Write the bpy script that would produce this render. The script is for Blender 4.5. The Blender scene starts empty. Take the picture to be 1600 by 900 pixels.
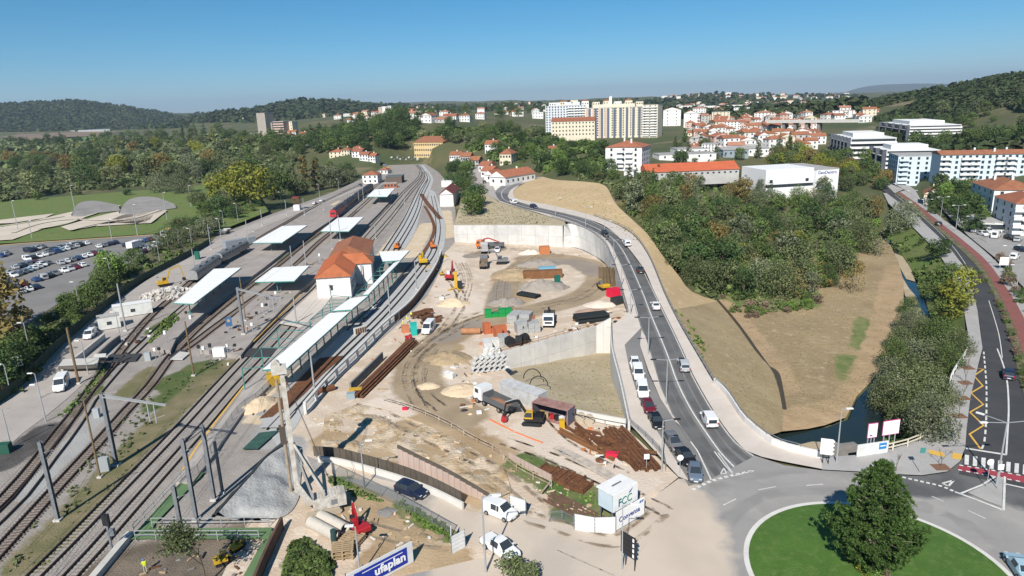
import bpy,bmesh,math,random,numpy as np
from mathutils import Vector,Matrix,noise
from mathutils.bvhtree import BVHTree
R = math.radians
rnd = random.Random(7)
scene = bpy.context.scene
COL = scene.collection
# ------------------------------------------------------------------ camera
CAMH,FPX = 48.0,1067.0
_p,_r = R(15.2),R(2.0)
CF = Vector((0,math.cos(_p),-math.sin(_p)))
_R0 = Vector((1,0,0));_U0 = _R0.cross(CF)
CR = math.cos(_r) * _R0 - math.sin(_r) * _U0
CU = math.cos(_r) * _U0 + math.sin(_r) * _R0
CO = Vector((0,0,CAMH))
cam = bpy.data.objects.new('camera',bpy.data.cameras.new('camera'))
COL.objects.link(cam);scene.camera = cam
cam.data.sensor_width = 36.0;cam.data.lens = 36.0 * FPX / 1600.0
cam.data.clip_start = 0.5;cam.data.clip_end = 60000
cam.matrix_world = Matrix(((CR.x,CU.x,-CF.x,0),(CR.y,CU.y,-CF.y,0),(CR.z,CU.z,-CF.z,CAMH),(0,0,0,1)))
# ------------------------------------------------------------------ light
SUN_EL,SUN_AZ = 40.0,15.0            # light travels towards azimuth 15 deg right of forward (+Y)
a = R(SUN_AZ);e = R(SUN_EL)
ldir = Vector((math.sin(a) * math.cos(e),math.cos(a) * math.cos(e),-math.sin(e)))
sun = bpy.data.objects.new('sun',bpy.data.lights.new('sun','SUN'));COL.objects.link(sun)
sun.data.energy = 4.6;sun.data.angle = R(0.53);sun.data.color = (1.0,0.955,0.88)
sun.rotation_euler = ldir.to_track_quat('-Z','Y').to_euler()
W_ = bpy.data.worlds.new('World');scene.world = W_;W_.use_nodes = True
nt = W_.node_tree;nt.nodes.clear()
sky = nt.nodes.new('ShaderNodeTexSky');sky.sky_type = 'NISHITA';sky.sun_disc = False
sky.sun_elevation = R(SUN_EL);sky.sun_rotation = R(180 + SUN_AZ)
sky.altitude = 0;sky.air_density = 0.8;sky.dust_density = 0.0;sky.ozone_density = 10.0
bg = nt.nodes.new('ShaderNodeBackground');bg.inputs['Strength'].default_value = 0.0666
hs = nt.nodes.new('ShaderNodeHueSaturation');hs.inputs['Saturation'].default_value = 1.15;hs.inputs['Hue'].default_value = 0.483
wo = nt.nodes.new('ShaderNodeOutputWorld')
nt.links.new(sky.outputs[0],hs.inputs['Color']);nt.links.new(hs.outputs[0],bg.inputs['Color']);nt.links.new(bg.outputs[0],wo.inputs['Surface'])
vs = scene.view_settings;vs.view_transform = 'Standard';vs.look = 'None';vs.exposure = 0.45;vs.gamma = 1.0
scene.render.engine = 'CYCLES'
cy = scene.cycles
cy.use_denoising = True
cy.max_bounces = 5;cy.diffuse_bounces = 2;cy.glossy_bounces = 2;cy.transmission_bounces = 3;cy.transparent_max_bounces = 8;cy.volume_bounces = 0
cy.caustics_reflective = False;cy.caustics_refractive = False
# ------------------------------------------------------------------ pixel <-> world
def ray(px,py): return CF * FPX + CR * (px - 800) - CU * (py - 450)
def W(px,py,z=0.0):
    d = ray(px,py);return CO + d * ((z - CAMH) / d.z)
def WD(px,py,D):
    d = ray(px,py);return CO + d * (D / math.hypot(d.x,d.y))
def proj(p):
    v = Vector(p) - CO;d = v.dot(CF);return 800 + FPX * v.dot(CR) / d,450 - FPX * v.dot(CU) / d,d
def pxm(p): return FPX / (Vector(p) - CO).dot(CF)
def L(pts,z=0.0):
    out = []
    for i,q in enumerate(pts):
        if isinstance(q,Vector): out.append(q.copy());continue
        zz = q[2] if len(q) > 2 else (z[i] if isinstance(z,(list,tuple)) else z)
        out.append(W(q[0],q[1],zz))
    return out
def hgt(b,py):
    lo,hi = 0,200
    for _ in range(40):
        m = (lo + hi) / 2
        if proj(b + Vector((0,0,m)))[1] > py: lo = m
        else: hi = m
    return lo
def resample(P,n,smooth=True):
    P = [Vector(p) for p in P]
    if smooth and len(P) > 2:
        Q = []
        for i in range(len(P) - 1):
            p0 = P[max(i - 1,0)];p1 = P[i];p2 = P[i + 1];p3 = P[min(i + 2,len(P) - 1)]
            for k in range(12):
                t = k / 12
                Q.append(0.5 * ((2 * p1) + (p2 - p0) * t + (2 * p0 - 5 * p1 + 4 * p2 - p3) * t * t + (3 * p1 - p0 - 3 * p2 + p3) * t ** 3))
        Q.append(P[-1]);P = Q
    d = [0]
    for i in range(1,len(P)): d.append(d[-1] + (P[i] - P[i - 1]).length)
    out = [];j = 0
    for k in range(n):
        s = d[-1] * k / (n - 1)
        while j < len(P) - 2 and d[j + 1] < s: j += 1
        u = (s - d[j]) / max(d[j + 1] - d[j],1e-9)
        out.append(P[j].lerp(P[j + 1],u))
    return out
def plen(P): return sum((P[i] - P[i - 1]).length for i in range(1,len(P)))
def offset(P,d,dz=0):
    out = []
    for i in range(len(P)):
        t = (P[min(i + 1,len(P) - 1)] - P[max(i - 1,0)]);t.z = 0;t.normalize()
        out.append(P[i] + Vector((t.y,-t.x,0)) * d + Vector((0,0,dz)))
    return out
# ------------------------------------------------------------------ materials
MATS = {}
def mat(name,col,rough=0.85,col2=None,scale=1.0,mixlo=0.35,mixhi=0.65,bump=0.0,bscale=None,metal=0.0,spec=0.3,
        col3=None,scale3=None,lo3=0.55,hi3=0.7,coord='pos',island=0.0,objvar=0.0,detail=5.0,stretch=None,translucent=0.0,hue=0.0):
    if name in MATS: return MATS[name]
    m = bpy.data.materials.new(name);m.use_nodes = True;MATS[name] = m
    n = m.node_tree.nodes;l = m.node_tree.links;b = n['Principled BSDF']
    b.inputs['Roughness'].default_value = rough;b.inputs['Metallic'].default_value = metal
    b.inputs['Specular IOR Level'].default_value = spec
    c4 = lambda c: (c[0],c[1],c[2],1)
    vec = None
    if col2 or bump or col3:
        if coord == 'pos': g = n.new('ShaderNodeNewGeometry');vec = g.outputs['Position']
        else: g = n.new('ShaderNodeTexCoord');vec = g.outputs['Object']
        if stretch:
            mp = n.new('ShaderNodeMapping');mp.inputs['Scale'].default_value = stretch[:3]
            if len(stretch) > 3: mp.inputs['Rotation'].default_value = (0,0,stretch[3])
            l.new(vec,mp.inputs[0]);vec = mp.outputs[0]
    rgb = n.new('ShaderNodeRGB');rgb.outputs[0].default_value = c4(col);cur = rgb.outputs[0]
    def mixin(cur,c,sc,lo,hi,det):
        t = n.new('ShaderNodeTexNoise');t.inputs['Scale'].default_value = sc;t.inputs['Detail'].default_value = det;t.inputs['Roughness'].default_value = 0.62
        l.new(vec,t.inputs['Vector'])
        mr = n.new('ShaderNodeMapRange');mr.inputs['From Min'].default_value = lo;mr.inputs['From Max'].default_value = hi
        l.new(t.outputs['Fac'],mr.inputs['Value'])
        mx = n.new('ShaderNodeMix');mx.data_type = 'RGBA';mx.inputs['B'].default_value = c4(c)
        l.new(mr.outputs[0],mx.inputs['Factor']);l.new(cur,mx.inputs['A'])
        return mx.outputs['Result']
    if col2: cur = mixin(cur,col2,scale,mixlo,mixhi,detail)
    if col3: cur = mixin(cur,col3,scale3 or scale * 3,lo3,hi3,4.0)
    if island or objvar or hue:
        h = n.new('ShaderNodeHueSaturation')
        l.new(cur,h.inputs['Color'])
        if island:
            g2 = n.new('ShaderNodeNewGeometry');mr = n.new('ShaderNodeMapRange')
            mr.inputs['To Min'].default_value = 1 - island;mr.inputs['To Max'].default_value = 1 + island
            l.new(g2.outputs['Random Per Island'],mr.inputs['Value']);v = mr.outputs[0]
        if objvar:
            oi = n.new('ShaderNodeObjectInfo');mo = n.new('ShaderNodeMapRange')
            mo.inputs['To Min'].default_value = 1 - objvar;mo.inputs['To Max'].default_value = 1 + objvar
            l.new(oi.outputs['Random'],mo.inputs['Value'])
            if island:
                mu = n.new('ShaderNodeMath');mu.operation = 'MULTIPLY';l.new(v,mu.inputs[0]);l.new(mo.outputs[0],mu.inputs[1]);v = mu.outputs[0]
            else: v = mo.outputs[0]
        if island or objvar: l.new(v,h.inputs['Value'])
        if hue:
            oi = n.new('ShaderNodeObjectInfo');wn = n.new('ShaderNodeTexWhiteNoise');wn.noise_dimensions = '1D'
            l.new(oi.outputs['Random'],wn.inputs['W'])
            mh = n.new('ShaderNodeMapRange');mh.inputs['To Min'].default_value = 0.5 - hue;mh.inputs['To Max'].default_value = 0.5 + hue * 0.35
            l.new(wn.outputs['Value'],mh.inputs['Value']);l.new(mh.outputs[0],h.inputs['Hue'])
        cur = h.outputs[0]
    l.new(cur,b.inputs['Base Color'])
    if bump:
        t = n.new('ShaderNodeTexNoise');t.inputs['Scale'].default_value = bscale or scale * 4;t.inputs['Detail'].default_value = 6
        l.new(vec,t.inputs['Vector'])
        bp = n.new('ShaderNodeBump');bp.inputs['Strength'].default_value = bump;bp.inputs['Distance'].default_value = 0.3
        l.new(t.outputs['Fac'],bp.inputs['Height']);l.new(bp.outputs[0],b.inputs['Normal'])
    if translucent:
        tr = n.new('ShaderNodeBsdfTranslucent');l.new(cur,tr.inputs['Color'])
        ms = n.new('ShaderNodeMixShader');ms.inputs[0].default_value = translucent
        o = n['Material Output'];l.new(b.outputs[0],ms.inputs[1]);l.new(tr.outputs[0],ms.inputs[2]);l.new(ms.outputs[0],o.inputs['Surface'])
    return m
M = mat
ballast = M('ballast',(.35,.315,.285),col2=(.27,.24,.215),scale=.25,col3=(.41,.375,.34),scale3=2.5,bump=.5,bscale=5)
ballast_new = M('ballast_pale',(.36,.33,.30),col2=(.29,.265,.24),scale=.4,col3=(.24,.22,.2),scale3=4,bump=.5,bscale=6)
yardgrey = M('yard_concrete',(.43,.385,.35),col2=(.36,.325,.295),scale=.15,col3=(.23,.21,.2),scale3=.7,lo3=.6,hi3=.75,bump=.15,bscale=3)
sitemat = M('site_earth',(.60,.49,.385),col2=(.50,.395,.295),scale=.09,col3=(.66,.57,.47),scale3=.35,lo3=.5,hi3=.66,bump=.35,bscale=2.6,detail=8)
mudmat = M('mud_track',(.33,.25,.165),col2=(.40,.315,.225),scale=.22,col3=(.29,.255,.22),scale3=.12,lo3=.5,hi3=.6,bump=.4,bscale=1.8)
slopemat = M('graded_slope',(.52,.385,.22),col2=(.46,.335,.185),scale=.08,col3=(.60,.47,.30),scale3=.5,bump=.45,bscale=1.2)
graysand = M('pale_slope',(.44,.365,.245),col2=(.37,.30,.195),scale=.1,col3=(.50,.43,.31),scale3=.4,bump=.4,bscale=1.4)
fieldmat = M('bare_field',(.325,.245,.14),col2=(.26,.19,.105),scale=.1,col3=(.40,.315,.195),scale3=.55,bump=.7,bscale=1.1)
bankmat = M('field_bank',(.37,.285,.165),col2=(.30,.225,.125),scale=.12,col3=(.42,.335,.21),scale3=.6,bump=.5,bscale=1.2)
asphalt = M('asphalt',(.185,.178,.174),col2=(.225,.216,.208),scale=.12,col3=(.145,.141,.139),scale3=.35,lo3=.58,hi3=.75,bump=.1,bscale=8,rough=.8)
asphalt_dark = M('asphalt_new',(.052,.052,.055),col2=(.068,.067,.068),scale=.2,bump=.1,bscale=8,rough=.8)
asphalt_pale = M('asphalt_worn',(.335,.318,.302),col2=(.28,.266,.253),scale=.09,col3=(.36,.335,.305),scale3=.2,lo3=.52,hi3=.7,bump=.08,bscale=8)
dusty = M('dusty_asphalt',(.52,.455,.385),col2=(.42,.37,.32),scale=.12,col3=(.33,.295,.265),scale3=.22,lo3=.52,hi3=.68,bump=.1,bscale=5)
paving = M('pale_paving',(.60,.535,.475),col2=(.54,.475,.415),scale=.3,col3=(.47,.42,.37),scale3=1.5,lo3=.62,hi3=.8)
paving_grey = M('grey_paving',(.40,.385,.37),col2=(.35,.335,.32),scale=.4,col3=(.30,.29,.28),scale3=1.5,lo3=.6,hi3=.8)
redpath = M('red_path',(.26,.10,.085),col2=(.21,.085,.072),scale=.5)
redcross = M('red_crossing',(.36,.055,.075),col2=(.30,.05,.065),scale=.8)
paint = M('white_paint',(.72,.71,.68),col2=(.55,.54,.52),scale=1.2)
yellowpaint = M('yellow_paint',(.70,.42,.08),col2=(.6,.36,.08),scale=1.5)
concrete = M('concrete',(.56,.54,.50),col2=(.49,.47,.435),scale=.5,col3=(.40,.385,.36),scale3=.9,lo3=.6,hi3=.75,rough=.9)
concrete_pale = M('concrete_pale',(.66,.64,.60),col2=(.58,.56,.525),scale=.4)
concrete_dark = M('concrete_dark',(.25,.235,.22),col2=(.18,.17,.16),scale=.6)
pinkconc = M('pink_concrete',(.52,.40,.34),col2=(.44,.335,.285),scale=.7,stretch=(1,1,.2))
slab = M('track_slab',(.46,.455,.445),col2=(.40,.395,.385),scale=.35,bump=.15,bscale=4)
platform_m = M('platform',(.37,.33,.30),col2=(.30,.265,.24),scale=.2,col3=(.22,.195,.175),scale3=.5,lo3=.6,hi3=.75)
lawn = M('lawn',(.080,.165,.026),col2=(.062,.135,.021),scale=.35,col3=(.115,.185,.045),scale3=1.1,lo3=.5,bump=.5,bscale=9)
grass = M('grass',(.115,.185,.040),col2=(.165,.175,.06),scale=.12,col3=(.07,.12,.028),scale3=.6,bump=.7,bscale=3)
scrub = M('scrub_ground',(.10,.105,.045),col2=(.19,.15,.085),scale=.15,col3=(.06,.08,.03),scale3=.6,lo3=.45,hi3=.6,bump=.8,bscale=2)
drygrass = M('dry_verge',(.19,.165,.095),col2=(.10,.105,.045),scale=.25,col3=(.29,.245,.18),scale3=.7,bump=.7,bscale=4)
rust = M('rusted_steel',(.165,.070,.032),col2=(.105,.046,.024),scale=.8,col3=(.24,.12,.06),scale3=2,rough=.85)
rail_m = M('rail_steel',(.045,.032,.026),rough=.7,metal=.2)
rail_top = M('rail_polished',(.45,.44,.43),rough=.35,metal=.8)
sleeper_wood = M('sleeper_wood',(.12,.09,.072),col2=(.18,.145,.125),scale=1.5)
sleeper_conc = M('sleeper_concrete',(.335,.305,.28),col2=(.29,.265,.24),scale=1.5)
galv = M('galvanised_steel',(.20,.215,.235),col2=(.27,.28,.295),scale=1.5,rough=.5,metal=.35)
galv_pale = M('galvanised_pale',(.42,.43,.44),rough=.5,metal=.3)
darksteel = M('dark_steel',(.035,.036,.04),rough=.5,metal=.3)
whitepaint = M('white_metal',(.80,.79,.77),col2=(.72,.71,.69),scale=1.0,rough=.5)
corrug = M('corrugated_white',(.68,.685,.68),col2=(.58,.585,.58),scale=.8,rough=.5)
teal = M('teal_steel',(.06,.24,.215),rough=.5)
wood = M('raw_timber',(.42,.31,.19),col2=(.33,.24,.14),scale=2)
polewood = M('pole_wood',(.22,.155,.085),col2=(.16,.11,.06),scale=2)
wallwhite = M('white_render',(.78,.77,.745),col2=(.70,.69,.665),scale=.35,objvar=.05)
wallcream = M('cream_render',(.72,.65,.50),col2=(.65,.58,.44),scale=.35)
wallyellow = M('yellow_render',(.66,.49,.26),col2=(.58,.43,.23),scale=.35)
wallgrey = M('grey_render',(.48,.47,.45),col2=(.40,.39,.37),scale=.35)
wallblue = M('pale_blue_render',(.60,.69,.75),col2=(.55,.64,.70),scale=.35)
wallpink = M('pink_render',(.62,.44,.36),col2=(.55,.4,.33),scale=.35)
walldark = M('dark_panel',(.075,.085,.105),col2=(.10,.11,.13),scale=.5)
tile = M('clay_tile',(.36,.135,.075),col2=(.28,.10,.055),scale=.6,col3=(.44,.20,.12),scale3=2.2,lo3=.55,hi3=.75,objvar=.12)
tile_old = M('old_clay_tile',(.26,.10,.055),col2=(.34,.145,.075),scale=.5,objvar=.12)
sheetred = M('red_sheet_roof',(.52,.13,.06),col2=(.45,.11,.05),scale=.3)
darkred = M('dark_red_sheet',(.13,.035,.028),col2=(.20,.06,.045),scale=.5)
flatroof = M('flat_roof',(.42,.41,.39),col2=(.33,.32,.31),scale=.3)
glass = M('window_glass',(.035,.045,.055),rough=.12,spec=.6)
shutter = M('window_shutter',(.30,.30,.29),rough=.6)
water = M('river_water',(.012,.022,.032),col2=(.02,.03,.022),scale=.08,rough=.06,spec=.5,bump=.04,bscale=1.2)
rubber = M('tyre_rubber',(.02,.02,.021),rough=.8)
hubm = M('wheel_rim',(.35,.35,.36),rough=.4,metal=.6)
def flat(name,c,rough=.45,metal=0.0,spec=.4): return mat(name,c,rough=rough,metal=metal,spec=spec)
# ------------------------------------------------------------------ objects
def tag(o,label=None,cat=None,group=None,kind=None):
    if label: o['label'] = label
    if cat: o['category'] = cat
    if group: o['group'] = group
    if kind: o['kind'] = kind
    return o
def link(name,me,parent=None,loc=None,rz=None):
    o = bpy.data.objects.new(name,me);COL.objects.link(o)
    if parent is not None: o.parent = parent
    if loc is not None: o.location = loc
    if rz is not None: o.rotation_euler.z = rz
    return o
def thing(name,label,cat,loc=(0,0,0),rz=0,group=None):
    o = bpy.data.objects.new(name,None);COL.objects.link(o);o.empty_display_size = .5
    o.location = loc;o.rotation_euler.z = rz
    return tag(o,label,cat,group)
def mesh(name,V,F,ms,mi=None,smooth=False):
    me = bpy.data.meshes.new(name);me.from_pydata([tuple(v) for v in V],[],F)
    for m in (ms if isinstance(ms,(list,tuple)) else [ms]): me.materials.append(m)
    if mi is not None: me.polygons.foreach_set('material_index',mi)
    if smooth: me.polygons.foreach_set('use_smooth',[True] * len(F))
    me.update();return me
def copy_tree(o,parent=None):
    c = o.copy();COL.objects.link(c)
    if parent is not None: c.parent = parent;c.matrix_parent_inverse = Matrix()
    for ch in list(o.children): copy_tree(ch,c)
    return c
class MB:
    """collects simple solids into one mesh"""
    def __init__(s): s.V = [];s.F = [];s.I = []
    def quadbox(s,P8,mi=0):
        b = len(s.V);s.V += [Vector(p) for p in P8]
        for f in ((0,3,2,1),(4,5,6,7),(0,1,5,4),(1,2,6,5),(2,3,7,6),(3,0,4,7)):
            s.F.append([b + k for k in f]);s.I.append(mi)
        return s
    def box(s,x0,x1,y0,y1,z0,z1,mi=0,M4=None):
        P = [Vector(q) for q in ((x0,y0,z0),(x1,y0,z0),(x1,y1,z0),(x0,y1,z0),(x0,y0,z1),(x1,y0,z1),(x1,y1,z1),(x0,y1,z1))]
        if M4 is not None: P = [M4 @ p for p in P]
        return s.quadbox(P,mi)
    def cbox(s,c,sx,sy,sz,rz=0,mi=0,tilt=None):
        m = Matrix.Translation(Vector(c)) @ Matrix.Rotation(rz,4,'Z')
        if tilt: m = m @ Matrix.Rotation(tilt,4,'Y')
        return s.box(-sx / 2,sx / 2,-sy / 2,sy / 2,-sz / 2,sz / 2,mi,m)
    def tube(s,a,b_,r0,r1=None,n=8,mi=0,cap=True):
        a = Vector(a);b_ = Vector(b_);r1 = r0 if r1 is None else r1
        d = (b_ - a)
        if d.length < 1e-6: return s
        q = d.to_track_quat('Z','Y');b = len(s.V)
        for k in range(n):
            u = 2 * math.pi * k / n;v = q @ Vector((math.cos(u),math.sin(u),0))
            s.V += [a + v * r0,b_ + v * r1]
        for k in range(n):
            k2 = (k + 1) % n;s.F.append([b + 2 * k,b + 2 * k2,b + 2 * k2 + 1,b + 2 * k + 1]);s.I.append(mi)
        if cap:
            s.F.append([b + 2 * k for k in range(n)][::-1]);s.I.append(mi)
            s.F.append([b + 2 * k + 1 for k in range(n)]);s.I.append(mi)
        return s
    def path(s,P,r,n=5,mi=0):
        for i in range(len(P) - 1): s.tube(P[i],P[i + 1],r,r,n,mi,cap=False)
        return s
    def bar(s,a,b_,w,h,mi=0):
        a = Vector(a);b_ = Vector(b_);d = b_ - a
        if d.length < 1e-6: return s
        t = d.normalized();up = Vector((0,0,1)) if abs(t.z) < .95 else Vector((0,1,0))
        x = t.cross(up).normalized() * (w / 2);y = x.cross(t).normalized() * (h / 2)
        return s.quadbox([a - x - y,a + x - y,b_ + x - y,b_ - x - y,a - x + y,a + x + y,b_ + x + y,b_ - x + y],mi)
    def poly(s,P,mi=0):
        b = len(s.V);s.V += [Vector(p) for p in P];s.F.append(list(range(b,b + len(P))));s.I.append(mi);return s
    def prism(s,prof,y0,y1,mi=0):
        """profile in xz extruded along y"""
        n = len(prof);b = len(s.V)
        s.V += [Vector((p[0],y0,p[1])) for p in prof] + [Vector((p[0],y1,p[1])) for p in prof]
        for k in range(n):
            k2 = (k + 1) % n;s.F.append([b + k,b + k2,b + n + k2,b + n + k]);s.I.append(mi)
        s.F.append([b + k for k in range(n)][::-1]);s.I.append(mi);s.F.append([b + n + k for k in range(n)]);s.I.append(mi)
        return s
    def dome(s,c,rx,ry,h,n=14,rings=5,mi=0,rough=.12,seed=0):
        c = Vector(c);b = len(s.V);rr = random.Random(seed)
        for j in range(rings):
            t = j / rings
            for k in range(n):
                u = 2 * math.pi * k / n;f = (1 - t) * (1 + rr.uniform(-rough,rough))
                s.V.append(c + Vector((math.cos(u) * rx * f,math.sin(u) * ry * f,h * (1 - (1 - t) ** 1.6) if j else -.1)))
        s.V.append(c + Vector((rr.uniform(-.1,.1) * rx,0,h)))
        for j in range(rings - 1):
            for k in range(n):
                k2 = (k + 1) % n;s.F.append([b + j * n + k,b + j * n + k2,b + (j + 1) * n + k2,b + (j + 1) * n + k]);s.I.append(mi)
        for k in range(n): s.F.append([b + (rings - 1) * n + k,b + (rings - 1) * n + (k + 1) % n,b + rings * n]);s.I.append(mi)
        return s
    def me(s,name,ms,smooth=False): return mesh(name,s.V,s.F,ms,s.I,smooth)
    def build(s,name,ms,parent=None,smooth=False,loc=None,rz=None): return link(name,s.me(name,ms,smooth),parent,loc,rz)
# ------------------------------------------------------------------ ground sheets
GROUND = []            # everything one can stand on: (verts, faces)
def sheet(name,V,F,m,kind='structure',ground=True,smooth=False):
    o = link(name,mesh(name,V,F,m,smooth=smooth));tag(o,kind=kind)
    if ground: GROUND.append(([Vector(v) for v in V],[list(f) for f in F]))
    return o
def patch(name,pts,m,z=0.0,up=0.0,cut=0,amp=0.0,nscale=.08,kind='structure',ground=True):
    P = L(pts,z)
    bm = bmesh.new();bm.faces.new([bm.verts.new(p + Vector((0,0,up))) for p in P])
    bmesh.ops.triangulate(bm,faces=bm.faces[:])
    if cut:
        xs = [v.co.x for v in bm.verts];ys = [v.co.y for v in bm.verts]
        for ax,lo,hi in ((0,min(xs),max(xs)),(1,min(ys),max(ys))):
            q = lo + cut
            while q < hi:
                co = (q,0,0) if ax == 0 else (0,q,0);no = (1,0,0) if ax == 0 else (0,1,0)
                bmesh.ops.bisect_plane(bm,geom=bm.verts[:] + bm.edges[:] + bm.faces[:],plane_co=co,plane_no=no);q += cut
        bmesh.ops.triangulate(bm,faces=bm.faces[:])
        if amp:
            for v in bm.verts:
                f = 0.0 if any(e.is_boundary for e in v.link_edges) else 1.0
                v.co.z += f * amp * (noise.noise(v.co * nscale) + .5 * noise.noise(v.co * nscale * 3.1))
    bm.normal_update()
    for f in bm.faces:
        if f.normal.z < 0: f.normal_flip()
    bm.verts.index_update()
    V = [v.co.copy() for v in bm.verts];F = [[v.index for v in f.verts] for f in bm.faces];bm.free()
    return sheet(name,V,F,m,kind,ground,smooth=bool(amp))
def loft(A,B,n=40,rows=1,amp=0.0,smooth=True,ns=.1):
    A = resample(A,n,smooth);B = resample(B,n,smooth);V = [];F = []
    for r in range(rows + 1):
        for i in range(n):
            p = A[i].lerp(B[i],r / rows)
            if amp and 0 < r < rows: p = p + Vector((0,0,amp * (noise.noise(p * ns) + .4 * noise.noise(p * ns * 3))))
            V.append(p)
    for r in range(rows):
        for i in range(n - 1): F.append([r * n + i,r * n + i + 1,(r + 1) * n + i + 1,(r + 1) * n + i])
    return V,F
def upfaces(V,F):
    out = []
    for f in F:
        nrm = (V[f[1]] - V[f[0]]).cross(V[f[2]] - V[f[0]])
        out.append(f if nrm.z >= 0 else f[::-1])
    return out
def strip(name,A,B,m,n=40,rows=1,up=0.0,amp=0.0,kind='structure',ground=True,smooth=True,ns=.1):
    V,F = loft(A,B,n,rows,amp,smooth,ns)
    V = [v + Vector((0,0,up)) for v in V]
    return sheet(name,V,upfaces(V,F),m,kind,ground,smooth=bool(amp))
def ribbon(name,P,w,m,up=0.0,n=60,kind='structure',ground=False,smooth=True):
    P = resample(P,n,smooth)
    return strip(name,offset(P,-w / 2),offset(P,w / 2),m,n,1,up,0,kind,ground,smooth=False)
def wallmesh(mb,P,z0,z1,t,mi=0):
    """wall along P (resampled list); z0,z1 numbers or lists added to nothing: absolute"""
    Lf = offset(P,-t / 2);Rt = offset(P,t / 2)
    for i in range(len(P) - 1):
        g = lambda zz,k: zz[k] if isinstance(zz,(list,tuple)) else zz
        q = []
        for zz in (z0,z1):
            for (pt,k) in ((Lf[i],i),(Rt[i],i),(Rt[i + 1],i + 1),(Lf[i + 1],i + 1)):
                q.append(Vector((pt.x,pt.y,g(zz,k))))
        mb.quadbox(q,mi)
    return mb
# ================================================================== GROUND, ROADS, RAIL YARD
def blend_mat(name,base,layers,rough=.9,bump=.5,bscale=2.0):
    """base material colours plus layers (attribute, colour, colour2, noise scale, softness)"""
    m = base.copy();m.name = name
    n = m.node_tree.nodes;l = m.node_tree.links;b = n['Principled BSDF']
    cur = b.inputs['Base Color'].links[0].from_socket
    g = n.new('ShaderNodeNewGeometry')
    for att,c1,c2,sc,amt in layers:
        at = n.new('ShaderNodeAttribute');at.attribute_name = att
        t = n.new('ShaderNodeTexNoise');t.inputs['Scale'].default_value = sc;t.inputs['Detail'].default_value = 7;t.inputs['Roughness'].default_value = .65
        l.new(g.outputs['Position'],t.inputs['Vector'])
        ad = n.new('ShaderNodeMath');ad.operation = 'MULTIPLY_ADD';ad.inputs[1].default_value = amt;l.new(t.outputs['Fac'],ad.inputs[0]);l.new(at.outputs['Fac'],ad.inputs[2])
        mr = n.new('ShaderNodeMapRange');mr.inputs['From Min'].default_value = .38 + amt * .5;mr.inputs['From Max'].default_value = .62 + amt * .5
        l.new(ad.outputs[0],mr.inputs['Value'])
        t2 = n.new('ShaderNodeTexNoise');t2.inputs['Scale'].default_value = sc * .5;t2.inputs['Detail'].default_value = 6;l.new(g.outputs['Position'],t2.inputs['Vector'])
        mr2 = n.new('ShaderNodeMapRange');mr2.inputs['From Min'].default_value = .4;mr2.inputs['From Max'].default_value = .62;l.new(t2.outputs['Fac'],mr2.inputs['Value'])
        mc = n.new('ShaderNodeMix');mc.data_type = 'RGBA';mc.inputs['A'].default_value = (*c1,1);mc.inputs['B'].default_value = (*c2,1);l.new(mr2.outputs[0],mc.inputs['Factor'])
        mx = n.new('ShaderNodeMix');mx.data_type = 'RGBA';l.new(mr.outputs[0],mx.inputs['Factor']);l.new(cur,mx.inputs['A']);l.new(mc.outputs['Result'],mx.inputs['B'])
        cur = mx.outputs['Result']
    l.new(cur,b.inputs['Base Color'])
    return m
def set_attr(o,name,paths):
    """paths: list of (polyline world pts, half width); value 1 on the path falling to 0"""
    me = o.data;co = np.empty(len(me.vertices) * 3);me.vertices.foreach_get('co',co);co = co.reshape(-1,3)[:,:2]
    val = np.zeros(len(co))
    for P,w in paths:
        P = np.array([(p.x,p.y) for p in P]);d = np.full(len(co),1e9)
        if len(P) == 1: d = np.hypot(*(co - P[0]).T)
        for i in range(len(P) - 1):
            ab = P[i + 1] - P[i];t = np.clip(((co - P[i]) @ ab) / max(ab @ ab,1e-9),0,1)
            d = np.minimum(d,np.hypot(*(co - P[i] - t[:,None] * ab).T))
        val = np.maximum(val,np.clip(1.5 - d / w,0,1))
    at = me.attributes.new(name,'FLOAT','POINT');at.data.foreach_set('value',val.astype(np.float32))

# ---- main road on its embankment (rises to the north)
RZ = [9,8.8,8.5,8.2,8,7.9,7.8,7.6,7.4,6.8,6,4.9,4,3.2,2.5,1.6,.8,.3,0,0]
RL = L([(843,275),(815,280),(790,287),(775,297),(773,304),(780,314),(800,322),(830,329),(860,336),(915,355),(947,375),(964,404),(975,430),(987,462),(996,496),(1016,554),(1032,608),(1052,652),(1084,700),(1112,748)],RZ)
RR = L([(848,278),(822,285),(801,295),(795,303),(797,311),(804,315),(815,318),(835,323),(860,329),(918,343),(958,363),(984,387),(1001,413),(1022,456),(1045,502),(1071,557),(1084,588),(1116,644),(1148,688),(1180,712)],RZ)
NR = 140
mroad = strip('main_road',RL,RR,asphalt,NR,rows=12,up=.02)
RLs = resample(RL,NR);RRs = resample(RR,NR)
def across(t): return [a.lerp(b,t) for a,b in zip(RLs,RRs)]
mroad.data.materials[0] = blend_mat('road_worn',asphalt,[('dark',(.11,.108,.107),(.145,.141,.139),.6,.55)])
set_attr(mroad,'dark',[(across(f)[28:],.55) for f in (.14,.33,.64,.84)])
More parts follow.
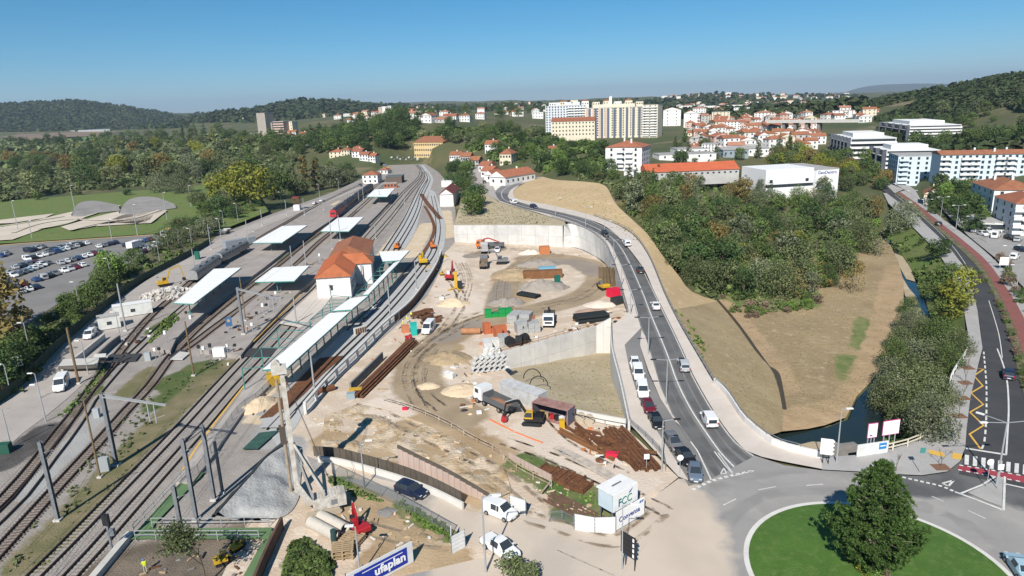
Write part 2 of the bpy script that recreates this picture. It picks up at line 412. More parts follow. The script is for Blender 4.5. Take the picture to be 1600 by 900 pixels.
# outer (right) pavement
OUT_Z = [8.0,7.9,7.8,7.6,7.4,6.8,6,4.7,3.2,2.3,1.5,.8,.5,.15,.05,0,0]
OUT = L([(848,277),(822,283),(806,295),(802,304),(812,312),(865,322),(928,338),(980,361),(1010,395),(1039,462),(1062,508),(1092,560),(1116,600),(1136,620),(1160,656),(1212,698),(1284,716)],[9,8.8,8.5,8.1,7.9,7.4,6.8,6,4.7,3.2,2.3,1.5,.9,.5,.2,0,0])
INN = L([(848,278),(822,285),(801,295),(795,303),(797,311),(835,323),(918,343),(958,363),(1001,413),(1022,456),(1045,502),(1071,557),(1084,588),(1116,644),(1148,688),(1180,712),(1284,734)],[9,8.8,8.5,8.2,7.9,7.6,6.8,6,4.5,3.3,2.4,1.6,1.1,.4,0.1,0,0])
strip('pavement',INN,OUT,paving,120,up=.14)
# inner (left) pavement along the top of the curved wall
LW_TOP = L([(780,316),(815,326),(840,333),(862,340),(892,349),(918,359),(943,379),(955,402),(965,430),(976,470),(981,489)],[7.9,7.7,7.6,7.4,7.1,6.8,6,4.9,4,3,2.6])
LW_IN = L([(780,314),(815,325.5),(840,331),(860,336),(890,345),(915,355),(947,375),(964,404),(975,430),(989,470),(994,489)],[7.9,7.7,7.6,7.4,7.1,6.8,6,4.9,4,3,2.6])
strip('pavement',LW_TOP,LW_IN,paving,90,up=.14)
patch('pavement',[(981,489,2.6),(994,489,2.6),(998,503,2.3),(1003,512,2.1),(976,540,1.8),(984,580,1.2),(998,624,.5),(1020,664,.12),(1048,708,0),(1076,752,0),(1060,746,0),(983,662,.3),(970,600,1.0),(957,548,1.7),(954,512,2.2)],paving,up=.13)
patch('parking_lane',[(998,503,2.3),(1003,512,2.1),(1000,540,1.8),(1012,580,1.2),(1032,624,.6),(1056,660,.25),(1084,700,0),(1112,748,0),(1076,760,0),(1048,708,0),(1020,664,.12),(998,624,.5),(984,580,1.2),(974,540,1.8)],asphalt,up=.03)
patch('traffic_island',[(1003,509,2.15),(1016,552,1.6),(1032,606,.8),(1050,648,.3),(1063,666,.15),(1055,660,.25),(1032,624,.6),(1013,580,1.2),(1000,540,1.8)],paving,up=.13)
# ---- slope north-east of the road, embankment, field, river bed
SL_OUT = L([(848,276),(870,281),(915,284),(945,290),(962,318),(990,345),(1012,366),(1036,400),(1060,430),(1076,452),(1100,464),(1122,470)],[9.5,10.5,11,10.5,9,7,5.5,3,1,-.5,-2,-3])
SL_IN = L([(830,281),(808,293),(802,304),(815,313),(865,322),(928,338),(980,361),(1010,395),(1025,432),(1039,462),(1050,485),(1062,508)],[8.9,8.5,8.1,7.9,7.4,6.8,6,4.7,3.9,3.2,2.8,2.3])
strip('graded_slope',SL_IN,SL_OUT,slopemat,60,rows=8,amp=.25)
EB_IN = L([(1050,485),(1062,508),(1092,560),(1116,600),(1136,620),(1160,656),(1185,682)],[2.8,2.3,1.5,.9,.5,.2,0])
EB_OUT = L([(1122,470),(1150,505),(1185,550),(1205,575),(1217,605),(1224,645),(1222,674)],[-3,-3.2,-3.5,-3.6,-3.7,-3.8,-4.0])
strip('embankment',EB_IN,EB_OUT,bankmat,50,rows=8,amp=.3)
field = patch('bare_field',[(1122,470,-3),(1150,505,-3.2),(1185,550,-3.5),(1205,575,-3.6),(1217,605,-3.7),(1224,645,-3.8),(1222,674,-4.0),(1262,670,-4.3),(1290,664,-4.4),(1322,652,-4.4),(1338,620,-4.4),(1362,595,-4.4),(1385,560,-4.4),(1400,520,-4.3),(1412,480,-4.2),(1412,440,-4),(1404,410,-4),(1392,384,-3.8),(1378,372,-3.6),(1330,372,-3),(1240,420,-2.6),(1150,450,-2.6)],fieldmat,cut=2.5,amp=.35,nscale=.07)
field.data.materials[0] = blend_mat('field_with_tracks',fieldmat,[('green',(.12,.16,.05),(.2,.2,.08),.8,.9),('pale',(.40,.285,.17),(.34,.24,.14),.5,.8)])
set_attr(field,'green',[(L([(1330,560),(1335,590)],-4),3),(L([(1350,500),(1345,540)],-4),2),(L([(1150,462),(1190,475),(1250,470)],-3),5)])
set_attr(field,'pale',[(L([(1405,420),(1408,470),(1390,530),(1372,570),(1340,630)],-4),4),(L([(1380,440),(1372,500),(1350,560)],-4),1.2),(L([(1130,480),(1160,520),(1195,560),(1215,600)],-3.5),4),(L([(1240,660),(1320,640)],-4.2),4)])
# ditch and river
ribbon('ditch_water',L([(1120,468),(1150,503),(1183,549),(1200,573)],[-2.95,-3.15,-3.45,-3.6]),.7,M('ditch_mud',(.07,.055,.035),rough=.5),up=.1,n=30)
ribbon('ditch_water',L([(1196,572),(1212,582),(1218,604),(1224,640)],[-3.6,-3.65,-3.7,-3.8]),1.1,MATS['ditch_mud'],up=.08,n=30)
patch('river_bed',[(1160,668,-4.9),(1290,676,-4.9),(1340,660,-4.9),(1352,625,-4.9),(1390,580,-4.9),(1420,500,-4.9),(1420,440,-4.9),(1395,375,-4.9),(1370,360,-4.9),(1400,350,-4.9),(1440,400,-4.9),(1470,470,-4.9),(1500,540,-4.9),(1470,700,-4.9),(1300,735,-4.9),(1180,712,-4.9)],scrub,up=-.6)
patch('river_water',[(1165,672,-4.6),(1222,678,-4.6),(1292,668,-4.6),(1326,655,-4.6),(1340,622,-4.6),(1365,597,-4.6),(1390,560,-4.6),(1405,520,-4.6),(1416,480,-4.6),(1408,430,-4.6),(1396,388,-4.6),(1380,366,-4.6),(1392,362,-4.6),(1420,400,-4.6),(1440,445,-4.6),(1452,490,-4.6),(1455,560,-4.6),(1450,640,-4.6),(1440,690,-4.6),(1290,725,-4.6),(1190,710,-4.6)],water)
for q in ([(1396,395),(1410,400),(1424,420),(1430,440),(1416,436),(1404,414)],[(1408,430),(1420,450),(1436,468),(1430,478),(1414,462)],[(1416,480),(1438,480),(1444,505),(1430,520),(1414,505)],[(1226,700),(1268,690),(1302,690),(1335,698),(1336,716),(1290,718),(1260,715)]):
    patch('gravel_bar',q,graysand,z=-4.45,cut=2,amp=.2)
# grassy river bank up to the avenue
strip('river_bank',L([(1380,364),(1398,384),(1424,420),(1446,470),(1458,520),(1456,580),(1450,640),(1436,690),(1345,712)],-4.3),
      L([(1400,330),(1426,352),(1460,387),(1478,410),(1502,470),(1508,540),(1488,590),(1474,655),(1440,690)],0),grass,50,rows=6,amp=.3)
# ---- avenue on the right
AVL = L([(1318,240),(1345,268),(1385,302),(1428,334),(1466,370),(1486,391),(1512,424),(1527,485),(1535,545),(1528,572),(1516,622),(1510,672),(1507,716),(1498,741)])
AVR = L([(1330,240),(1362,268),(1398,302),(1424,322),(1449,345),(1486,377),(1524,414),(1550,455),(1566,495),(1580,535),(1588,570),(1602,630),(1614,700),(1625,768)])
strip('avenue',AVL,AVR,asphalt_dark,90,up=.03)
patch('pavement',[(1342,712),(1396,702),(1440,687),(1472,657),(1488,590),(1508,557),(1512,520),(1505,480),(1490,440),(1474,408),(1456,385),(1418,347),(1388,318),(1380,302),(1385,302),(1428,334),(1466,370),(1486,391),(1512,424),(1527,485),(1535,545),(1528,572),(1516,622),(1510,672),(1508,700),(1500,722),(1480,738),(1440,744),(1395,742),(1340,738),(1284,735),(1284,716)],paving_grey,up=.14)
strip('verge',AVR[2:],L([(1402,301),(1428,321),(1454,344),(1493,376),(1530,410),(1558,455),(1576,490),(1593,535),(1603,570),(1622,630),(1640,700),(1670,800)]),drygrass,60,up=.12)
strip('cycle_path',L([(1402,301),(1428,321),(1454,344),(1493,376),(1530,410),(1558,455),(1576,490),(1593,535),(1603,570),(1622,630),(1640,700),(1670,800)]),
      L([(1406,300),(1433,319),(1461,342),(1502,374),(1541,408),(1572,450),(1596,490),(1612,530),(1622,570),(1650,640),(1670,700),(1700,800)]),redpath,60,up=.15)
strip('pavement',L([(1406,300),(1433,319),(1461,342),(1502,374),(1541,408),(1572,450),(1596,490),(1612,530),(1622,570)]),
      L([(1414,298),(1442,317),(1470,340),(1512,371),(1552,405),(1590,445),(1620,490),(1640,530),(1660,570)]),paving_grey,60,up=.155)
patch('parking_ground',[(1470,325),(1530,330),(1600,345),(1700,360),(1720,520),(1640,500),(1600,450),(1556,404),(1514,370)],asphalt_pale,up=.1)
patch('plaza',[(1330,262),(1380,275),(1412,285),(1430,297),(1440,315),(1412,296),(1398,302),(1362,268)],paving_grey,up=.1)
# ---- roundabout
AC = Vector((37.2,58.5,0)); 
def circ(c,r,n=72,z=0): return [Vector((c.x + r * math.cos(2 * math.pi * k / n),c.y + r * math.sin(2 * math.pi * k / n),z)) for k in range(n)]
rb = patch('roundabout_road',[(1060,748),(1112,748),(1180,712),(1225,727),(1284,735),(1340,738),(1395,742),(1440,744),(1480,738),(1500,722),(1507,712),(1507,700),(1620,716),(1760,760),(1800,1000),(1200,1060),(800,1060),(690,960),(610,905),(760,870),(870,850),(1000,800),(1030,770)],asphalt_pale,up=.01,cut=2.0)
rb.data.materials[0] = blend_mat('roundabout_dusty',asphalt_pale,[('tyre',(.255,.242,.231),(.30,.285,.27),.5,.7),('dust',(.57,.48,.39),(.50,.42,.345),.25,.8),('dark',(.10,.10,.102),(.14,.138,.135),.5,.5)])
set_attr(rb,'dust',[(L([(1010,775),(1040,830),(1040,900),(1040,1000)]),7),(L([(760,880),(900,850),(980,830)]),6),(L([(870,950),(1000,900)]),5)])
set_attr(rb,'dark',[(L([(1420,755),(1480,755),(1520,740),(1560,722)]),3.2),(L([(1560,720),(1600,760)]),6)])
isl = L([(1154,872),(1180,826),(1220,800),(1272,787),(1440,809),(1500,838),(1560,888)])
Q = np.array([(p.x,p.y) for p in isl]);A_ = np.c_[2 * Q,np.ones(len(Q))];s_ = np.linalg.lstsq(A_,(Q ** 2).sum(1),rcond=None)[0]
IC = Vector((s_[0],s_[1],0));IR = math.sqrt(s_[2] + s_[0] ** 2 + s_[1] ** 2)
arc = lambda r,a0,a1: [Vector((IC.x + r * math.cos(R(a0 + (a1 - a0) * k / 30)),IC.y + r * math.sin(R(a0 + (a1 - a0) * k / 30)),0)) for k in range(31)]
set_attr(rb,'tyre',[(arc(IR + 3,20,200),.9),(arc(IR + 7.6,40,160),.9)])
def ring(name,c,r0,r1,z0,z1,m,kind='structure',n=96,ground=True):
    A = circ(c,r0,n);B = circ(c,r1,n);V = [p + Vector((0,0,z0)) for p in A] + [p + Vector((0,0,z1)) for p in B]
    F = [[k,n + k,n + (k + 1) % n,(k + 1) % n] for k in range(n)]
    return sheet(name,V,upfaces(V,F),m,kind,ground)
ring('kerb',IC,IR,IR,.0,.16,concrete_pale,ground=False)
ring('kerb',IC,IR - .55,IR,.16,.16,concrete_pale)
Vd = [];Fd = []
rr_ = [IR - .55,IR * .75,IR * .5,IR * .25]
for j,r_ in enumerate(rr_): Vd += [p + Vector((0,0,.15 + .5 * (1 - (r_ / IR) ** 2))) for p in circ(IC,r_,64)]
Vd.append(IC + Vector((0,0,.65)))
for j in range(3):
    for k in range(64): Fd.append([j * 64 + k,j * 64 + (k + 1) % 64,(j + 1) * 64 + (k + 1) % 64,(j + 1) * 64 + k])
for k in range(64): Fd.append([3 * 64 + k,3 * 64 + (k + 1) % 64,256])
sheet('lawn',Vd,upfaces(Vd,Fd),lawn)
# ---- construction site
site = patch('site_ground',[(466,648),(560,562),(640,492),(668,462),(690,420),(695,395),(712,378),(800,380),(890,386),(905,389),(930,401),(947,414),(958,440),(970,463),(980,489,.5),(954,512),(931,511),(766,556),(803,592),(885,645),(978,668),(1060,746),(1032,768),(1000,800),(870,850),(760,870),(610,905),(560,1000),(300,1000),(380,830),(440,720)],sitemat,cut=1.6,amp=.16,nscale=.06)
site.data.materials[0] = blend_mat('site_with_mud',sitemat,[
    ('brown',(.34,.24,.14),(.45,.335,.21),.25,1.3),('pale',(.66,.56,.46),(.60,.50,.41),.3,.8),('mud',(.30,.225,.145),(.37,.285,.19),.3,.55),
    ('wet',(.27,.225,.185),(.31,.26,.21),.22,1.3),('grass',(.08,.13,.035),(.20,.19,.09),.45,1.5),('dust',(.33,.32,.30),(.40,.385,.36),.4,.6)])
P_ = lambda *q: L(list(q))
set_attr(site,'mud',[(resample(P_((720,650),(660,612),(652,580),(672,545),(730,512),(800,492),(870,476),(922,458),(940,432),(920,412),(870,402),(825,404)),60),4.6),(P_((778,488),(784,460),(800,425),(830,404)),3.6)])
set_attr(site,'wet',[(P_((690,530),(740,506)),2.6),(P_((778,470),(786,445)),2.5),(P_((860,408),(905,410),(930,425)),4),(P_((780,388),(735,400)),3)])
set_attr(site,'brown',[(P_((655,565),(700,545)),3.5),(P_((640,655),(700,680),(760,720)),5),(P_((520,690),(600,705),(640,715)),3.5),(P_((690,740),(760,770)),3),(P_((800,470),(795,430),(830,420)),5),(P_((640,800),(700,820)),2),(P_((560,790),(640,830)),3.5),(P_((600,870),(700,875)),3)])
set_attr(site,'pale',[(P_((600,640),(700,610)),5),(P_((720,480),(700,440),(700,400)),6),(P_((840,670),(900,720),(980,750)),4)])
set_attr(site,'grass',[(P_((640,790),(700,830)),2.2),(P_((820,725),(880,760),(930,790)),3.0),(P_((530,750),(590,770)),1.2),(P_((470,880),(490,890)),2.2),(P_((880,800),(930,800)),1.8)])
set_attr(site,'dust',[(P_((440,700),(400,760),(380,790)),4),(P_((300,990),(301,991)),1)])
patch('earth_slope',[(508,650),(560,632),(600,640),(660,662),(720,690),(790,735),(800,770),(770,782),(700,752),(626,724),(560,712),(500,706)],M('cut_earth',(.46,.35,.22),col2=(.58,.48,.37),scale=.22,col3=(.36,.255,.145),scale3=.35,lo3=.48,hi3=.62,bump=.8,bscale=2.2,detail=8),cut=.9,amp=.75,nscale=.28,up=.12)
# sunken plot between the site and the ramp
patch('sunken_plot',[(766,556,-6),(931,511,-6),(954,512,-6),(958,553,-6),(982,665,-.9),(890,644,-.9),(803,592,-2)],graysand,cut=2.5,amp=.3)
# access road from the roundabout to the underpass
ACC_T = L([(478,712),(505,722),(560,733),(620,752),(680,776),(735,800),(820,806),(1010,850)])
ACC_B = L([(490,735),(520,743),(570,762),(625,785),(680,812),(735,845),(790,888),(900,990)])
ar = strip('access_road',ACC_T,ACC_B,asphalt_pale,60,rows=8,up=.06)
ar.data.materials[0] = blend_mat('access_road_dusty',asphalt_pale,[('dust',(.55,.47,.385),(.48,.41,.34),.25,.9)])
set_attr(ar,'dust',[(P_((740,805),(830,830),(1000,870)),7),(P_((560,745),(640,765)),.6)])
# ---- rail yard
yard = patch('railway_ballast',[(-120,1010),(-120,720),(0,625),(60,570),(150,492),(240,430),(330,372),(420,336),(520,300),(585,270),(605,258),(665,256),(684,268),(705,290),(712,330),(712,378),(695,395),(690,420),(668,462),(640,492),(560,562),(466,648),(440,720),(380,830),(300,1010)],ballast,up=-.03,cut=2.5,amp=.04)
yard.data.materials[0] = blend_mat('yard_mixed',ballast,[
    ('weeds',(.15,.14,.065),(.23,.19,.11),.5,.8),('green',(.07,.11,.03),(.12,.13,.045),.6,.8),('sand',(.60,.47,.31),(.64,.53,.40),.4,.6),
    ('black',(.06,.055,.052),(.11,.10,.095),.5,.6),('leaf',(.13,.105,.08),(.2,.16,.12),.6,.6),('grey',(.40,.39,.375),(.34,.33,.315),.3,.6)])
set_attr(yard,'weeds',[(P_((40,880),(120,800),(190,725),(250,660),(310,600),(350,568)),2.7),(P_((195,620),(230,580)),2)])
set_attr(yard,'green',[(P_((260,600),(320,570)),3),(P_((225,520),(260,500)),1.3),(P_((110,650),(150,605),(165,575)),1.1),(P_((230,640),(280,600)),1.6),(P_((400,445),(450,400),(520,350)),1.0)])
set_attr(yard,'sand',[(P_((385,640),(410,620)),2.2),(P_((400,655),(440,610),(500,560)),2),(P_((600,400),(640,345),(655,310)),3),(P_((640,400),(668,350)),3.2),(P_((700,370),(695,330)),3),(P_((560,300),(520,320)),1)])
set_attr(yard,'black',[(P_((0,725),(40,700),(75,672)),3)])
set_attr(yard,'leaf',[(P_((200,900),(300,880),(390,860),(300,960)),6)])
set_attr(yard,'grey',[(P_((40,780),(100,715),(150,650)),1.6),(P_((380,590),(430,700),(400,760)),.1),(P_((430,640),(470,600),(420,690)),3)])
strip('yard_road',L([(-120,720),(0,627),(60,575),(110,528),(170,478),(225,440),(290,404),(330,380),(400,348),(470,322),(530,302),(570,285)]),
      L([(-60,770),(20,690),(85,640),(130,600),(170,560),(205,520),(255,470),(285,444),(322,408),(348,392),(400,360),(470,332),(530,309),(573,290)]),yardgrey,60,rows=2,up=.03)
# platforms (raised)
def platform(name,top,m,z=.9,label=''):
    P = L(top,z);n = len(P)
    V = P + [p - Vector((0,0,z + .05)) for p in P]
    F = [list(range(n))] + [[k,(k + 1) % n,n + (k + 1) % n,n + k] for k in range(n)]
    bm = bmesh.new();vv = [bm.verts.new(v) for v in V]
    for f in F: bm.faces.new([vv[i] for i in f])
    bmesh.ops.triangulate(bm,faces=[f for f in bm.faces if len(f.verts) > 4]);bmesh.ops.recalc_face_normals(bm,faces=bm.faces[:])
    bm.verts.index_update();V = [v.co.copy() for v in bm.verts];F = [[v.index for v in f.verts] for f in bm.faces];bm.free()
    return sheet(name,V,F,m)
platform('platform',[(266,548),(275,529),(287,517),(318,490),(360,456),(410,420),(446,392),(485,365),(514,346),(577,302),(566,296),(530,318),(480,342),(430,366),(385,398),(340,436),(300,472),(262,507),(233,540)],platform_m)
platform('platform',[(312,546),(338,518),(372,488),(430,441),(470,410),(510,379),(545,351),(580,325),(612,298),(622,300),(606,318),(589,336),(545,378),(500,428),(469,454),(440,483),(400,525),(384,545),(376,555)],platform_m)
platform('platform',[(274,752),(320,689),(384,605),(432,547),(478,497),(518,455),(560,412),(572,420),(540,470),(505,500),(470,535),(440,568),(420,603),(378,645),(330,715),(300,755)],yardgrey,z=.5)
patch('forecourt_paving',[(436,506),(492,452),(518,455),(520,472),(470,512)],paving,z=.5,up=.05)
# concrete slab for the new tram tracks
strip('track_slab',L([(652,258),(664,275),(657,292),(650,305),(640,321),(623,354),(598,391)]),L([(662,258),(676,277),(674,292),(662,318),(657,334),(648,364),(633,388)]),slab,50,up=.05)
strip('track_slab',L([(672,296),(668,318),(676,340),(678,357),(670,375),(654,400),(636,425),(600,462),(560,498),(520,535),(480,575),(440,622),(405,655)]),
      L([(680,300),(690,330),(696,352),(694,385),(682,405),(668,440),(640,476),(600,511),(560,551),(520,591),(478,640),(462,668),(435,700)]),slab,80,up=.05)
# green walkway deck beside the tracks
patch('green_walkway',[(296,738),(215,828),(196,843),(232,842),(242,818),(320,738)],M('green_deck',(.125,.205,.095),col2=(.10,.17,.08),scale=.5),z=.3)
patch('green_walkway',[(232,826),(425,824),(420,842),(215,842)],MATS['green_deck'],z=.34)
patch('green_walkway',[(420,828),(438,832),(405,900),(380,950),(350,950),(380,900)],MATS['green_deck'],z=.3)
# ---- left side beyond the yard
patch('roadside_scrub',[(-140,720),(0,627),(60,573),(110,526),(170,476),(225,438),(290,402),(330,378),(345,362),(260,372),(215,408),(130,450),(50,500),(-20,545),(-200,640)],scrub,up=.0,cut=4,amp=.5)
patch('parking_ground',[(-300,640),(-20,545),(50,500),(130,450),(215,408),(262,372),(240,366),(150,372),(30,380),(-200,400)],M('parking_asphalt',(.235,.225,.215),col2=(.19,.18,.172),scale=.1),up=.02)
ribbon('kerb_line',L([(-200,399),(30,381),(150,373),(240,367)]),1.0,yellowpaint,up=.06)
patch('park_grass',[(-400,400),(30,379),(150,371),(242,365),(345,360),(420,330),(400,300),(330,288),(150,303),(-400,345)],grass,up=.0,cut=6,amp=.4)
bmx = M('bmx_track',(.62,.54,.44),col2=(.52,.45,.36),scale=.1)
for q in ([(-60,362),(30,352),(100,335),(160,322),(190,322),(120,345),(70,358),(20,376),(-40,380)],[(95,356),(150,340),(200,328),(240,326),(262,330),(236,350),(215,351),(180,350),(150,354),(110,362)],[(0,345),(40,340),(85,335),(70,342),(20,350),(-30,352)],[(150,355),(190,338),(245,325),(275,322),(240,338),(230,350)]):
    patch('bmx_track',q,bmx,up=.5)
for q in ([(20,366),(60,352),(110,345),(160,346),(205,344),(250,330)],[(0,356),(50,348),(100,340)],[(110,362),(150,352),(190,345),(215,340)],[(60,360),(100,352),(130,342)]): ribbon('bmx_track',L(q),2.2,bmx,up=.75,n=40)
for q,h in (([(112,338),(125,326),(150,322),(185,323),(188,329),(150,333),(130,338)],3),([(186,334),(205,321),(240,317),(272,321),(276,325),(240,330),(205,335)],3.5)):
    P = L(q,.5);mid = len(P) // 2
    A = [P[0],P[6],P[5],P[4]];B = [P[0] + Vector((0,0,1)),P[1] + Vector((0,0,h)),P[2] + Vector((0,0,h)),P[3] + Vector((0,0,1))]
    strip('banked_turn',A,B,M('banked_asphalt',(.30,.28,.265),col2=(.24,.225,.21),scale=.2),20,rows=3)
patch('country_road',[(-60,285),(0,273),(35,258),(68,243),(70,245),(40,262),(0,282),(-60,300)],paving,up=.4)
# slope above the back wall and the old street
BWB = L([(711,378),(760,379.5),(820,382),(880,386)],0);BWZ = [6.1,6.4,6.9,7.3]
BWT = [Vector((p.x,p.y,z)) for p,z in zip(BWB,BWZ)]
patch('graded_slope',[p + Vector((0,.3,-.15)) for p in BWT] + [(862,340,7.4),(815,326,7.7),(780,316,7.9),(762,303,8),(738,302,7.5),(720,318,7),(714,335,6.7)],graysand,up=-.02)
patch('street',[(728,262,7),(745,258,8),(772,293,8.2),(775,305,8),(782,316,7.9),(762,304,8),(737,300,7.6),(736,280,7.3)],yardgrey,up=.02)

patch('graded_slope',[BWT[3] + Vector((-1.5,.5,-.2)),(846,335,7.5),(862,340,7.4),(882,346,7.2),BWT[3] + Vector((1.2,.4,.1))],graysand,up=.02)
for q,w in (([(868,700),(900,715),(950,742),(1000,775)],1.3),([(868,705),(930,738),(985,770)],.7)): ribbon('gravel_strip',L(q),w,M('dark_gravel',(.40,.355,.31),col2=(.56,.47,.38),scale=1.2,mixlo=.4,mixhi=.6),up=.22,n=30)
# tyre ruts pressed into the earth
rut = M('tyre_rut',(.47,.375,.275),col2=(.37,.285,.195),scale=.8)
_n = rut.node_tree.nodes;_l = rut.node_tree.links;_t = _n.new('ShaderNodeTexNoise');_t.inputs['Scale'].default_value = .5;_t.inputs['Detail'].default_value = 6;_g = _n.new('ShaderNodeNewGeometry');_l.new(_g.outputs['Position'],_t.inputs['Vector'])
_m = _n.new('ShaderNodeMapRange');_m.inputs['From Min'].default_value = .42;_m.inputs['From Max'].default_value = .62;_m.inputs['To Max'].default_value = .75;_l.new(_t.outputs['Fac'],_m.inputs['Value']);_tr = _n.new('ShaderNodeBsdfTransparent');_x = _n.new('ShaderNodeMixShader')
_l.new(_m.outputs[0],_x.inputs[0]);_l.new(_tr.outputs[0],_x.inputs[1]);_l.new(_n['Principled BSDF'].outputs[0],_x.inputs[2]);_l.new(_x.outputs[0],_n['Material Output'].inputs['Surface'])
rq_ = random.Random(8);V = [];F = []
RUTS = [[(600,650),(680,690),(770,735),(850,800)],[(640,560),(690,520),(740,495),(800,480)],[(660,640),(640,590),(660,550),(720,510)],[(700,430),(720,470),(690,520)],[(740,395),(800,390),(880,400)],[(790,690),(870,720),(960,760),(1040,800)],[(760,790),(860,820),(960,845),(1030,800)],[(780,470),(790,430),(840,402)],[(840,480),(910,462),(945,435)],[(690,640),(660,612),(655,580),(675,545)],[(560,820),(620,840),(700,850)],[(850,640),(900,690),(1000,740)],[(720,470),(730,440),(720,410)]]
for q in RUTS:
    for rep in range(4):
        j = rq_.uniform(-4,4);P = resample([W(x + j + rq_.uniform(-2,2),y + rq_.uniform(-2,2) + j * .5,0) for x,y in q],40)
        for s in (-1,1):
            A,B = offset(P,s * 1.0 - .17),offset(P,s * 1.0 + .17);b = len(V)
            for a_,b_ in zip(A,B): V += [a_ + Vector((0,0,.19)),b_ + Vector((0,0,.19))]
            for i in range(39): F.append([b + 2 * i,b + 2 * i + 1,b + 2 * i + 3,b + 2 * i + 2])
tag(link('tyre_ruts',mesh('tyre_ruts',V,upfaces(V,F),rut)),kind='stuff')
# ------------------------------------------------------------------ base terrain
CP = []
def cz(px,py,z): p = W(px,py,z);CP.append((p.x,p.y,z))
def cd(px,py,D): p = WD(px,py,D);CP.append((p.x,p.y,p.z))
def cpol(az,r,z): CP.append((r * math.sin(R(az)),r * math.cos(R(az)),z))
for az in (-110,-80,-60,-45,-38,-30,-22,-14):
    for r in (8,60,150,300,600,1100,1900,2900): 
        if az <= -30 or r < 900: cpol(az,r,-.5)
for az in (-7,0,8):
    for r in (8,60,120,200): cpol(az,r,-.5)
for az in (16,24,32,40,60,110):
    for r in (8,60,120,200,330): cpol(az,r,-.6)
for q in ((-300,185,3900),(-150,176,3900),(-60,170,3900),(0,165,3900),(50,161,3900),(100,159,3900),(150,162,3900),(200,167,3900),(250,175,3900),(292,187,3900)): cd(*q)
for px in (-300,-100,60,200,300): cd(px,202 - px * .01,3000)
for px in (-200,0,150,300): cd(px,184,6000)
for q in ((318,184,2700),(350,174,2700),(400,172,2700),(440,163,2700),(480,155,2700),(520,158,2700),(560,164,2800),(610,166,3000),(330,200,2000),(420,195,2000),(560,185,2000),(520,185,1900)): cd(*q)
for q in ((430,219,900),(480,190,1150),(520,185,1250),(560,180,1400),(440,196,1250),(540,213,850),(400,222,900),(350,225,1000)): cd(*q)
for q in ((620,184,800),(590,196,760),(560,205,740),(640,200,700),(600,225,640),(540,236,620),(500,225,720),(660,190,850),(700,198,680),(760,200,660),(820,205,640),(690,224,610),(760,225,560),(800,240,500),(660,170,2500),(760,168,2500),(850,172,1500)): cd(*q)
for q in ((640,250,0),(580,262,0),(720,262,4),(700,252,3),(700,300,0)): cz(*q)
for q in ((770,268,8),(830,285,9),(870,270,11),(880,240,14),(930,282,12),(990,275,12),(985,262,13)): cz(*q)
for q in ((860,216,710),(940,216,710),(1030,214,710),(890,232,600),(950,236,560),(1060,232,560),(1150,236,520),(1100,205,760),(1180,200,800),(1240,200,780),(1130,178,1500),(1240,176,1500),(1050,176,1500),(940,176,1500)): cd(*q)
for q in ((560,163,6000),(680,160,6000),(800,158,6000),(900,160,6000),(1000,152,3200),(1060,152,3000),(1120,148,3000),(1200,151,3000),(1280,151,3000),(1330,154,3000),(1180,166,2200)): cd(*q)
for q in ((1100,300,3),(1060,330,4),(1000,300,9),(1050,270,8),(1200,300,1),(1300,330,-1),(1200,260,2),(1120,360,0),(1250,380,-2)): cz(*q)
for q in ((1290,216,620),(1340,212,640),(1380,220,600),(1240,222,600)): cd(*q)
for q in ((1400,240,560),(1500,225,600),(1600,225,560),(1540,192,740),(1480,195,780),(1600,180,720),(1340,168,1300),(1390,154,1250),(1440,144,1200),(1490,134,1150),(1540,125,1100),(1600,112,1050),(1700,88,1000),(1850,70,950),(2100,60,900),(1560,240,480),(1750,240,420)): cd(*q)
for az in (-14,-8,-2,4,10,16,24,34,46,60,90,-60,-90,-30): cpol(az,9000,20)
for az in (-110,-60,-30,0,30,60,110): cpol(az,22000,10)
CPa = np.array(CP)
def polar(x,y): return np.stack([np.arctan2(x,y) * 1.6,np.log(np.hypot(x,y) + 1e-6)],-1)
U_ = polar(CPa[:,0],CPa[:,1]);n_ = len(U_)
D_ = np.linalg.norm(U_[:,None] - U_[None],axis=2);K = np.zeros((n_ + 1,n_ + 1));K[:n_,:n_] = D_ + np.eye(n_) * -.002
K[:n_,n_] = 1;K[n_,:n_] = 1
wt = np.linalg.lstsq(K,np.r_[CPa[:,2],0],rcond=None)[0]
def base_z(x,y):
    u = polar(np.asarray(x,float),np.asarray(y,float)).reshape(-1,2);out = np.empty(len(u))
    for s in range(0,len(u),4000):
        d = np.linalg.norm(u[s:s + 4000,None] - U_[None],axis=2);out[s:s + 4000] = d @ wt[:n_] + wt[n_]
    return out
NA,NRr = 300,200
azs = np.radians(np.concatenate([np.linspace(-110,-46,24,endpoint=False),np.linspace(-46,46,NA - 48),np.linspace(48,110,24)]))
rs = np.geomspace(6,22000,NRr)
AZ,RS = np.meshgrid(azs,rs);bx = (RS * np.sin(AZ)).ravel();by = (RS * np.cos(AZ)).ravel();bz = base_z(bx,by)
nz = np.array([noise.fractal(Vector((x / 140,y / 140,.3)),1.0,2.0,4) for x,y in zip(bx,by)])
hill = np.clip((bz - 14) / 50,0,1) * np.clip((RS.ravel() - 450) / 500,0,1)
bz = bz + nz * hill * 10
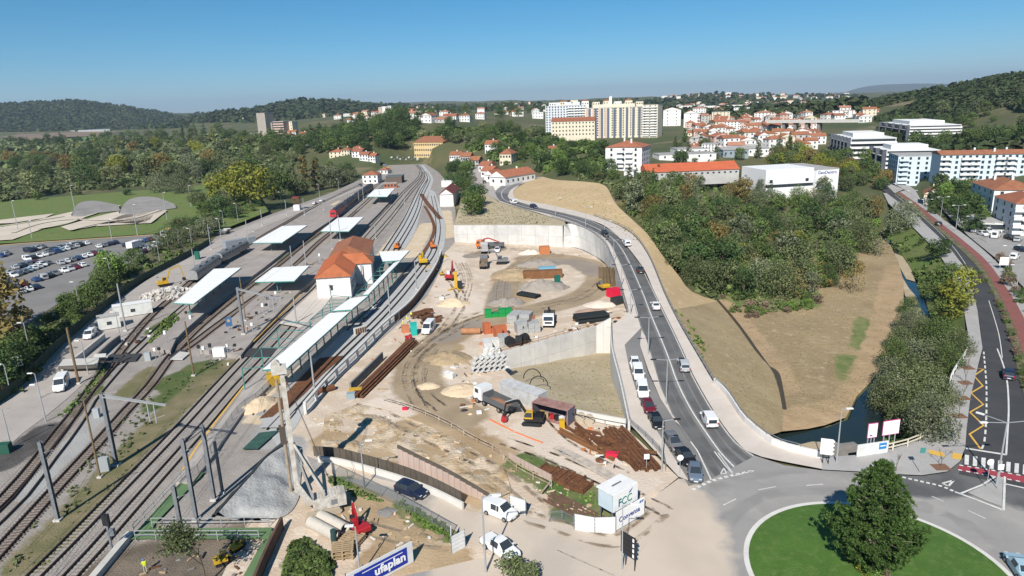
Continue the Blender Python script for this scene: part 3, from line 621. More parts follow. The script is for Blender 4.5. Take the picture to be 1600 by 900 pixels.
# press the base sheet below every surface laid on top of it
gv = [];gf = []
for V,F in GROUND:
    o_ = len(gv);gv += V;gf += [[i + o_ for i in f] for f in F]
bvh0 = BVHTree.FromPolygons(gv,gf)
push = np.full(len(bx),1e9)
for i in np.nonzero(RS.ravel() < 700)[0]:
    h = bvh0.ray_cast(Vector((bx[i],by[i],200)),Vector((0,0,-1)))
    if h[0] is not None:
        zz = h[0].z
        h2 = bvh0.ray_cast(h[0] - Vector((0,0,.01)),Vector((0,0,-1)))
        while h2[0] is not None: zz = min(zz,h2[0].z);h2 = bvh0.ray_cast(h2[0] - Vector((0,0,.01)),Vector((0,0,-1)))
        push[i] = zz
pg = push.reshape(RS.shape);mn = pg.copy()
mn[1:] = np.minimum(mn[1:],pg[:-1]);mn[:-1] = np.minimum(mn[:-1],pg[1:]);q_ = mn.copy()
mn[:,1:] = np.minimum(mn[:,1:],q_[:,:-1]);mn[:,:-1] = np.minimum(mn[:,:-1],q_[:,1:])
bz = np.minimum(bz,mn.ravel() - .5)
idx = np.arange(len(bx)).reshape(RS.shape)
faces = np.stack([idx[:-1,:-1],idx[:-1,1:],idx[1:,1:],idx[1:,:-1]],-1).reshape(-1,4)[:,::-1]
me = bpy.data.meshes.new('ground');me.from_pydata(np.stack([bx,by,bz],1).tolist(),[],faces.tolist());me.polygons.foreach_set('use_smooth',[True] * len(faces));me.update()
groundmat = M('terrain',(.062,.082,.030),col2=(.125,.115,.052),scale=.012,col3=(.20,.165,.095),scale3=.02,lo3=.58,hi3=.66,bump=1.0,bscale=.25)
me.materials.append(groundmat)
g_o = link('ground',me);tag(g_o,kind='structure')
GROUND.append(([Vector(v) for v in zip(bx,by,bz)],faces.tolist()))
gv = [];gf = []
for V,F in GROUND:
    o_ = len(gv);gv += V;gf += [[i + o_ for i in f] for f in F]
BVH = BVHTree.FromPolygons(gv,gf)
def G(x,y):
    h = BVH.ray_cast(Vector((x,y,3000)),Vector((0,0,-1)))
    return h[0].z if h[0] is not None else 0.0
def S(px,py):
    """ground point seen at a pixel"""
    h = BVH.ray_cast(CO,ray(px,py).normalized())
    return h[0].copy() if h[0] is not None else W(px,min(py,400),0)
def yawpx(a,b):
    A,B = S(*a),S(*b);return math.atan2(B.y - A.y,B.x - A.x)
# distant blue mountain
def ridge(name,pts,D,depth,m,base=0):
    P = resample([WD(x,y,D) for x,y in pts],70);V = [];F = []
    n = len(P);rows = 7
    for r in range(rows):
        t = r / (rows - 1)
        for i,p in enumerate(P):
            q = Vector((p.x,p.y,0));dirv = q.normalized();f = 1 - abs(t * 2 - 1);f = f ** .8
            nn = noise.fractal(Vector((q.x / 900,q.y / 900 + r * .7,0)),1,2,4)
            V.append(q + dirv * depth * (t - .5) * 2 + Vector((0,0,base + (p.z - base) * f * (1 + .10 * nn * (1 if 0 < r < rows - 1 and r != 3 else .1)))))
    for r in range(rows - 1):
        for i in range(n - 1): F.append([r * n + i,r * n + i + 1,(r + 1) * n + i + 1,(r + 1) * n + i])
    o = link(name,mesh(name,V,upfaces(V,F),m,smooth=True));tag(o,kind='structure');return o
mtn = M('mountain_scrub',(.045,.06,.035),col2=(.09,.085,.05),scale=.0012)
ridge('mountain',[(1270,162),(1310,148),(1340,138),(1370,133),(1400,131.5),(1440,130.5),(1480,131),(1520,133),(1600,138),(1700,150)],15000,2500,mtn)
ridge('hills',[(540,172),(580,165),(640,160),(700,158),(760,160),(800,156),(840,160),(900,161),(960,158),(1030,156),(1100,150),(1300,152)],7500,900,mtn)
# ================================================================== RAIL TRACKS
def sleeper_mesh(m,w): return MB().box(-w / 2,w / 2,-.12,.12,-.16,.0).me('sleeper',m)
SLW = sleeper_mesh(sleeper_wood,2.6);SLC = MB().box(-1.25,1.25,-.12,.12,-.16,-.055).me('sleeper',sleeper_conc)
def rails(P,parent,gauge=1.668,w=.17,h=.2,z=0.0):  # width and dark tone take in the shadow beside each rail
    for s in (-1,1):
        Q = offset(P,s * gauge / 2);mb = MB();A = offset(Q,-w / 2);B = offset(Q,w / 2)
        for i in range(len(Q) - 1):
            mb.quadbox([A[i] + Vector((0,0,z - .02)),B[i] + Vector((0,0,z - .02)),B[i + 1] + Vector((0,0,z - .02)),A[i + 1] + Vector((0,0,z - .02)),
                        A[i] + Vector((0,0,z + h)),B[i] + Vector((0,0,z + h)),B[i + 1] + Vector((0,0,z + h)),A[i + 1] + Vector((0,0,z + h))])
        mb.build('rail',rail_m,parent)
def track(label,pts,sl=None,npart=120,z=.06,step=.62):
    P0 = L(pts,z);n = max(20,int(plen(P0) / 5));P = resample(P0,n)
    t = thing('railway_track',label,'railway track')
    rails(P,t,z=.0)
    if sl:
        m = int(plen(P) / step);Q = resample(P,m,False);Q = [q for q in Q];rest = MB();k = 0
        for i,q in enumerate(Q):
            d = Q[min(i + 1,m - 1)] - Q[max(i - 1,0)];rz = math.atan2(d.y,d.x) - math.pi / 2
            x,y,dd = proj(q)
            if not (-60 < x < 1660 and y < 960): continue
            if k < npart:
                o = link('sleeper',sl,t,q,rz);k += 1
            elif dd < 330: rest.cbox(q - Vector((0,0,.08 if sl is SLW else .135)),2.5,.24,.16,rz)
        if rest.V: tag(rest.build('sleeper_run',sleeper_conc if sl is SLC else sleeper_wood,t),kind='stuff')
    return t
T1 = [(-16,960),(54,900),(200,752),(279,670),(343,600),(382,559),(445,495),(490,455),(530,412),(560,378),(599,335),(634,297),(654,278),(657,266),(650,257)]
T2 = [(46,960),(111,900),(219,779),(310,676),(375,600),(405,570),(462,508),(508,462),(548,413),(576,380),(611,340),(642,300),(659,280),(661,268),(655,258)]
track('concrete-sleepered track with two dark rails nearest the green walkway',T2,SLC,200)
track('concrete-sleepered main track between the weedy strip and the track by the green walkway',T1,SLC,200)
T3 = [(-60,925),(0,860),(73,779),(130,717),(169,674),(198,641),(234,603),(262,564),(282,540),(310,512),(348,480),(384,452),(400,440),(440,410),(475,381),(500,362),(530,336),(565,308),(600,280)]
track('timber-sleepered track running past the tall wooden post and between the platforms',T3,SLW,280)
T3b = [(270,557),(300,538),(330,515),(375,482),(430,442),(470,406),(500,377),(535,349),(570,318),(605,286)]
track('second track in the gap between the two island platforms, on the right',T3b,SLW,120)
T4 = [(-70,850),(9,776),(38,744),(63,713),(88,680),(112,651),(134,619),(172,568),(185,553),(232,497),(280,456),(330,415),(385,384),(440,352),(500,318),(560,290),(590,276)]
track('leftmost railway track, passing the dark crossing panels and the grey railcar',T4,SLW,280)
T5 = [(-50,855),(20,790),(52,752),(78,717),(104,684),(128,650),(145,622),(194,565),(214,546),(254,508),(292,476),(340,442)]
track('siding that merges into the leftmost track by the crossing panels',T5,None)
track('curved slab track with rails nearest the tan strip by the old platforms',[(600,395),(632,345),(648,312),(656,295),(666,278),(660,266),(653,259)],None,z=.2)
track('curved slab track on the inside of the pale bend beyond the canopy',[(618,392),(643,350),(654,325),(660,303),(670,280),(664,268)],None,z=.2)
track('new slab track curving past the yellow rail crane',[(676,306),(683,340),(684,365),(676,395),(655,424),(625,462),(585,505),(540,548),(500,590),(455,640),(425,672)],None,z=.2)
track('new slab track below the canopy edge with a buffer stop',[(660,396),(640,420),(600,466),(570,494),(548,516)],None,z=.2)
mb = MB()
P = resample(L([(658,303),(668,318),(688,342)],.12),14);A = offset(P,-1.1);B = offset(P,1.1)
strip('brown_trackbed',A,B,rust,14,up=.1,smooth=False)
strip('brown_trackbed',L([(661,322),(671,340),(676,357),(671,375),(658,396)]),L([(665,322),(676,340),(681,357),(676,376),(664,397)]),rust,30,up=.16)
strip('brown_trackbed',L([(405,655),(440,622),(480,580),(500,560)]),L([(440,650),(480,612),(505,585),(540,556)]),rust,20,up=.12)
# crossing panels between the rails
def panel(pts,m=concrete_dark,label='dark rubber crossing panel laid across the left tracks',nm='crossing_panel',z=.33,t=.18,cat='crossing panel',group=None):
    P = L(pts,z);o = MB().quadbox([p - Vector((0,0,t)) for p in P] + P).build(nm,m);tag(o,label,cat,group);return o
panel([(162,566),(185,565),(196,553),(172,554)],M('rubber_panel',(.05,.05,.052),rough=.9),'dark crossing panel over the leftmost track')
panel([(186,565),(212,563),(221,552),(198,553)],MATS['rubber_panel'],'dark crossing panel over the merging siding')
panel([(374,556),(422,556),(436,544),(384,544)],MATS['rubber_panel'],'wide dark crossing panel over the main tracks by the canopy')
panel([(262,560),(276,561),(292,548),(280,546)],MATS['rubber_panel'],'narrow dark crossing panel at the tip of the left platform')
panel([(266,561),(285,561),(297,551),(281,549)],concrete,'pale concrete crossing slab at the tip of the left platform',z=.36)

# ================================================================== WALLS AND FENCES
def wall(name,label,pts,z0,z1,t,m,cat='wall',n=None,cap=None,ztop=None):
    P = L(pts,z0 if not isinstance(z0,list) else z0);n = n or max(8,int(plen(P) / 2));P = resample(P,n)
    tp = [z1] * n if not isinstance(z1,list) else [p.z for p in resample([Vector((q[0],0,zz)) for q,zz in zip([(i,0) for i in range(len(z1))],z1)],n,False)]
    bt = [p.z - .4 for p in P]
    if not isinstance(z1,list): tp = [p.z + z1 for p in P]
    o = wallmesh(MB(),P,bt,tp,t).build(name,m);tag(o,label,cat)
    return o,P,tp
def panel_wall(name,label,base,top,t,m,step=3.0,cat='retaining wall',rowsplit=1,gap=.035):
    """cast concrete wall: each formwork panel is a part with a recessed joint"""
    A0 = resample(base,200);B0 = resample(top,200);n = max(2,int(plen(A0) / step));A = resample(A0,n + 1,False);B = resample(B0,n + 1,False)
    r = thing(name,label,cat,A[0]);inv = Matrix.Translation(-A[0])
    core = MB()
    C = [(a + b) / 2 for a,b in zip(A,B)];off = offset(C,t / 2)
    for i in range(n):
        dA = [offset([A[i],A[i + 1]],s * t / 2) for s in (-.6,.6)]
        core.quadbox([inv @ (dA[0][0] - Vector((0,0,.5))),inv @ (dA[1][0] - Vector((0,0,.5))),inv @ (dA[1][1] - Vector((0,0,.5))),inv @ (dA[0][1] - Vector((0,0,.5))),
                      inv @ Vector((dA[0][0].x,dA[0][0].y,B[i].z - .03)),inv @ Vector((dA[1][0].x,dA[1][0].y,B[i].z - .03)),inv @ Vector((dA[1][1].x,dA[1][1].y,B[i + 1].z - .03)),inv @ Vector((dA[0][1].x,dA[0][1].y,B[i + 1].z - .03))])
    core.build('wall_core',concrete,r)
    for i in range(n):
        d = (A[i + 1] - A[i]);d.z = 0;ln = d.length;d.normalize();g = d * gap
        a0,a1 = A[i] + g,A[i + 1] - g;sd = [offset([a0,a1],s * t / 2) for s in (-1,1)]
        for k in range(rowsplit):
            f0,f1 = k / rowsplit,(k + 1) / rowsplit
            zz = lambda j,f: (A[i + j].z - .3) + (B[i + j].z - (A[i + j].z - .3)) * f
            gz = gap if k else 0
            V = []
            for f,add in ((f0,gz),(f1,0)):
                for (sx,j) in ((0,0),(1,0),(1,1),(0,1)):
                    p = sd[sx][j];V.append(inv @ Vector((p.x,p.y,zz(j,f) + add)))
            MB().quadbox(V).build('panel',m,r)
    return r
concrete_v = M('cast_concrete',(.60,.585,.555),col2=(.52,.505,.48),scale=.35,col3=(.44,.425,.40),scale3=.25,lo3=.55,hi3=.75,objvar=.06)
# back wall of the site
panel_wall('retaining_wall','pale panelled concrete wall across the far end of the building site',BWB,BWT,.7,concrete_v,5,rowsplit=2)
# curved wall that carries the road
cw_b = L([(880,386),(903,387.5),(929,400),(947,413),(958,439),(970,462),(980,486)],[0,0,0,0,0,0,.2])
cw_t = [Vector((BWB[3].x + .3,BWB[3].y,7.35))] + L([(892,349),(918,359),(943,379),(957,405),(968,440),(980,486)],[7.1,6.8,6,4.8,3.6,2.6])
def curved_face():
    n = 40;A = resample(cw_b,n);B = resample(cw_t,n);r = thing('retaining_wall','tall pale concrete wall curving under the main road at the right of the site','retaining wall')
    step = 2
    for i in range(0,n - 1,step):
        j = min(i + step,n - 1);g = (A[j] - A[i]).normalized() * .05
        for k in range(2):
            f0,f1 = k / 2,(k + 1) / 2
            q = lambda idx,f: A[idx].lerp(B[idx],f)
            out = Vector((-.35,-.1,0))
            P8 = [q(i,f0) + g,q(j,f0) - g,q(j,f0) - g - out,q(i,f0) + g - out]
            Q8 = [q(i,f1) + g - Vector((0,0,.06)),q(j,f1) - g - Vector((0,0,.06)),q(j,f1) - g - out - Vector((0,0,.06)),q(i,f1) + g - out - Vector((0,0,.06))]
            MB().quadbox(P8 + Q8).build('panel',concrete_v,r)
    V = [];F = []
    for i in range(n): V += [A[i] - Vector((-.12,0,.3)),B[i] - Vector((-.12,0,0))]
    for i in range(n - 1): F.append([2 * i,2 * i + 2,2 * i + 3,2 * i + 1])
    link('wall_core',mesh('wall_core',V,F,concrete),r)
    return r
curved_face()
# walls round the sunken plot
fw = L([(768,556),(850,534),(931,511)],0)
fb = [Vector((p.x,p.y,-6.2)) for p in fw]
panel_wall('retaining_wall','long pale panelled wall facing the sunken sandy plot',fb,[Vector((p.x,p.y,.25)) for p in fw],.6,concrete_v,3.2,rowsplit=2)
P = L([(931,511),(955,511)],0);panel_wall('retaining_wall','short end wall at the far right corner of the sunken plot',[Vector((p.x,p.y,-6.2)) for p in P],[Vector((P[0].x,P[0].y,.3)),Vector((P[1].x,P[1].y,2.2))],.6,concrete_pale,4)
def railing(label,pts,h=1.0,step=2.0,m=galv_pale,cat='railing',posts=True,bars=2,up=0.0,r=.04,name='railing',group=None):
    P0 = resample(pts,120);n = max(2,int(plen(P0) / step));P = resample(P0,n + 1,False)
    t = thing(name,label,cat,P[0],group=group);o = -P[0]
    for k in range(bars):
        mb = MB();z = up + h * (k + 1) / bars
        for i in range(n): mb.bar(P[i] + o + Vector((0,0,z)),P[i + 1] + o + Vector((0,0,z)),r * 2,r * 2)
        mb.build('rail',m,t)
    if posts:
        pm = MB().box(-r,r,-r,r,-.2,h).me('post',m)
        for p in P: link('post',pm,t,p + o + Vector((0,0,up)))
    return t
# concrete side wall of the ramp with its railing
sideP = L([(955,511),(957,548),(970,600),(983,662)],[2.2,1.7,1.0,.3]);sb = [Vector((p.x,p.y,z)) for p,z in zip(sideP,(-6.3,-6.2,-4,-1.2))]
o = wallmesh(MB(),resample(sideP,30),[p.z for p in resample(sb,30)],[p.z + .5 for p in resample(sideP,30)],.35).build('ramp_wall',concrete_pale);tag(o,'narrow concrete wall between the sunken plot and the ramp pavement','wall')
railing('pale metal railing along the top of the ramp wall',sideP,h=1.1,step=1.6,up=.5,bars=3)
railing('dark thin railing on top of the long plot wall',fw,h=.9,step=2.2,m=rust,up=.25,bars=2,r=.03)
lw = wall('parapet_wall','low white parapet at the near edge of the sunken plot',[(884,648),(930,658),(978,667)],0,1.3,.3,concrete_pale)
railing('dark railing on the low white parapet of the sunken plot',L([(884,647),(930,657),(978,666)],1.3),h=.35,step=2.5,m=darksteel,bars=1)
railing('long thin railing along the top of the curved road wall',[p + Vector((0,0,.12)) for p in LW_TOP[3:]],h=1.0,step=3,m=galv,bars=2,r=.05)
railing('dark guard rail along the outer edge of the main road',[p + Vector((0,0,.12)) for p in OUT[6:13]],h=1.0,step=2.5,m=galv,bars=2,r=.05)
par = wall('parapet_wall','white bridge parapet bending round from the main road to the river mouth',[(1116,600),(1136,620),(1160,656),(1185,680),(1212,698),(1250,709),(1284,717)],[.9,.5,.2,0,0,0,0],1.1,.35,M('white_parapet',(.74,.71,.67),col2=(.66,.63,.6),scale=.8))
railing('thin grey handrail on the white bridge parapet',[p + Vector((0,0,1.1)) for p in L([(1118,603),(1136,620),(1160,656),(1185,680),(1212,698),(1250,709)],[.9,.5,.2,0,0,0])],h=.35,step=2.5,m=galv,bars=1)
railing('cream wooden railing along the pavement beside the river bushes',L([(1342,713),(1396,703),(1440,688),(1472,658),(1476,640)],.14),h=1.1,step=2.6,m=M('cream_timber',(.66,.60,.48),col2=(.58,.52,.40),scale=1),bars=2,r=.07)
railing('white railing at the far end of the river bushes',L([(1484,598),(1490,584),(1508,556),(1513,540)],.14),h=1.1,step=2.0,m=whitepaint,bars=2,r=.05)
bz_ = L([(1286,716),(1340,713)],-.4);o = wallmesh(MB(),resample([W(1290,706,-1.2),W(1336,700,-1.2)],6),-5,-.4,.8).build('culvert_wall',concrete_dark);tag(o,'dark concrete culvert wall under the pavement by the river','wall')
# wall along the new slab: sheet piles with a pale frame in front
PW = [(690,400),(682,422),(666,449),(640,484),(600,519),(560,560),(520,599),(478,648)]
pw = L(PW,0);PWr = resample(pw,60)
t = thing('trackside_wall','brown trackside wall topped by a pale concrete rail beside the building site','wall',PWr[0]);o = -PWr[0]
wallmesh(MB(),[p + o for p in PWr[:36]],o.z - .3,o.z + 1.9,.3).build('sheet_pile_face',M('brown_wall',(.13,.075,.055),col2=(.09,.055,.042),scale=.7,stretch=(1,1,.2)),t)
Q = [p + o + Vector((0,0,2.05)) for p in PWr]
mb = MB()
for i in range(len(Q) - 1): mb.bar(Q[i],Q[i + 1],.5,.35)
mb.build('top_beam',concrete_v,t);mb = MB()
for i in range(34,len(Q) - 1): mb.bar(Q[i] - Vector((0,0,1.9)),Q[i + 1] - Vector((0,0,1.9)),.5,.4)
mb.build('bottom_beam',concrete_v,t);pm = MB().box(-.22,.22,-.22,.22,0,1.9).me('post',concrete_v)
for p in resample(Q[34:],11,False): link('post',pm,t,p - Vector((0,0,1.9)))
wall('kerb_wall','short grey wall stub standing beside the rusty beams',[(548,612),(575,585),(598,562)],0,1.6,.35,concrete_dark)
# low walls of the service yard, at the left
wall('loading_wall','low grey wall of the ramp behind the parked white car',[(98,583),(128,560),(164,530)],0,1.3,.4,concrete,n=14)
wall('loading_wall','second low grey wall stepping down to the tracks',[(150,566),(172,545),(188,533)],0,1.4,.4,concrete_dark,n=8)
o = MB().quadbox([p for p in L([(92,580),(152,577),(152,566),(100,570)],-.2)] + [p for p in L([(91,572),(152,569),(155,559),(99,561)],2.2)]).build('loading_ramp',concrete);tag(o,'whitewashed concrete loading ramp beside the leftmost track','ramp')
o = MB().quadbox(L([(146,566),(165,565),(165,560),(148,561)],-.1) + L([(145,559),(165,558),(166,552),(148,553)],1.7)).build('concrete_block',concrete_pale);tag(o,'white concrete block at the end of the loading ramp','block')
# fence mesh helper
fence_mesh = M('wire_mesh',(.19,.205,.20),rough=.7)
_nt = fence_mesh.node_tree;_b = _nt.nodes['Principled BSDF'];_tr = _nt.nodes.new('ShaderNodeBsdfTransparent');_mx = _nt.nodes.new('ShaderNodeMixShader');_mx.inputs[0].default_value = .32
_nt.links.new(_tr.outputs[0],_mx.inputs[1]);_nt.links.new(_b.outputs[0],_mx.inputs[2]);_nt.links.new(_mx.outputs[0],_nt.nodes['Material Output'].inputs['Surface'])
def mesh_fence(label,pts,h=1.9,step=3.0,m=None,pm_=galv,name='mesh_fence',z=0.0):
    P0 = resample(L(pts,z) if not isinstance(pts[0],Vector) else pts,80);n = max(2,int(plen(P0) / step));P = resample(P0,n + 1,False)
    t = thing(name,label,'fence',P[0]);o = -P[0]
    for i in range(n):
        d = (P[i + 1] - P[i]).normalized() * .06
        MB().poly([P[i] + o + d,P[i + 1] + o - d,P[i + 1] + o - d + Vector((0,0,h)),P[i] + o + d + Vector((0,0,h))]).build('mesh_panel',m or fence_mesh,t)
    mb_ = MB()
    for i in range(n): mb_.bar(P[i] + o + Vector((0,0,h)),P[i + 1] + o + Vector((0,0,h)),.05,.05)
    mb_.build('top_rail',pm_,t)
    pm = MB().box(-.04,.04,-.04,.04,-.1,h + .1).me('post',pm_)
    for p in P: link('post',pm,t,p + o)
    return t
mesh_fence('dark green mesh fence between the scrub and the yard road',[(-40,655),(18,618),(60,577),(108,530),(168,480),(222,440),(288,405),(330,380)],h=2,m=M('green_screen',(.035,.06,.04),rough=.9),pm_=darksteel)
mesh_fence('wire fence along the access road above the excavated pit',[(520,741),(570,765),(625,792),(660,812),(705,838)],h=1.8,step=3.2)
mesh_fence('orange-netted site fence along the platform edge',[(430,600),(400,630),(376,646),(345,690),(328,718),(300,760)],h=1.7,step=2.6)
mesh_fence('wire fence on the ramp pavement above the rusty sheet piles',[(985,666),(1012,690),(1035,716),(1040,735)],h=1.2,step=2.2)
mesh_fence('low wire gate panels left of the white hoarding',[(858,816),(872,812),(896,824)],h=1.4,step=2.2)
# underpass walls
wall('kerb_barrier','pale concrete barrier curving along the access road',[(498,722),(530,726),(565,735),(600,745),(640,758),(680,774),(724,796)],0,.95,.3,concrete_pale,n=40)
nf = L([(491,716),(530,719),(565,728),(600,738),(640,751),(680,768),(722,790)],0)
t = thing('noise_screen','dark brown screen standing behind the pale access-road barrier','screen',nf[0]);nr = resample(nf,26);o = -nf[0]
dk = M('screen_board',(.115,.095,.075),col2=(.085,.07,.056),scale=.6,objvar=.12)
for i in range(25):
    a_,b_ = nr[i] + o,nr[i + 1] + o;d = (b_ - a_).normalized() * .03
    MB().bar(a_ + d + Vector((0,0,1.15)),b_ - d + Vector((0,0,1.15)),.14,1.5).build('board',dk,t)
pk = L([(624,731),(660,744),(700,758),(740,775),(766,787)],0)
t = thing('pink_wall','pink concrete wall with a dark rail on top beside the access road','wall',pk[0]);nr = resample(pk,17);o = -pk[0]
for i in range(16):
    a_,b_ = nr[i] + o,nr[i + 1] + o;d = (b_ - a_).normalized() * .025;f = 1 - i / 22
    MB().bar(a_ + d + Vector((0,0,1.5 * f)),b_ - d + Vector((0,0,1.5 * f)),.3,3.0 * f).build('panel',pinkconc,t)
mb = MB()
for i in range(16): mb.bar(nr[i] + o + Vector((0,0,3.0 * (1 - i / 22) + .28)),nr[i + 1] + o + Vector((0,0,3.0 * (1 - (i + 1) / 22) + .28)),.2,.5)
mb.build('top_rail',dk,t)
pk = L([(795,716),(830,735),(862,752)],0);nr = resample(pk,11)
t = thing('pink_wall','low pink panel wall beside the grassy patch of rusty steel','wall',pk[0]);o = -pk[0]
for i in range(10):
    a_,b_ = nr[i] + o,nr[i + 1] + o;d = (b_ - a_).normalized() * .03
    MB().bar(a_ + d + Vector((0,0,.45)),b_ - d + Vector((0,0,.45)),.2,.9).build('panel',pinkconc,t)
# hoardings of corrugated sheet; each sheet a part
def hoarding(label,pts,h=2.0,m=corrug,sheets=3,name='hoarding',z=0.0):
    P = L(pts,z);Q = resample(P,sheets + 1,False);t = thing(name,label,'hoarding',P[0]);o = -P[0]
    for i in range(sheets):
        a_,b_ = Q[i] + o,Q[i + 1] + o;d = (b_ - a_).normalized();nrm = Vector((d.y,-d.x,0)) * .05;mb = MB();rows = 9
        for k in range(rows):
            z0_,z1_ = h * k / rows,h * (k + 1) / rows;s = .5 if k % 2 else 1
            mb.quadbox([a_ + d * .03 - nrm + Vector((0,0,z0_)),b_ - d * .03 - nrm + Vector((0,0,z0_)),b_ - d * .03 + nrm * s + Vector((0,0,z0_)),a_ + d * .03 + nrm * s + Vector((0,0,z0_)),
                        a_ + d * .03 - nrm + Vector((0,0,z1_)),b_ - d * .03 - nrm + Vector((0,0,z1_)),b_ - d * .03 + nrm * s + Vector((0,0,z1_)),a_ + d * .03 + nrm * s + Vector((0,0,z1_))])
        mb.build('sheet',m,t)
    pm = MB().box(-.05,.05,-.05,.05,-.1,h + .15).me('post',galv)
    for p in Q: link('post',pm,t,p + o)
    return t
hoarding('white corrugated hoarding in front of the grassy patch of rusty steel',[(898,828),(928,834),(962,833)],h=2.1,sheets=2)
hoarding('white corrugated hoarding sheet behind the white van',[(797,797),(822,805)],h=2.0,sheets=1)
hoarding('white corrugated hoarding pair at the end of the wire fence',[(706,847),(706,868),(727,855)],h=2.2,sheets=2)
# ================================================================== STATION
def canopy(label,q,z=4.6,t=.25,legs=4,legm=teal,roofm=None,group=None,tilt=0.0,base=.9):
    P = [W(x,y,z) for x,y in q];c = sum(P,Vector()) / len(P);c0 = Vector((c.x,c.y,base))
    r = thing('platform_canopy',label,'canopy',c0,group=group);o = -c0
    mb = MB();n = len(P)
    mid0 = (P[0] + P[1]) / 2;mid1 = (P[2] + P[3]) / 2
    mb.quadbox([p + o - Vector((0,0,t)) for p in P] + [p + o for p in P]);mb.build('roof',roofm or M('canopy_white',(.82,.815,.80),rough=.6),r)
    mb = MB()
    for a_,b_ in ((0,1),(1,2),(2,3),(3,0)): mb.bar(P[a_] + o - Vector((0,0,t * .8)),P[b_] + o - Vector((0,0,t * .8)),.12,t * 1.1)
    mb.build('fascia',legm,r)
    n_ = max(3,int((P[3] - P[0]).length / 3.2))
    for k in range(1,n_): f = k / n_;MB().bar(P[0].lerp(P[3],f) + o + Vector((0,0,.01)),P[1].lerp(P[2],f) + o + Vector((0,0,.01)),.1,.07).build('roof_seam',M('roof_seam',(.60,.59,.57),rough=.7),r)
    h = z - t - base
    lm = MB().tube((0,0,0),(0,0,h),.14,n=8).me('post',legm)
    for k in range(legs):
        f = (k + .5) / legs;p = mid0.lerp(mid1,f);link('post',lm,r,Vector((p.x,p.y,base)) + o)
    mb = MB()
    for k in range(legs):
        f = (k + .5) / legs;a_ = P[0].lerp(P[3],f);b_ = P[1].lerp(P[2],f);mb.bar(a_ + o - Vector((0,0,t + .12)),b_ + o - Vector((0,0,t + .12)),.15,.22)
    mb.build('beam',legm,r)
    return r
canopy('white platform canopy nearest the rubble heap, grey railcar beyond it',[(272,473),(303,474),(377,418),(334,420)],legs=6)
canopy('white platform canopy on the left platform nearest the grey railcar',[(395,379),(441,378.5),(480,352),(441,353)],legs=5)
canopy('white platform canopy left of the station building, on the middle platform',[(398,440),(460,438.5),(483,415),(427,418)],legs=5)
canopy('white platform canopy just below the red locomotive',[(501,361),(545,361),(568,339),(528,340)],legs=5)
canopy('farthest white platform canopy by the dark goods shed',[(573,307),(605,307),(617,294),(585,296)],legs=4)
canopy('long white canopy in front of the station nearest the drilling rig',[(410,577),(450,573.5),(546,487),(515,489)],z=4.8,legs=8,base=.5)
canopy('short white canopy piece joining the station front',[(520,485),(550,483),(575,462),(547,466)],z=4.9,legs=3,base=.5)
canopy('narrow white canopy strip along the far side of the station',[(567,460),(576,459.5),(626,407),(615,411)],z=4.9,legs=7,base=.5)
canopy('white canopy behind the station with a dark roof strip',[(598,408),(626,406),(640,391),(592,393)],z=5.0,legs=3,base=.5)
# steel frames awaiting cover
def frame(label,pts_a,pts_b,z,n,m=teal,name='shelter_skeleton',base=.3):
    A = resample(L(pts_a,z),n,False);B = resample(L(pts_b,z),n,False);t = thing(name,label,'steel frame',Vector((A[0].x,A[0].y,base)));o = -t.location
    for i in range(n): MB().bar(A[i] + o,B[i] + o,.09,.12).build('beam',m,t)
    for P in (A,B):
        mb = MB()
        for i in range(n - 1): mb.bar(P[i] + o,P[i + 1] + o,.09,.12)
        mb.build('edge_beam',m,t)
    lm = MB().box(-.08,.08,-.08,.08,0,z - base).me('post',m)
    for i in range(0,n,2):
        link('post',lm,t,Vector((A[i].x,A[i].y,base)) + o)
    return t
frame('open teal steel canopy frame over the main tracks beside the long white canopy',[(378,576),(402,550),(428,520),(445,503)],[(412,574),(440,548),(470,520),(488,505)],4.5,6)
frame('teal steel frame between the forecourt and the long white canopy',[(484,500),(505,482),(520,462)],[(516,488),(530,478),(550,464)],4.7,6)
frame('teal steel frame in the shade beside the station side wall',[(556,460),(575,440),(598,412)],[(570,459),(592,438),(616,411)],4.6,8)

# station building
p0 = W(497,466,.5);p1 = W(549.5,462.5,.5);ux = (p1 - p0);wid = ux.length;ux.normalize();uy = Vector((-ux.y,ux.x,0))
yaw = math.atan2(ux.y,ux.x)
def windows(parent,spec,wm,fm=None,sill=False):
    """spec: list of (x, y, z, axis, w, h) in parent space; window glass box, frame parts"""
    cache = {}
    for (x,y,z,ax,w,h) in spec:
        k = (ax,round(w,2),round(h,2))
        if k not in cache:
            s = .06
            cache[k] = (MB().box(-w / 2,w / 2,-s,s,-h / 2,h / 2) if ax == 'x' else MB().box(-s,s,-w / 2,w / 2,-h / 2,h / 2)).me('window',wm)
        link('window',cache[k],parent,(x,y,z))
st = thing('station_building','white station building with a bright hipped tile roof beside the platforms','building',p0,yaw)
SW,SD,SH = wid,44.0,5.4
wb = MB().box(0,SW,0,24,-.6,SH);wb.box(1,SW + 3.2,24.003,SD,-.6,SH + .7);wb.box(SW + .003,SW + 4.5,14,21,-.6,SH)
wl = wb.build('wall',wallwhite,st)
def hip(mb,x0,x1,y0,y1,z,rh,ov=.5,hipf=True,hipb=True):
    x0 -= ov;x1 += ov;y0 -= ov;y1 += ov;cx = (x0 + x1) / 2;half = (x1 - x0) / 2
    a_,b_ = (cx,y0 + (half if hipf else 0),z + rh),(cx,y1 - (half if hipb else 0),z + rh)
    A,B,C,D = (x0,y0,z),(x1,y0,z),(x1,y1,z),(x0,y1,z)
    for f in ((A,B,a_),(B,C,b_,a_),(C,D,b_),(D,A,a_,b_)): mb.poly(f)
    mb.poly((D,C,B,A));return a_,b_
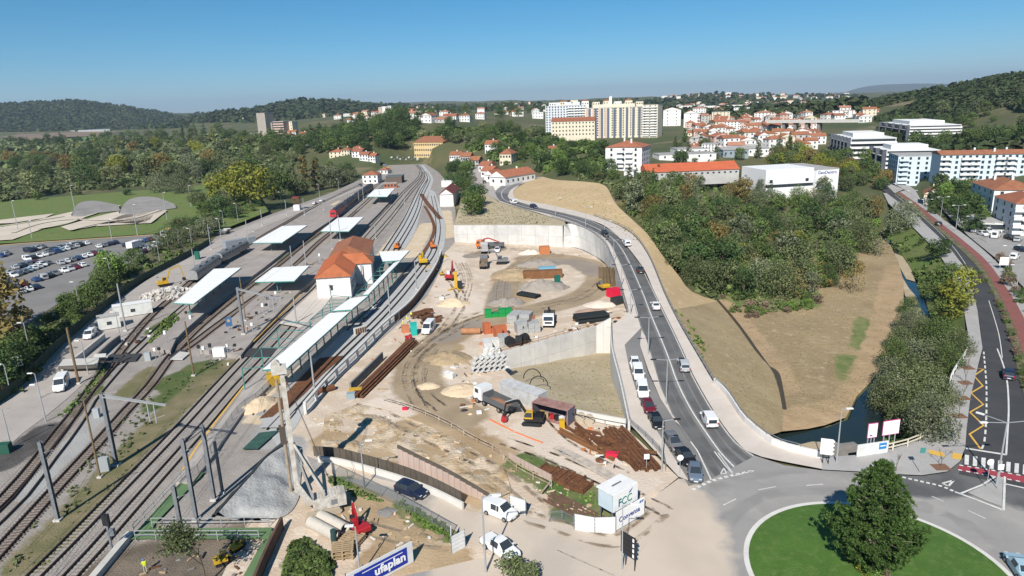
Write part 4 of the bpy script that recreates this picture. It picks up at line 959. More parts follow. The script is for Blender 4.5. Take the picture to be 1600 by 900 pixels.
rib = M('station_tile',(.46,.15,.065),col2=(.38,.12,.05),scale=.5)
rf = MB();a_,b_ = hip(rf,0,SW,0,22,SH + .02,2.6,hipb=False);ro = rf.build('roof',rib,st)
tcm = M('tile_course_m',(.36,.11,.05),rough=.8)
for k in range(16):
    y = 5.6 + k * .95
    if y < 13 or y > 22: MB().bar((SW + .45,y,SH + .08),(SW / 2,y,SH + 2.66),.14,.08).build('tile_course',tcm,ro)
    else: MB().bar((SW * .74,y,SH + 1.4),(SW / 2,y,SH + 2.66),.14,.08).build('tile_course',tcm,ro)
    MB().bar((-.45,y,SH + .08),(SW / 2,y,SH + 2.66),.14,.08).build('tile_course',tcm,ro)
MB().bar((-.4,-.4,SH + .1),(SW / 2,SW / 2,SH + 2.68),.2,.1).build('hip_ridge',tcm,ro);MB().bar((SW + .4,-.4,SH + .1),(SW / 2,SW / 2,SH + 2.68),.2,.1).build('hip_ridge',tcm,ro)
rf = MB();hip(rf,1,SW + 3.2,22.6,SD,SH + .74,2.9,hipf=False);rf.build('roof',tile_old,st)
rf = MB();c_ = (SW / 2 + 1.0,17.5,SH + 2.35);e_ = (SW + 2.2,17.5,SH + 2.35);A_,B_,C_,D_2 = (SW / 2 + 1.0,13.5,SH + .1),(SW + 5.0,13.5,SH + .05),(SW + 5.0,21.5,SH + .05),(SW / 2 + 1.0,21.5,SH + .1);[rf.poly(f) for f in ((A_,B_,e_,c_),(B_,C_,e_),(C_,D_2,c_,e_),(A_,D_2,C_,B_))];rf.build('roof',rib,st)
windows(st,[(SW * .42,0,2.6,'x',.9,1.4)] + [(SW,3 + 2.6 * k,2.2,'y',.9,1.9) for k in range(7)] + [(SW + 3.2,28 + 3 * k,3.6,'y',1.0,1.6) for k in range(5)] + [(0,4 + 4 * k,2.4,'y',1,1.6) for k in range(5)],glass)
for k in range(3): MB().box(-.12,.12,-.12,.12,-.5,5.4).build('downpipe',galv,st,loc=(SW + 1.8,13 + 2.4 * k,.2))
# ---- trains
tr_grey = flat('train_grey',(.30,.30,.295));tr_dark = flat('coach_dark',(.045,.042,.045));tr_yel = flat('train_yellow',(.55,.36,.05));tr_roof = M('train_roof',(.13,.15,.17),col2=(.19,.2,.21),scale=.6)
def coach(parent_label,a_px,b_px,body,roof,wcol,cab=None,z=.3,hh=3.6,name='railcar',group=None,x0=None):
    A,B = W(*a_px,z),W(*b_px,z);d = B - A;ln = d.length;rz = math.atan2(d.y,d.x)
    t = thing(name,parent_label,'train',A,rz,group)
    prof = [(-1.4,.9),(-1.45,2.2),(-1.35,hh - .5),(-.9,hh - .05),(0,hh + .12),(.9,hh - .05),(1.35,hh - .5),(1.45,2.2),(1.4,.9)]
    mb = MB();m4 = Matrix.Rotation(math.pi / 2,4,'Z')
    n = len(prof);V = [Vector((0,p[0],p[1])) for p in prof] + [Vector((ln,p[0],p[1])) for p in prof]
    b = 0;mb.V = V
    for k in range(n):
        k2 = (k + 1) % n;mb.F.append([k,k2,n + k2,n + k]);mb.I.append(1 if 2 <= k <= 5 else 0)
    mb.F.append(list(range(n))[::-1]);mb.I.append(2 if cab else 0);mb.F.append([n + k for k in range(n)]);mb.I.append(0)
    mb.build('body',[body,roof,cab or body],t)
    wn = int(ln / 2.2);wm = MB().box(-.6,.6,-1.47,1.47,-.42,.42).me('window',wcol)
    for k in range(wn): link('window',wm,t,(1.6 + k * (ln - 3.2) / max(wn - 1,1),0,2.45))
    MB().box(-.03,.1,-1.0,1.0,2.0,2.9).build('windscreen',wcol,t)
    bm_ = MB().box(-1.6,1.6,-1.1,1.1,.1,.88).me('bogie',darksteel)
    link('bogie',bm_,t,(2.8,0,0));link('bogie',bm_,t,(ln - 2.8,0,0))
    rb_ = MB()
    for k in range(3): rb_.box(ln * (.2 + .25 * k),ln * (.3 + .25 * k),-.7,.7,hh + .1,hh + .35)
    rb_.build('roof_unit',roof,t)
    return t
coach('grey railcar with yellow end waiting behind the left platform canopy',(384,391),(342,413),tr_grey,tr_roof,glass,cab=tr_yel)
coach('grey railcar half hidden under the left canopy beside the rubble',(340,415),(302,442),tr_grey,tr_roof,glass)
RED = flat('red_paint',(.50,.03,.035))
t = coach('red-fronted electric locomotive heading the dark coaches',(521,342),(536,330),RED,tr_dark,glass,cab=RED,z=.2,hh=4.0,name='locomotive')
for i,(a_,b_) in enumerate((((538,328.5),(553,317)),((554,316),(567,306.5)),((568,305.8),(580,297)))):
    coach(['dark passenger coach directly behind the red locomotive','dark passenger coach in the middle of the train','last dark passenger coach of the train by the far canopy'][i],a_,b_,tr_dark,tr_dark,glass,z=.2,hh=3.9,name='passenger_coach',group='dark coaches of the standing train')
coach('small yellow and grey railcar far up the tracks',(607,268),(601,263),tr_yel,tr_roof,glass,cab=tr_yel,hh=3.6)
# ================================================================== POLES, MASTS, LAMPS
def mast(label,px,py,top,kind='H',w=.32,z=0.0,arm=None,group=None,cat='mast',lean=0):
    b = S(px,py);h = hgt(b,top);t = thing('catenary_mast' if kind != 'wood' else 'wooden_post',label,cat,b,group=group)
    if kind == 'H':
        mb = MB().box(-w / 2,w / 2,-w / 2,-w / 2 + .05,0,h).box(-w / 2,w / 2,w / 2 - .05,w / 2,0,h).box(-.03,.03,-w / 2 + .05,w / 2 - .05,0,h);mb.build('pole',galv,t)
    else: MB().tube((0,0,0),(0,0,h),w / 2,w / 2.6,n=8).build('pole',polewood if kind == 'wood' else galv_pale,t)
    MB().box(-w,w,-w,w,-.2,.25).build('footing',concrete,t)
    if arm:
        e_ = W(arm[0],arm[1],b.z + h - .6);v = e_ - b;v.z = 0;mb = MB()
        for s in (-.18,.18): mb.bar((0,s,h - .5),(v.x,v.y + s,h - .5),.1,.12)
        mb.bar((0,0,h - .15),(v.x,v.y,h - .42),.08,.08);mb.build('arm',galv_pale,t)
        mb = MB()
        for f in (.7,.8): mb.bar((v.x * f,v.y * f,h - .5),(v.x * f,v.y * f,h - 3.4),.12,.12)
        mb.bar((v.x * .7,v.y * .7,h - 3.2),(v.x * .95,v.y * .95,h - 2.0),.06,.06);mb.build('drop_bracket',galv_pale,t)
    else:
        mb = MB();mb.bar((0,0,h - 1.6),(1.4,0,h - 1.1),.06,.06).bar((0,0,h - 2.6),(1.4,0,h - 1.1),.05,.05).tube((.2,0,h - 1.5),(.5,0,h - 1.4),.09,n=6)
        if kind == 'H': mb.build('bracket',galv,t)
    return t,h
mast('blue-grey steel mast at the lower left corner beside the timber track',91,813,690,w=.42)
mast('tall brown wooden post standing among the left tracks',156.5,746,626,'wood',w=.3,cat='post')
mast('steel mast with a long lattice arm reaching over the weedy strip',182,727,614.5,w=.5,arm=(260,634))
ta,ha = mast('left leg mast of the near track portal',307,812,686,w=.42,group='near track portal masts');tb,hb = mast('right leg mast of the near track portal',335,781,664,w=.42,group='near track portal masts')
v = tb.location - ta.location;o = MB()
for s in (0,.5): o.bar((0,0,ha - .2 - s),(v.x,v.y,v.z + hb - .2 - s),.1,.1)
o = o.build('portal_beam',galv,ta)
mast('dark steel mast just right of the portal, beside the grey tarpaulin',348,770,690,w=.3)
mast('short steel mast rising through the bare tree at the green walkway',287,848,759,w=.4)
mast('pair-post brown mast at the loading ramp',123,599,512,'wood',w=.5)
mast('pale round mast by the white site cabins',197,517,443,'R',w=.4)
mast('brown mast on the ballast at the tip of the middle platform',303,587,502,'wood',w=.36)
mast('steel mast with a long arm beside the blue advertising panel',381,522,449,w=.45,arm=(440,468))
mast('thin brown post behind the mast by the blue advertising panel',384,501,432,'wood',w=.28,cat='post')
mast('pale mast standing on the station forecourt',463,504,465,'R',w=.35)
mast('pale mast rising in front of the station gable',519.5,485,450,'R',w=.35)
mast('pale mast in front of the long canopy beside the new track',492,614,552,'R',w=.35)
mast('pale mast on the new slab near the buffer stop',610,497,448,'R',w=.36)
mast('pale mast on the new slab by the yellow rail crane',651,452,407,'R',w=.32)
mast('pale mast beside the small orange rail machine',686,414,380,'R',w=.3)
for q in ((480,430,376),(457,417,384),(519.5,389.5,340),(532,376,336),(390,392,343),(476,336,310),(306,430,389),(330,390,352),(410,352,326),(448,336,312),(506,328,306),(561,316,296),(568,312,293),(594,316,298),(612,313,296),(593,283,266),(603,279,262),(632,318,302),(587,373,352),(560,424,396)):
    mast('pale mast standing among the farther platforms and sidings',*q,'R',w=.3,group='pale masts among the farther platforms')
def lamp(label,px,py,top,heads=1,dirx=1.0,r=.09,group=None,arm=1.6,diry=0.0,hm=None):
    b = S(px,py);h = hgt(b,top);t = thing('street_lamp',label,'street lamp',b,group=group)
    MB().tube((0,0,-.2),(0,0,h),r * 1.3,r * .7,n=7).build('pole',galv_pale,t)
    hd = MB().box(-.45,.45,-.16,.16,-.06,.08).me('lamp_head',hm or whitepaint)
    for k in range(heads):
        a_ = (0,math.pi,2.2)[k];d = Vector((math.cos(a_) * dirx,math.sin(a_) + diry,0)).normalized()
        MB().bar((0,0,h - .05),d * arm + Vector((0,0,h + .12)),.07,.07).build('arm',galv_pale,t)
        o = link('lamp_head',hd,t,d * (arm + .3) + Vector((0,0,h + .12)));o.rotation_euler.z = math.atan2(d.y,d.x)
    return t
lamp('white street lamp at the bottom edge behind the white pickup',759,894,776,1,1,r=.11,arm=1.2)
lamp('street lamp beside the access road fence with a pale head',570,762,690,1,1,arm=.8)
lamp('thin grey lamp pole rising beside the red drilling machine',563,899,823,1,-1,arm=.3)
lamp('tall three-headed street lamp at the zebra crossing',1557,758,660,3,1,r=.11,arm=2.6)
lamp('single street lamp at the river mouth beside the direction signs',1307,722,640,1,1,arm=.7)
lamp('dark street lamp at the foot of the ramp by the rusty sheet piles',1034,738,657,1,1,arm=1.5,hm=darksteel)
for i,q in enumerate(((868,337,310),(915,356,324),(945,381,346))):
    lamp(['slim lamp post on the far bend of the main road','slim lamp post on the bend above the curved wall','slim lamp post beside the black car on the bend'][i],*q,1,1,group='slim lamps along the main road')
for i,q in enumerate(((959,410,375),(971,447,414),(985,491,453))):
    lamp(['road lamp on the pavement above the stacked brown sheet piles','road lamp on the pavement above the red tarpaulin','road lamp at the top of the parking lane'][i],*q,2,1,group='lamps on the ramp pavement',hm=darksteel)
lamp('double-armed road lamp at the head of the traffic island',1013,554,496,2,1,hm=darksteel,arm=1.9)
lamp('double-armed road lamp in the middle of the traffic island',1041,632,562,2,1,hm=darksteel,arm=1.9)
for i,q in enumerate(((1469,345,308),(1493,361,321),(1516,372,338),(1543,379,350),(1447,328,312),(1424,312,298),(1575,420,384),(1588,452,414),(1402,300,287))):
    lamp('double-headed street lamp along the red cycle path',*q,2,1,group='double lamps along the red cycle path')
for q in ((28,359,314),(117,328,290),(215,368,320),(175,374,343),(261,343,301),(299,323,290),(50,372,345)):
    lamp('tall floodlight pole by the dirt bike track',*q,1,1,r=.14,group='tall poles by the dirt bike track',arm=.5)
for q in ((177,452,404),(126,488,441),(250,411,378),(300,384,357),(346,375,342),(372,345,318),(350,352,330),(440,326,300),(500,312,288),(530,300,280)):
    lamp('thin grey pole along the fence between yard road and scrub',*q,1,-1,group='thin poles along the yard fence',arm=.4)
for q in ((52,571,505),(138,585,533),(63,622,584),(17,615,570),(188,527,488),(72,659,602),(18,700,640)):
    lamp('thin grey lamp pole beside the yard road at the left',*q,1,-1,group='thin lamps beside the yard road',arm=.5)
# ================================================================== BUILDINGS
WIN = {}
def winmesh(w,h,ax,m):
    k = (round(w,2),round(h,2),ax,m.name)
    if k not in WIN:
        WIN[k] = (MB().box(-w / 2,w / 2,-.05,.05,-h / 2,h / 2) if ax == 'x' else MB().box(-.05,.05,-w / 2,w / 2,-h / 2,h / 2)).me('window',m)
    return WIN[k]
BALC = {}
def balc(w,d,m):
    k = (round(w,1),round(d,1),m.name)
    if k not in BALC: BALC[k] = MB().box(-w / 2,w / 2,-d,0,-.1,.1).box(-w / 2,w / 2,-d,-d + .12,.1,1.0).box(-w / 2,-w / 2 + .12,-d + .12,0,.1,1.0).box(w / 2 - .12,w / 2,-d + .12,0,.1,1.0).me('balcony',m)
    return BALC[k]
def bld(label,px,py,wpx,hpx,d,yaw=0,roof='hip',rh=None,wm=None,rm=None,wins=None,side=None,chim=0,name='house',cat='house',group=None,wm_=None,ww=1.1,wh=1.35,z=None,ov=.45,D=None,sidesign=0,balcony=None,fins=0,bands=0,anchor='l',setback=None):
    b = WD(px,py,D) if D else S(px,py);s = pxm(b);yr = R(yaw)
    w = wpx / s / max(.35,math.cos(yr));h = hpx / s
    if D: b.z = min(b.z,G(b.x,b.y)) if False else b.z
    t = thing(name,label,cat,b,yr,group);wm = wm or wallwhite;rm = rm or tile;rh = rh if rh is not None else min(w,d) * .22
    MB().box(0,w,0,d,-4,h).build('wall',wm,t)
    if roof == 'flat':
        ro = MB().box(-.15,w + .15,-.15,d + .15,h + .002,h + .35).build('roof',rm,t)
        if setback: MB().box(w * .15,w * .85,d * .25,d * .85,h + .35,h + .35 + setback).build('penthouse',wm,t)
    else:
        mb = MB();x0,x1,y0,y1 = -ov,w + ov,-ov,d + ov;z0 = h + .01
        if roof == 'gx':
            c = (y0 + y1) / 2;mb.quadbox([(x0,y0,z0),(x1,y0,z0),(x1,y1,z0),(x0,y1,z0),(x0,c - .01,z0 + rh),(x1,c - .01,z0 + rh),(x1,c + .01,z0 + rh),(x0,c + .01,z0 + rh)])
            MB().quadbox([(0,0,h - .02),(w,0,h - .02),(w,d,h - .02),(0,d,h - .02),(0,d / 2 - .01,h + rh * .93),(w,d / 2 - .01,h + rh * .93),(w,d / 2 + .01,h + rh * .93),(0,d / 2 + .01,h + rh * .93)]).build('gable',wm,t)
        elif roof == 'gy':
            c = (x0 + x1) / 2;mb.quadbox([(x0,y0,z0),(x1,y0,z0),(x1,y1,z0),(x0,y1,z0),(c - .01,y0,z0 + rh),(c + .01,y0,z0 + rh),(c + .01,y1,z0 + rh),(c - .01,y1,z0 + rh)])
            MB().quadbox([(0,-.02 - ov,h - .02),(w,-.02 - ov,h - .02),(w,d + ov + .02,h - .02),(0,d + ov + .02,h - .02),(w / 2 - .01,-.02 - ov,h + rh * .9),(w / 2 + .01,-.02 - ov,h + rh * .9),(w / 2 + .01,d + ov + .02,h + rh * .9),(w / 2 - .01,d + ov + .02,h + rh * .9)]).build('gable',wm,t)
        else:
            if w <= d: hip(mb,0,w,0,d,z0,rh,ov)
            else:
                sub = MB();hip(sub,0,d,0,w,z0,rh,ov);m4 = Matrix(((0,1,0,0),(1,0,0,0),(0,0,1,0),(0,0,0,1)))
                mb.V = [m4 @ Vector(v) for v in sub.V];mb.F = [f[::-1] for f in sub.F];mb.I = sub.I
        ro = mb.build('roof',rm,t)
    for k in range(chim):
        x = w * (.22 + .56 * (k + .5) / chim);y = d * (.3 if k % 2 else .65)
        MB().box(x - .4,x + .4,y - .35,y + .35,h - .3,h + rh + .9).build('chimney',wm,ro)
    wmm = wm_ or glass
    if wins:
        fl,cn = wins;fh = h / fl
        for i in range(fl):
            for j in range(cn): link('window',winmesh(ww,min(wh,fh * .55),'x',wmm),t,(w * (j + .5) / cn,-.02,fh * (i + .55)))
    if side:
        fl,cn = side;fh = h / fl
        sx = w + .02 if (sidesign or (1 if b.x < 0 else -1)) > 0 else -.02
        for i in range(fl):
            for j in range(cn): link('window',winmesh(ww,min(wh,fh * .55),'y',wmm),t,(sx,d * (j + .5) / cn,fh * (i + .55)))
    if balcony:
        fl,cols,bw,bm_ = balcony;fh = h / fl
        for i in range(fl):
            for f in cols: link('balcony',balc(bw,1.3,bm_),t,(w * f,-.01,fh * i + .12 + (0 if i else .6)))
    if bands:
        bm_ = MB().box(-.3,w + .3,-1.5,-.02,-.55,.55).me('balcony_band',whitepaint)
        gm_ = MB().box(.4,w - .4,-.09,-.01,-.75,.75).me('glazing_band',glass)
        fh = h / bands
        for i in range(bands): link('balcony_band',bm_,t,(0,0,fh * i + .4 + .2));link('glazing_band',gm_,t,(0,0,fh * i + fh * .68))
    if fins:
        MB().box(-.06,-.012,.2,d - .2,-3,h - 1.6).build('shaded_glazing',walldark,t)  # dark glazing, with the shade of this side put into its colour
        fm = MB().box(-2.2,.0,-.35,.35,-2,h + .8).me('fin',walldark);fh = 3.1
        for k in range(fins + 1): link('fin',fm,t,(0,d * k / fins,0))
        n = max(2,int(h / fh));bs = MB().box(-1.3,-.07,-d / fins / 2 + .5,d / fins / 2 - .5,-.16,.3).me('balcony',concrete);gs = MB().box(-.1,-.065,-d / fins / 2 + .6,d / fins / 2 - .6,-.9,.9).me('glazing',glass)
        for k in range(fins):
            for i in range(n): link('balcony',bs,t,(0,d * (k + .5) / fins,h * i / n + .5));link('glazing',gs,t,(0,d * (k + .5) / fins,h * (i + .7) / n))
    return t
def tpx(t,n): return t
# --- old town below the hill
bld('long ochre three-storey building with a dark tiled roof at the track end',648,247,47,24,36,-27,'gx',4.5,wallyellow,tile_old,(3,13),(3,3),1,'old_school','building',ww=1.2,wh=1.6)
bld('low grey-white terrace of houses right of the ochre building',703,257,17,14,12,-10,'gx',2.6,wallwhite,tile_old,(2,5),None,1)
bld('grey rendered terrace house with a dull tile roof by the old street',720,259,15,14,12,-10,'gx',2.6,wallgrey,tile_old,(2,4),(2,2),1)
bld('smaller grey terrace house at the end of the row by the old street',734,262,14,11,12,-12,'gx',2.4,wallgrey,tile_old,(2,3),(2,2))
bld('white two-storey house with an orange roof and tall chimney',758,240,19,14,14,-12,'gx',2.8,wallwhite,tile,(2,4),(2,2),1)
bld('stone-walled house with an orange hipped roof',781,259,18,18,13,-18,'hip',3,wallcream,tile,(2,4),(2,3),1)
bld('white house with brown roof stepping down the old street, uppermost',748,268,15,9,10,-30,'gx',2.4,wallwhite,tile,(1,3),(1,2),1)
bld('white house with brown roof stepping down the old street, middle one',752,277,16,10,10,-30,'gx',2.4,wallwhite,tile,(1,3),(1,2),1)
bld('long white single-storey house with orange roof at the road bend',765,290,25,14,24,-40,'gy',3.0,wallwhite,tile,(1,2),(1,6),1,sidesign=1)
bld('white end house with graffiti-free gable beside the old street',757,284,14,11,9,-35,'gy',2.4,wallwhite,tile,(1,1),(1,2))
bld('small cream house with an orange hipped roof among the trees',840,254,18,9,9,-12,'hip',2.2,wallcream,tile,(1,3),(1,2),1)
bld('tiny white house with tall chimney beside the cream house',856,243,14,9,9,-14,'gx',2.2,wallwhite,tile_old,(1,2),(1,1),1)
bld('flat grey modern building with dark windows above the ochre roof',726,222,30,8,14,-4,'flat',0,wallgrey,flatroof,(2,9),None,0,'building','building')
# houses on the ridge
for a in (('white villa with red roof at the left end of the hilltop row',692,190,21,8,12,-8,'gx',2.6),('white villa with two floors and red roof, second on the hilltop',717,190,17,9,12,-8,'hip',2.4),('pale villa with balcony and red roof, right of the second',743,186,14,8,12,-8,'hip',2.4),('tall villa with orange roof, highest on the hilltop',746,178,11,8,10,-8,'gx',2.2)):
    bld(*a,wallwhite,tile,(2,4),(2,2),1,group='villas on the hilltop')
bld('large white house below the hilltop villas with a plain gable',658,192,17,11,14,-25,'gy',2.5,wallwhite,tile_old,(2,3),(2,2))
bld('white hall with pale roof on the left of the hilltop',650,180,32,6,14,0,'flat',0,wallwhite,flatroof,(1,8),None,0,'building','building',D=1000)
bld('grey house right of the hilltop with a low red roof',800,182,18,7,10,0,'gx',2,wallwhite,tile_old,(1,4),None)
bld('black and white modern house at the edge of the apartment blocks',832,185,17,9,10,0,'flat',0,wallwhite,flatroof,(2,4),None)
# station outbuildings
bld('white two-storey railwayman house with an orange hipped roof beside the tracks',567,287,24,13,10,-6,'hip',2.6,wallwhite,tile,(2,3),(2,2))
bld('small white annex behind the railwayman house',594,272,12,6,8,-6,'hip',1.6,wallwhite,tile,(1,2),None)
bld('dark goods shed with a green-grey roof between the tracks',603,287,25,10,12,0,'flat',0,M('goods_shed_wall',(.13,.10,.085),rough=.9),M('green_grey_sheet',(.12,.145,.14),rough=.7),None,None,0,'goods_shed','shed')
bld('orange brick front of the goods shed beside the far canopy',600,294,20,7,3,0,'flat',0,M('orange_brick',(.42,.17,.10),col2=(.34,.13,.08),scale=1),flatroof,(1,4),None,0,'goods_shed','shed')
bld('engine shed with dark red sheet roof and a white gable',688,323,21,19,26,-2,'gy',2.6,wallwhite,darkred,None,None,0,'engine_shed','shed')
bld('white arched shed behind the engine shed',690,292,24,8,14,-2,'flat',0,wallwhite,M('white_sheet',(.7,.7,.69),rough=.6),None,None,0,'arched_shed','shed')
# cluster left of the track end
for i,a in enumerate(((515,247,20,9,12,-8,'hip',2.4,wallcream),(534,244,13,9,10,-8,'hip',2.2,wallcream),(550,246,16,9,12,-12,'gx',2.4,wallwhite),(562,251,14,9,10,-12,'gx',2.2,wallwhite),(552,238,14,7,10,-10,'hip',2.4,wallwhite),(575,252,12,8,10,-12,'gx',2.2,wallwhite))):
    bld(['cream house with a red hipped roof at the left of the trackside cluster','cream house behind the leftmost one of the trackside cluster','white house with a long red roof in the trackside cluster','white gabled house at the front of the trackside cluster','rear house with an orange roof in the trackside cluster','rightmost low white house of the trackside cluster'][i],*a[:8],a[8],tile,(2,3),(2,2),1)
# silo
sb_ = M('silo_concrete',(.40,.35,.30),col2=(.33,.29,.25),scale=.15)
bld('tall bare concrete grain silo tower on the left horizon',404,209,15,31,16,-20,'flat',0,sb_,sb_,None,None,0,'grain_silo','silo',D=900)
bld('row of lower concrete silo cells beside the tall silo tower',415,212,14,19,16,-20,'flat',0,sb_,sb_,None,None,0,'grain_silo','silo',D=905)
bld('pink office slab with rows of windows beside the grain silo',429,217,18,26,14,-16,'flat',0,wallpink,flatroof,(7,7),None,0,'office_block','building',ww=2.2,D=880)
bld('ochre stair block at the right of the pink office slab',447,216,13,25,12,-16,'flat',0,wallcream,flatroof,(6,3),None,0,'office_block','building',D=885)
for i,(x,y,w,h,wm) in enumerate(((592,180,5,12,wallpink),(597,180,8,13,wallwhite),(606,180,6,14,wallwhite))):
    bld(['orange tower block on the horizon','white tower block right of the orange one on the horizon','white tower block with dark side at the right of the horizon trio'][i],x,y,w,h,14,-10,'flat',0,wm,flatroof,(9,2),None,0,'tower_block','building',D=1900)
for i,(x,y,w,h) in enumerate(((537,186,12,8),(551,186,13,9))):
    bld(['white block of flats at the left on the eroded hill','white block of flats with red roof on the eroded hill'][i],x,y,w,h,14,-10,'hip' if i else 'flat',2,wallwhite,tile_old if i else flatroof,(4,4),None,0,'block_of_flats','building',D=1400)
# --- big apartment blocks in the middle
bld('pale grey apartment block at the left end of the tall terrace',853,213,62,45,20,-6,'flat',0,M('grey_blue_render',(.60,.63,.66),rough=.9),flatroof,(12,14),None,0,'apartment_block','building',ww=1.3,D=720,setback=3.2,balcony=(12,(.62,.78,.92),6,whitepaint))
t = bld('tall striped apartment block with dark vertical bands',914,214,89,43,20,-8,'flat',0,wallcream,flatroof,(12,16),None,0,'apartment_block','building',ww=1.2,D=712,setback=3)
s_ = pxm(t.location);w_ = 89 / s_ / math.cos(R(8));h_ = 43 / s_;pm = MB().box(-1.15,1.15,-.35,-.02,-3,h_ - .4).me('vertical_band',M('blue_grey_panel',(.10,.13,.19),rough=.6))
for k in range(9): link('vertical_band',pm,t,(w_ * (k + .75) / 9.4,0,0))
bp_ = MB().box(-.9,.9,-.25,-.02,-3,h_ - .5).me('vertical_band',wallpink)
for k in range(4): link('vertical_band',bp_,t,(w_ * (k + .35) / 9.4,0,0))
bld('cream balconied apartment tower at the right end of the tall terrace',1003,214,22,48,22,-24,'flat',0,wallcream,flatroof,(12,3),None,0,'apartment_block','building',D=705,balcony=(12,(.25,.75),6.5,whitepaint))
bld('white chimney-like lift tower on the tall apartment roof',952,166,4,15,4,0,'flat',0,wallwhite,flatroof,None,None,0,'lift_tower','tower',D=722)
for i in range(9):
    bld('white rooftop penthouse on the tall apartment terrace',858 + 17 * i,167 - (i % 3),11,6 + (i * 5) % 4,9,0,'hip' if i % 2 else 'flat',1.5,wallcream if i % 3 else wallwhite,tile_old if i % 2 else flatroof,(1,3),None,0,'penthouse','penthouse',group='penthouses on the tall apartment roofs',D=724)
bld('long cream four-storey block with a red roof in front of the tall terrace',862,214,66,23,16,-10,'gx',3.2,wallcream,tile,(4,13),(4,2),0,'block_of_flats','building',D=620)
bld('white corner block of flats with red roof and balconies below the tall terrace',946,263,52,32,19,-24,'hip',3,wallwhite,tile,(4,3),(4,5),2,'block_of_flats','building',sidesign=1,balcony=(4,(.42,.66),3.6,whitepaint),D=355)
bld('narrow white annex in front of the corner block of flats',975,277,14,9,8,-20,'flat',0,wallwhite,flatroof,None,None,0,'annex','building',D=335)
bld('long low shed with a bright orange roof above the wood',1012,279,146,9,16,4,'gx',3.4,wallgrey,sheetred,(1,16),None,0,'long_shed','shed',ww=1.0,wh=.8)
# right: white gabled blocks near (1100, 190)
for i,a in enumerate(((1036,197,26,24,14,-12,'gy',3),(1068,200,20,22,13,-14,'gy',3),(1088,226,14,14,12,-20,'gy',3),(1105,222,18,17,12,-10,'gy',2.4),(1077,231,26,15,14,-25,'gy',3))):
    bld(['plain white gabled block right of the tall terrace','white gabled block with an orange stripe window column','white gabled house behind the grey gable','white three-storey house with red-edged gable','grey rendered gable house above the industrial roofs'][i],*a,wallgrey if i == 4 else wallwhite,tile_old,(5 if i < 2 else 3,2 if i != 1 else 1),(3,2),0,'block_of_flats' if i < 2 else 'house','building' if i < 2 else 'house')
for i,a in enumerate(((1030,250,90,7),(1058,242,50,8),(1130,246,40,11),(1160,243,42,10),(1140,234,64,7),(1205,246,16,6))):
    bld(['low white industrial hall with a grey roof, longest one','white workshop behind the long industrial hall','blue-grey warehouse with a shallow roof','grey roofed warehouse beside the blue-grey one','white flat-roofed warehouse behind the grey roofs','small white store at the right of the warehouses'][i],*a,18,2,'gx' if i in (2,3) else 'flat',1.8,wallwhite if i != 2 else M('blue_grey_sheet',(.28,.33,.37),rough=.7),M('grey_sheet_roof',(.38,.37,.355),col2=(.30,.29,.28),scale=.3),(1,5),None,0,'warehouse','warehouse')
tile_faded = M('faded_tile',(.40,.20,.13),col2=(.32,.15,.10),scale=.6,objvar=.12)
# random town houses, every one its own object
TOWN = []
def town(n,region,seed,smin,smax,grp,hfl=(1,2,3),label=None,mind=9,D=None):
    rr = random.Random(seed);k = tries = 0
    wn = ['white','cream','grey','pale pink','white'];wms = [wallwhite,wallcream,wallgrey,wallpink,wallwhite];rn = ['red tile','faded tile','old brown tile'];rms = [tile,tile_faded,tile_old]
    while k < n and tries < n * 40:
        tries += 1;x = rr.uniform(*region[0]);y = rr.uniform(*region[1])
        p = S(x,y)
        if any((p - q).length < mind + (p.length / 90) for q in TOWN): continue
        s = pxm(p);TOWN.append(p);i = rr.choice([0,0,0,1,2,3,4]);j = rr.choice([0,1,2,2]);fl = rr.choice(hfl)
        w = rr.uniform(smin,smax);hm = fl * 2.9 + .4
        bld(f"{['small', 'plain', 'tall'][fl - 1]} {wn[i]} house with {rn[j]} roof {grp[1]}",x,y,w * s,hm * s,rr.uniform(8,12),rr.uniform(-28,18),rr.choice(['hip','gx','gy','gx']),2.3,wms[i],rms[j],(fl,max(2,int(w / 3.4))) if s > .75 else ((fl,2) if s > .5 else None),(fl,2) if s > .9 else None,1 if s > .9 else 0,group=grp[0])
        k += 1
town(105,((1070,1262),(184,242)),3,8,14,('houses of the eastern town','in the eastern town'),mind=6)
town(70,((1040,1290),(162,188)),5,10,18,('houses on the slope beyond the eastern town','on the slope beyond the eastern town'),mind=14)
town(20,((618,700),(168,192)),8,10,16,('houses left of the hilltop','left of the hilltop'),mind=12)
town(20,((770,850),(162,182)),9,10,14,('houses behind the hilltop','behind the hilltop'),mind=12)
town(22,((330,420),(183,192)),10,12,18,('houses at the foot of the left hills','at the foot of the left hills'),mind=14)
town(20,((500,610),(176,192)),11,10,16,('houses on the eroded hill','on the eroded hill'),mind=12)
town(12,((440,490),(214,232)),12,8,12,('houses below the silo','below the grain silo'),mind=9)
town(60,((1030,1320),(146,157)),13,14,26,('white houses on the far ridge','on the far ridge'),mind=20,hfl=(2,3))
town(14,((1290,1350),(178,192)),15,10,15,('houses by the viaduct','beyond the viaduct'),mind=10)
for i,a in enumerate(((1100,172,60,6),(1185,176,46,8),(1238,176,70,9),(1255,187,62,7),(1290,168,14,4),(1160,164,30,4),(1265,166,30,4))):
    bld(['long white factory on the left of the far valley','pale factory hall in the middle of the far valley','long cream mill with an even roofline in the far valley','low white sheds in front of the cream mill','small white hall above the cream mill','white shed by the orange quarry','pale flat hall right of the orange quarry'][i],*a,30,0,'flat',0,wallcream if i == 2 else wallwhite,flatroof,(1,8),None,0,'factory','factory',ww=2)
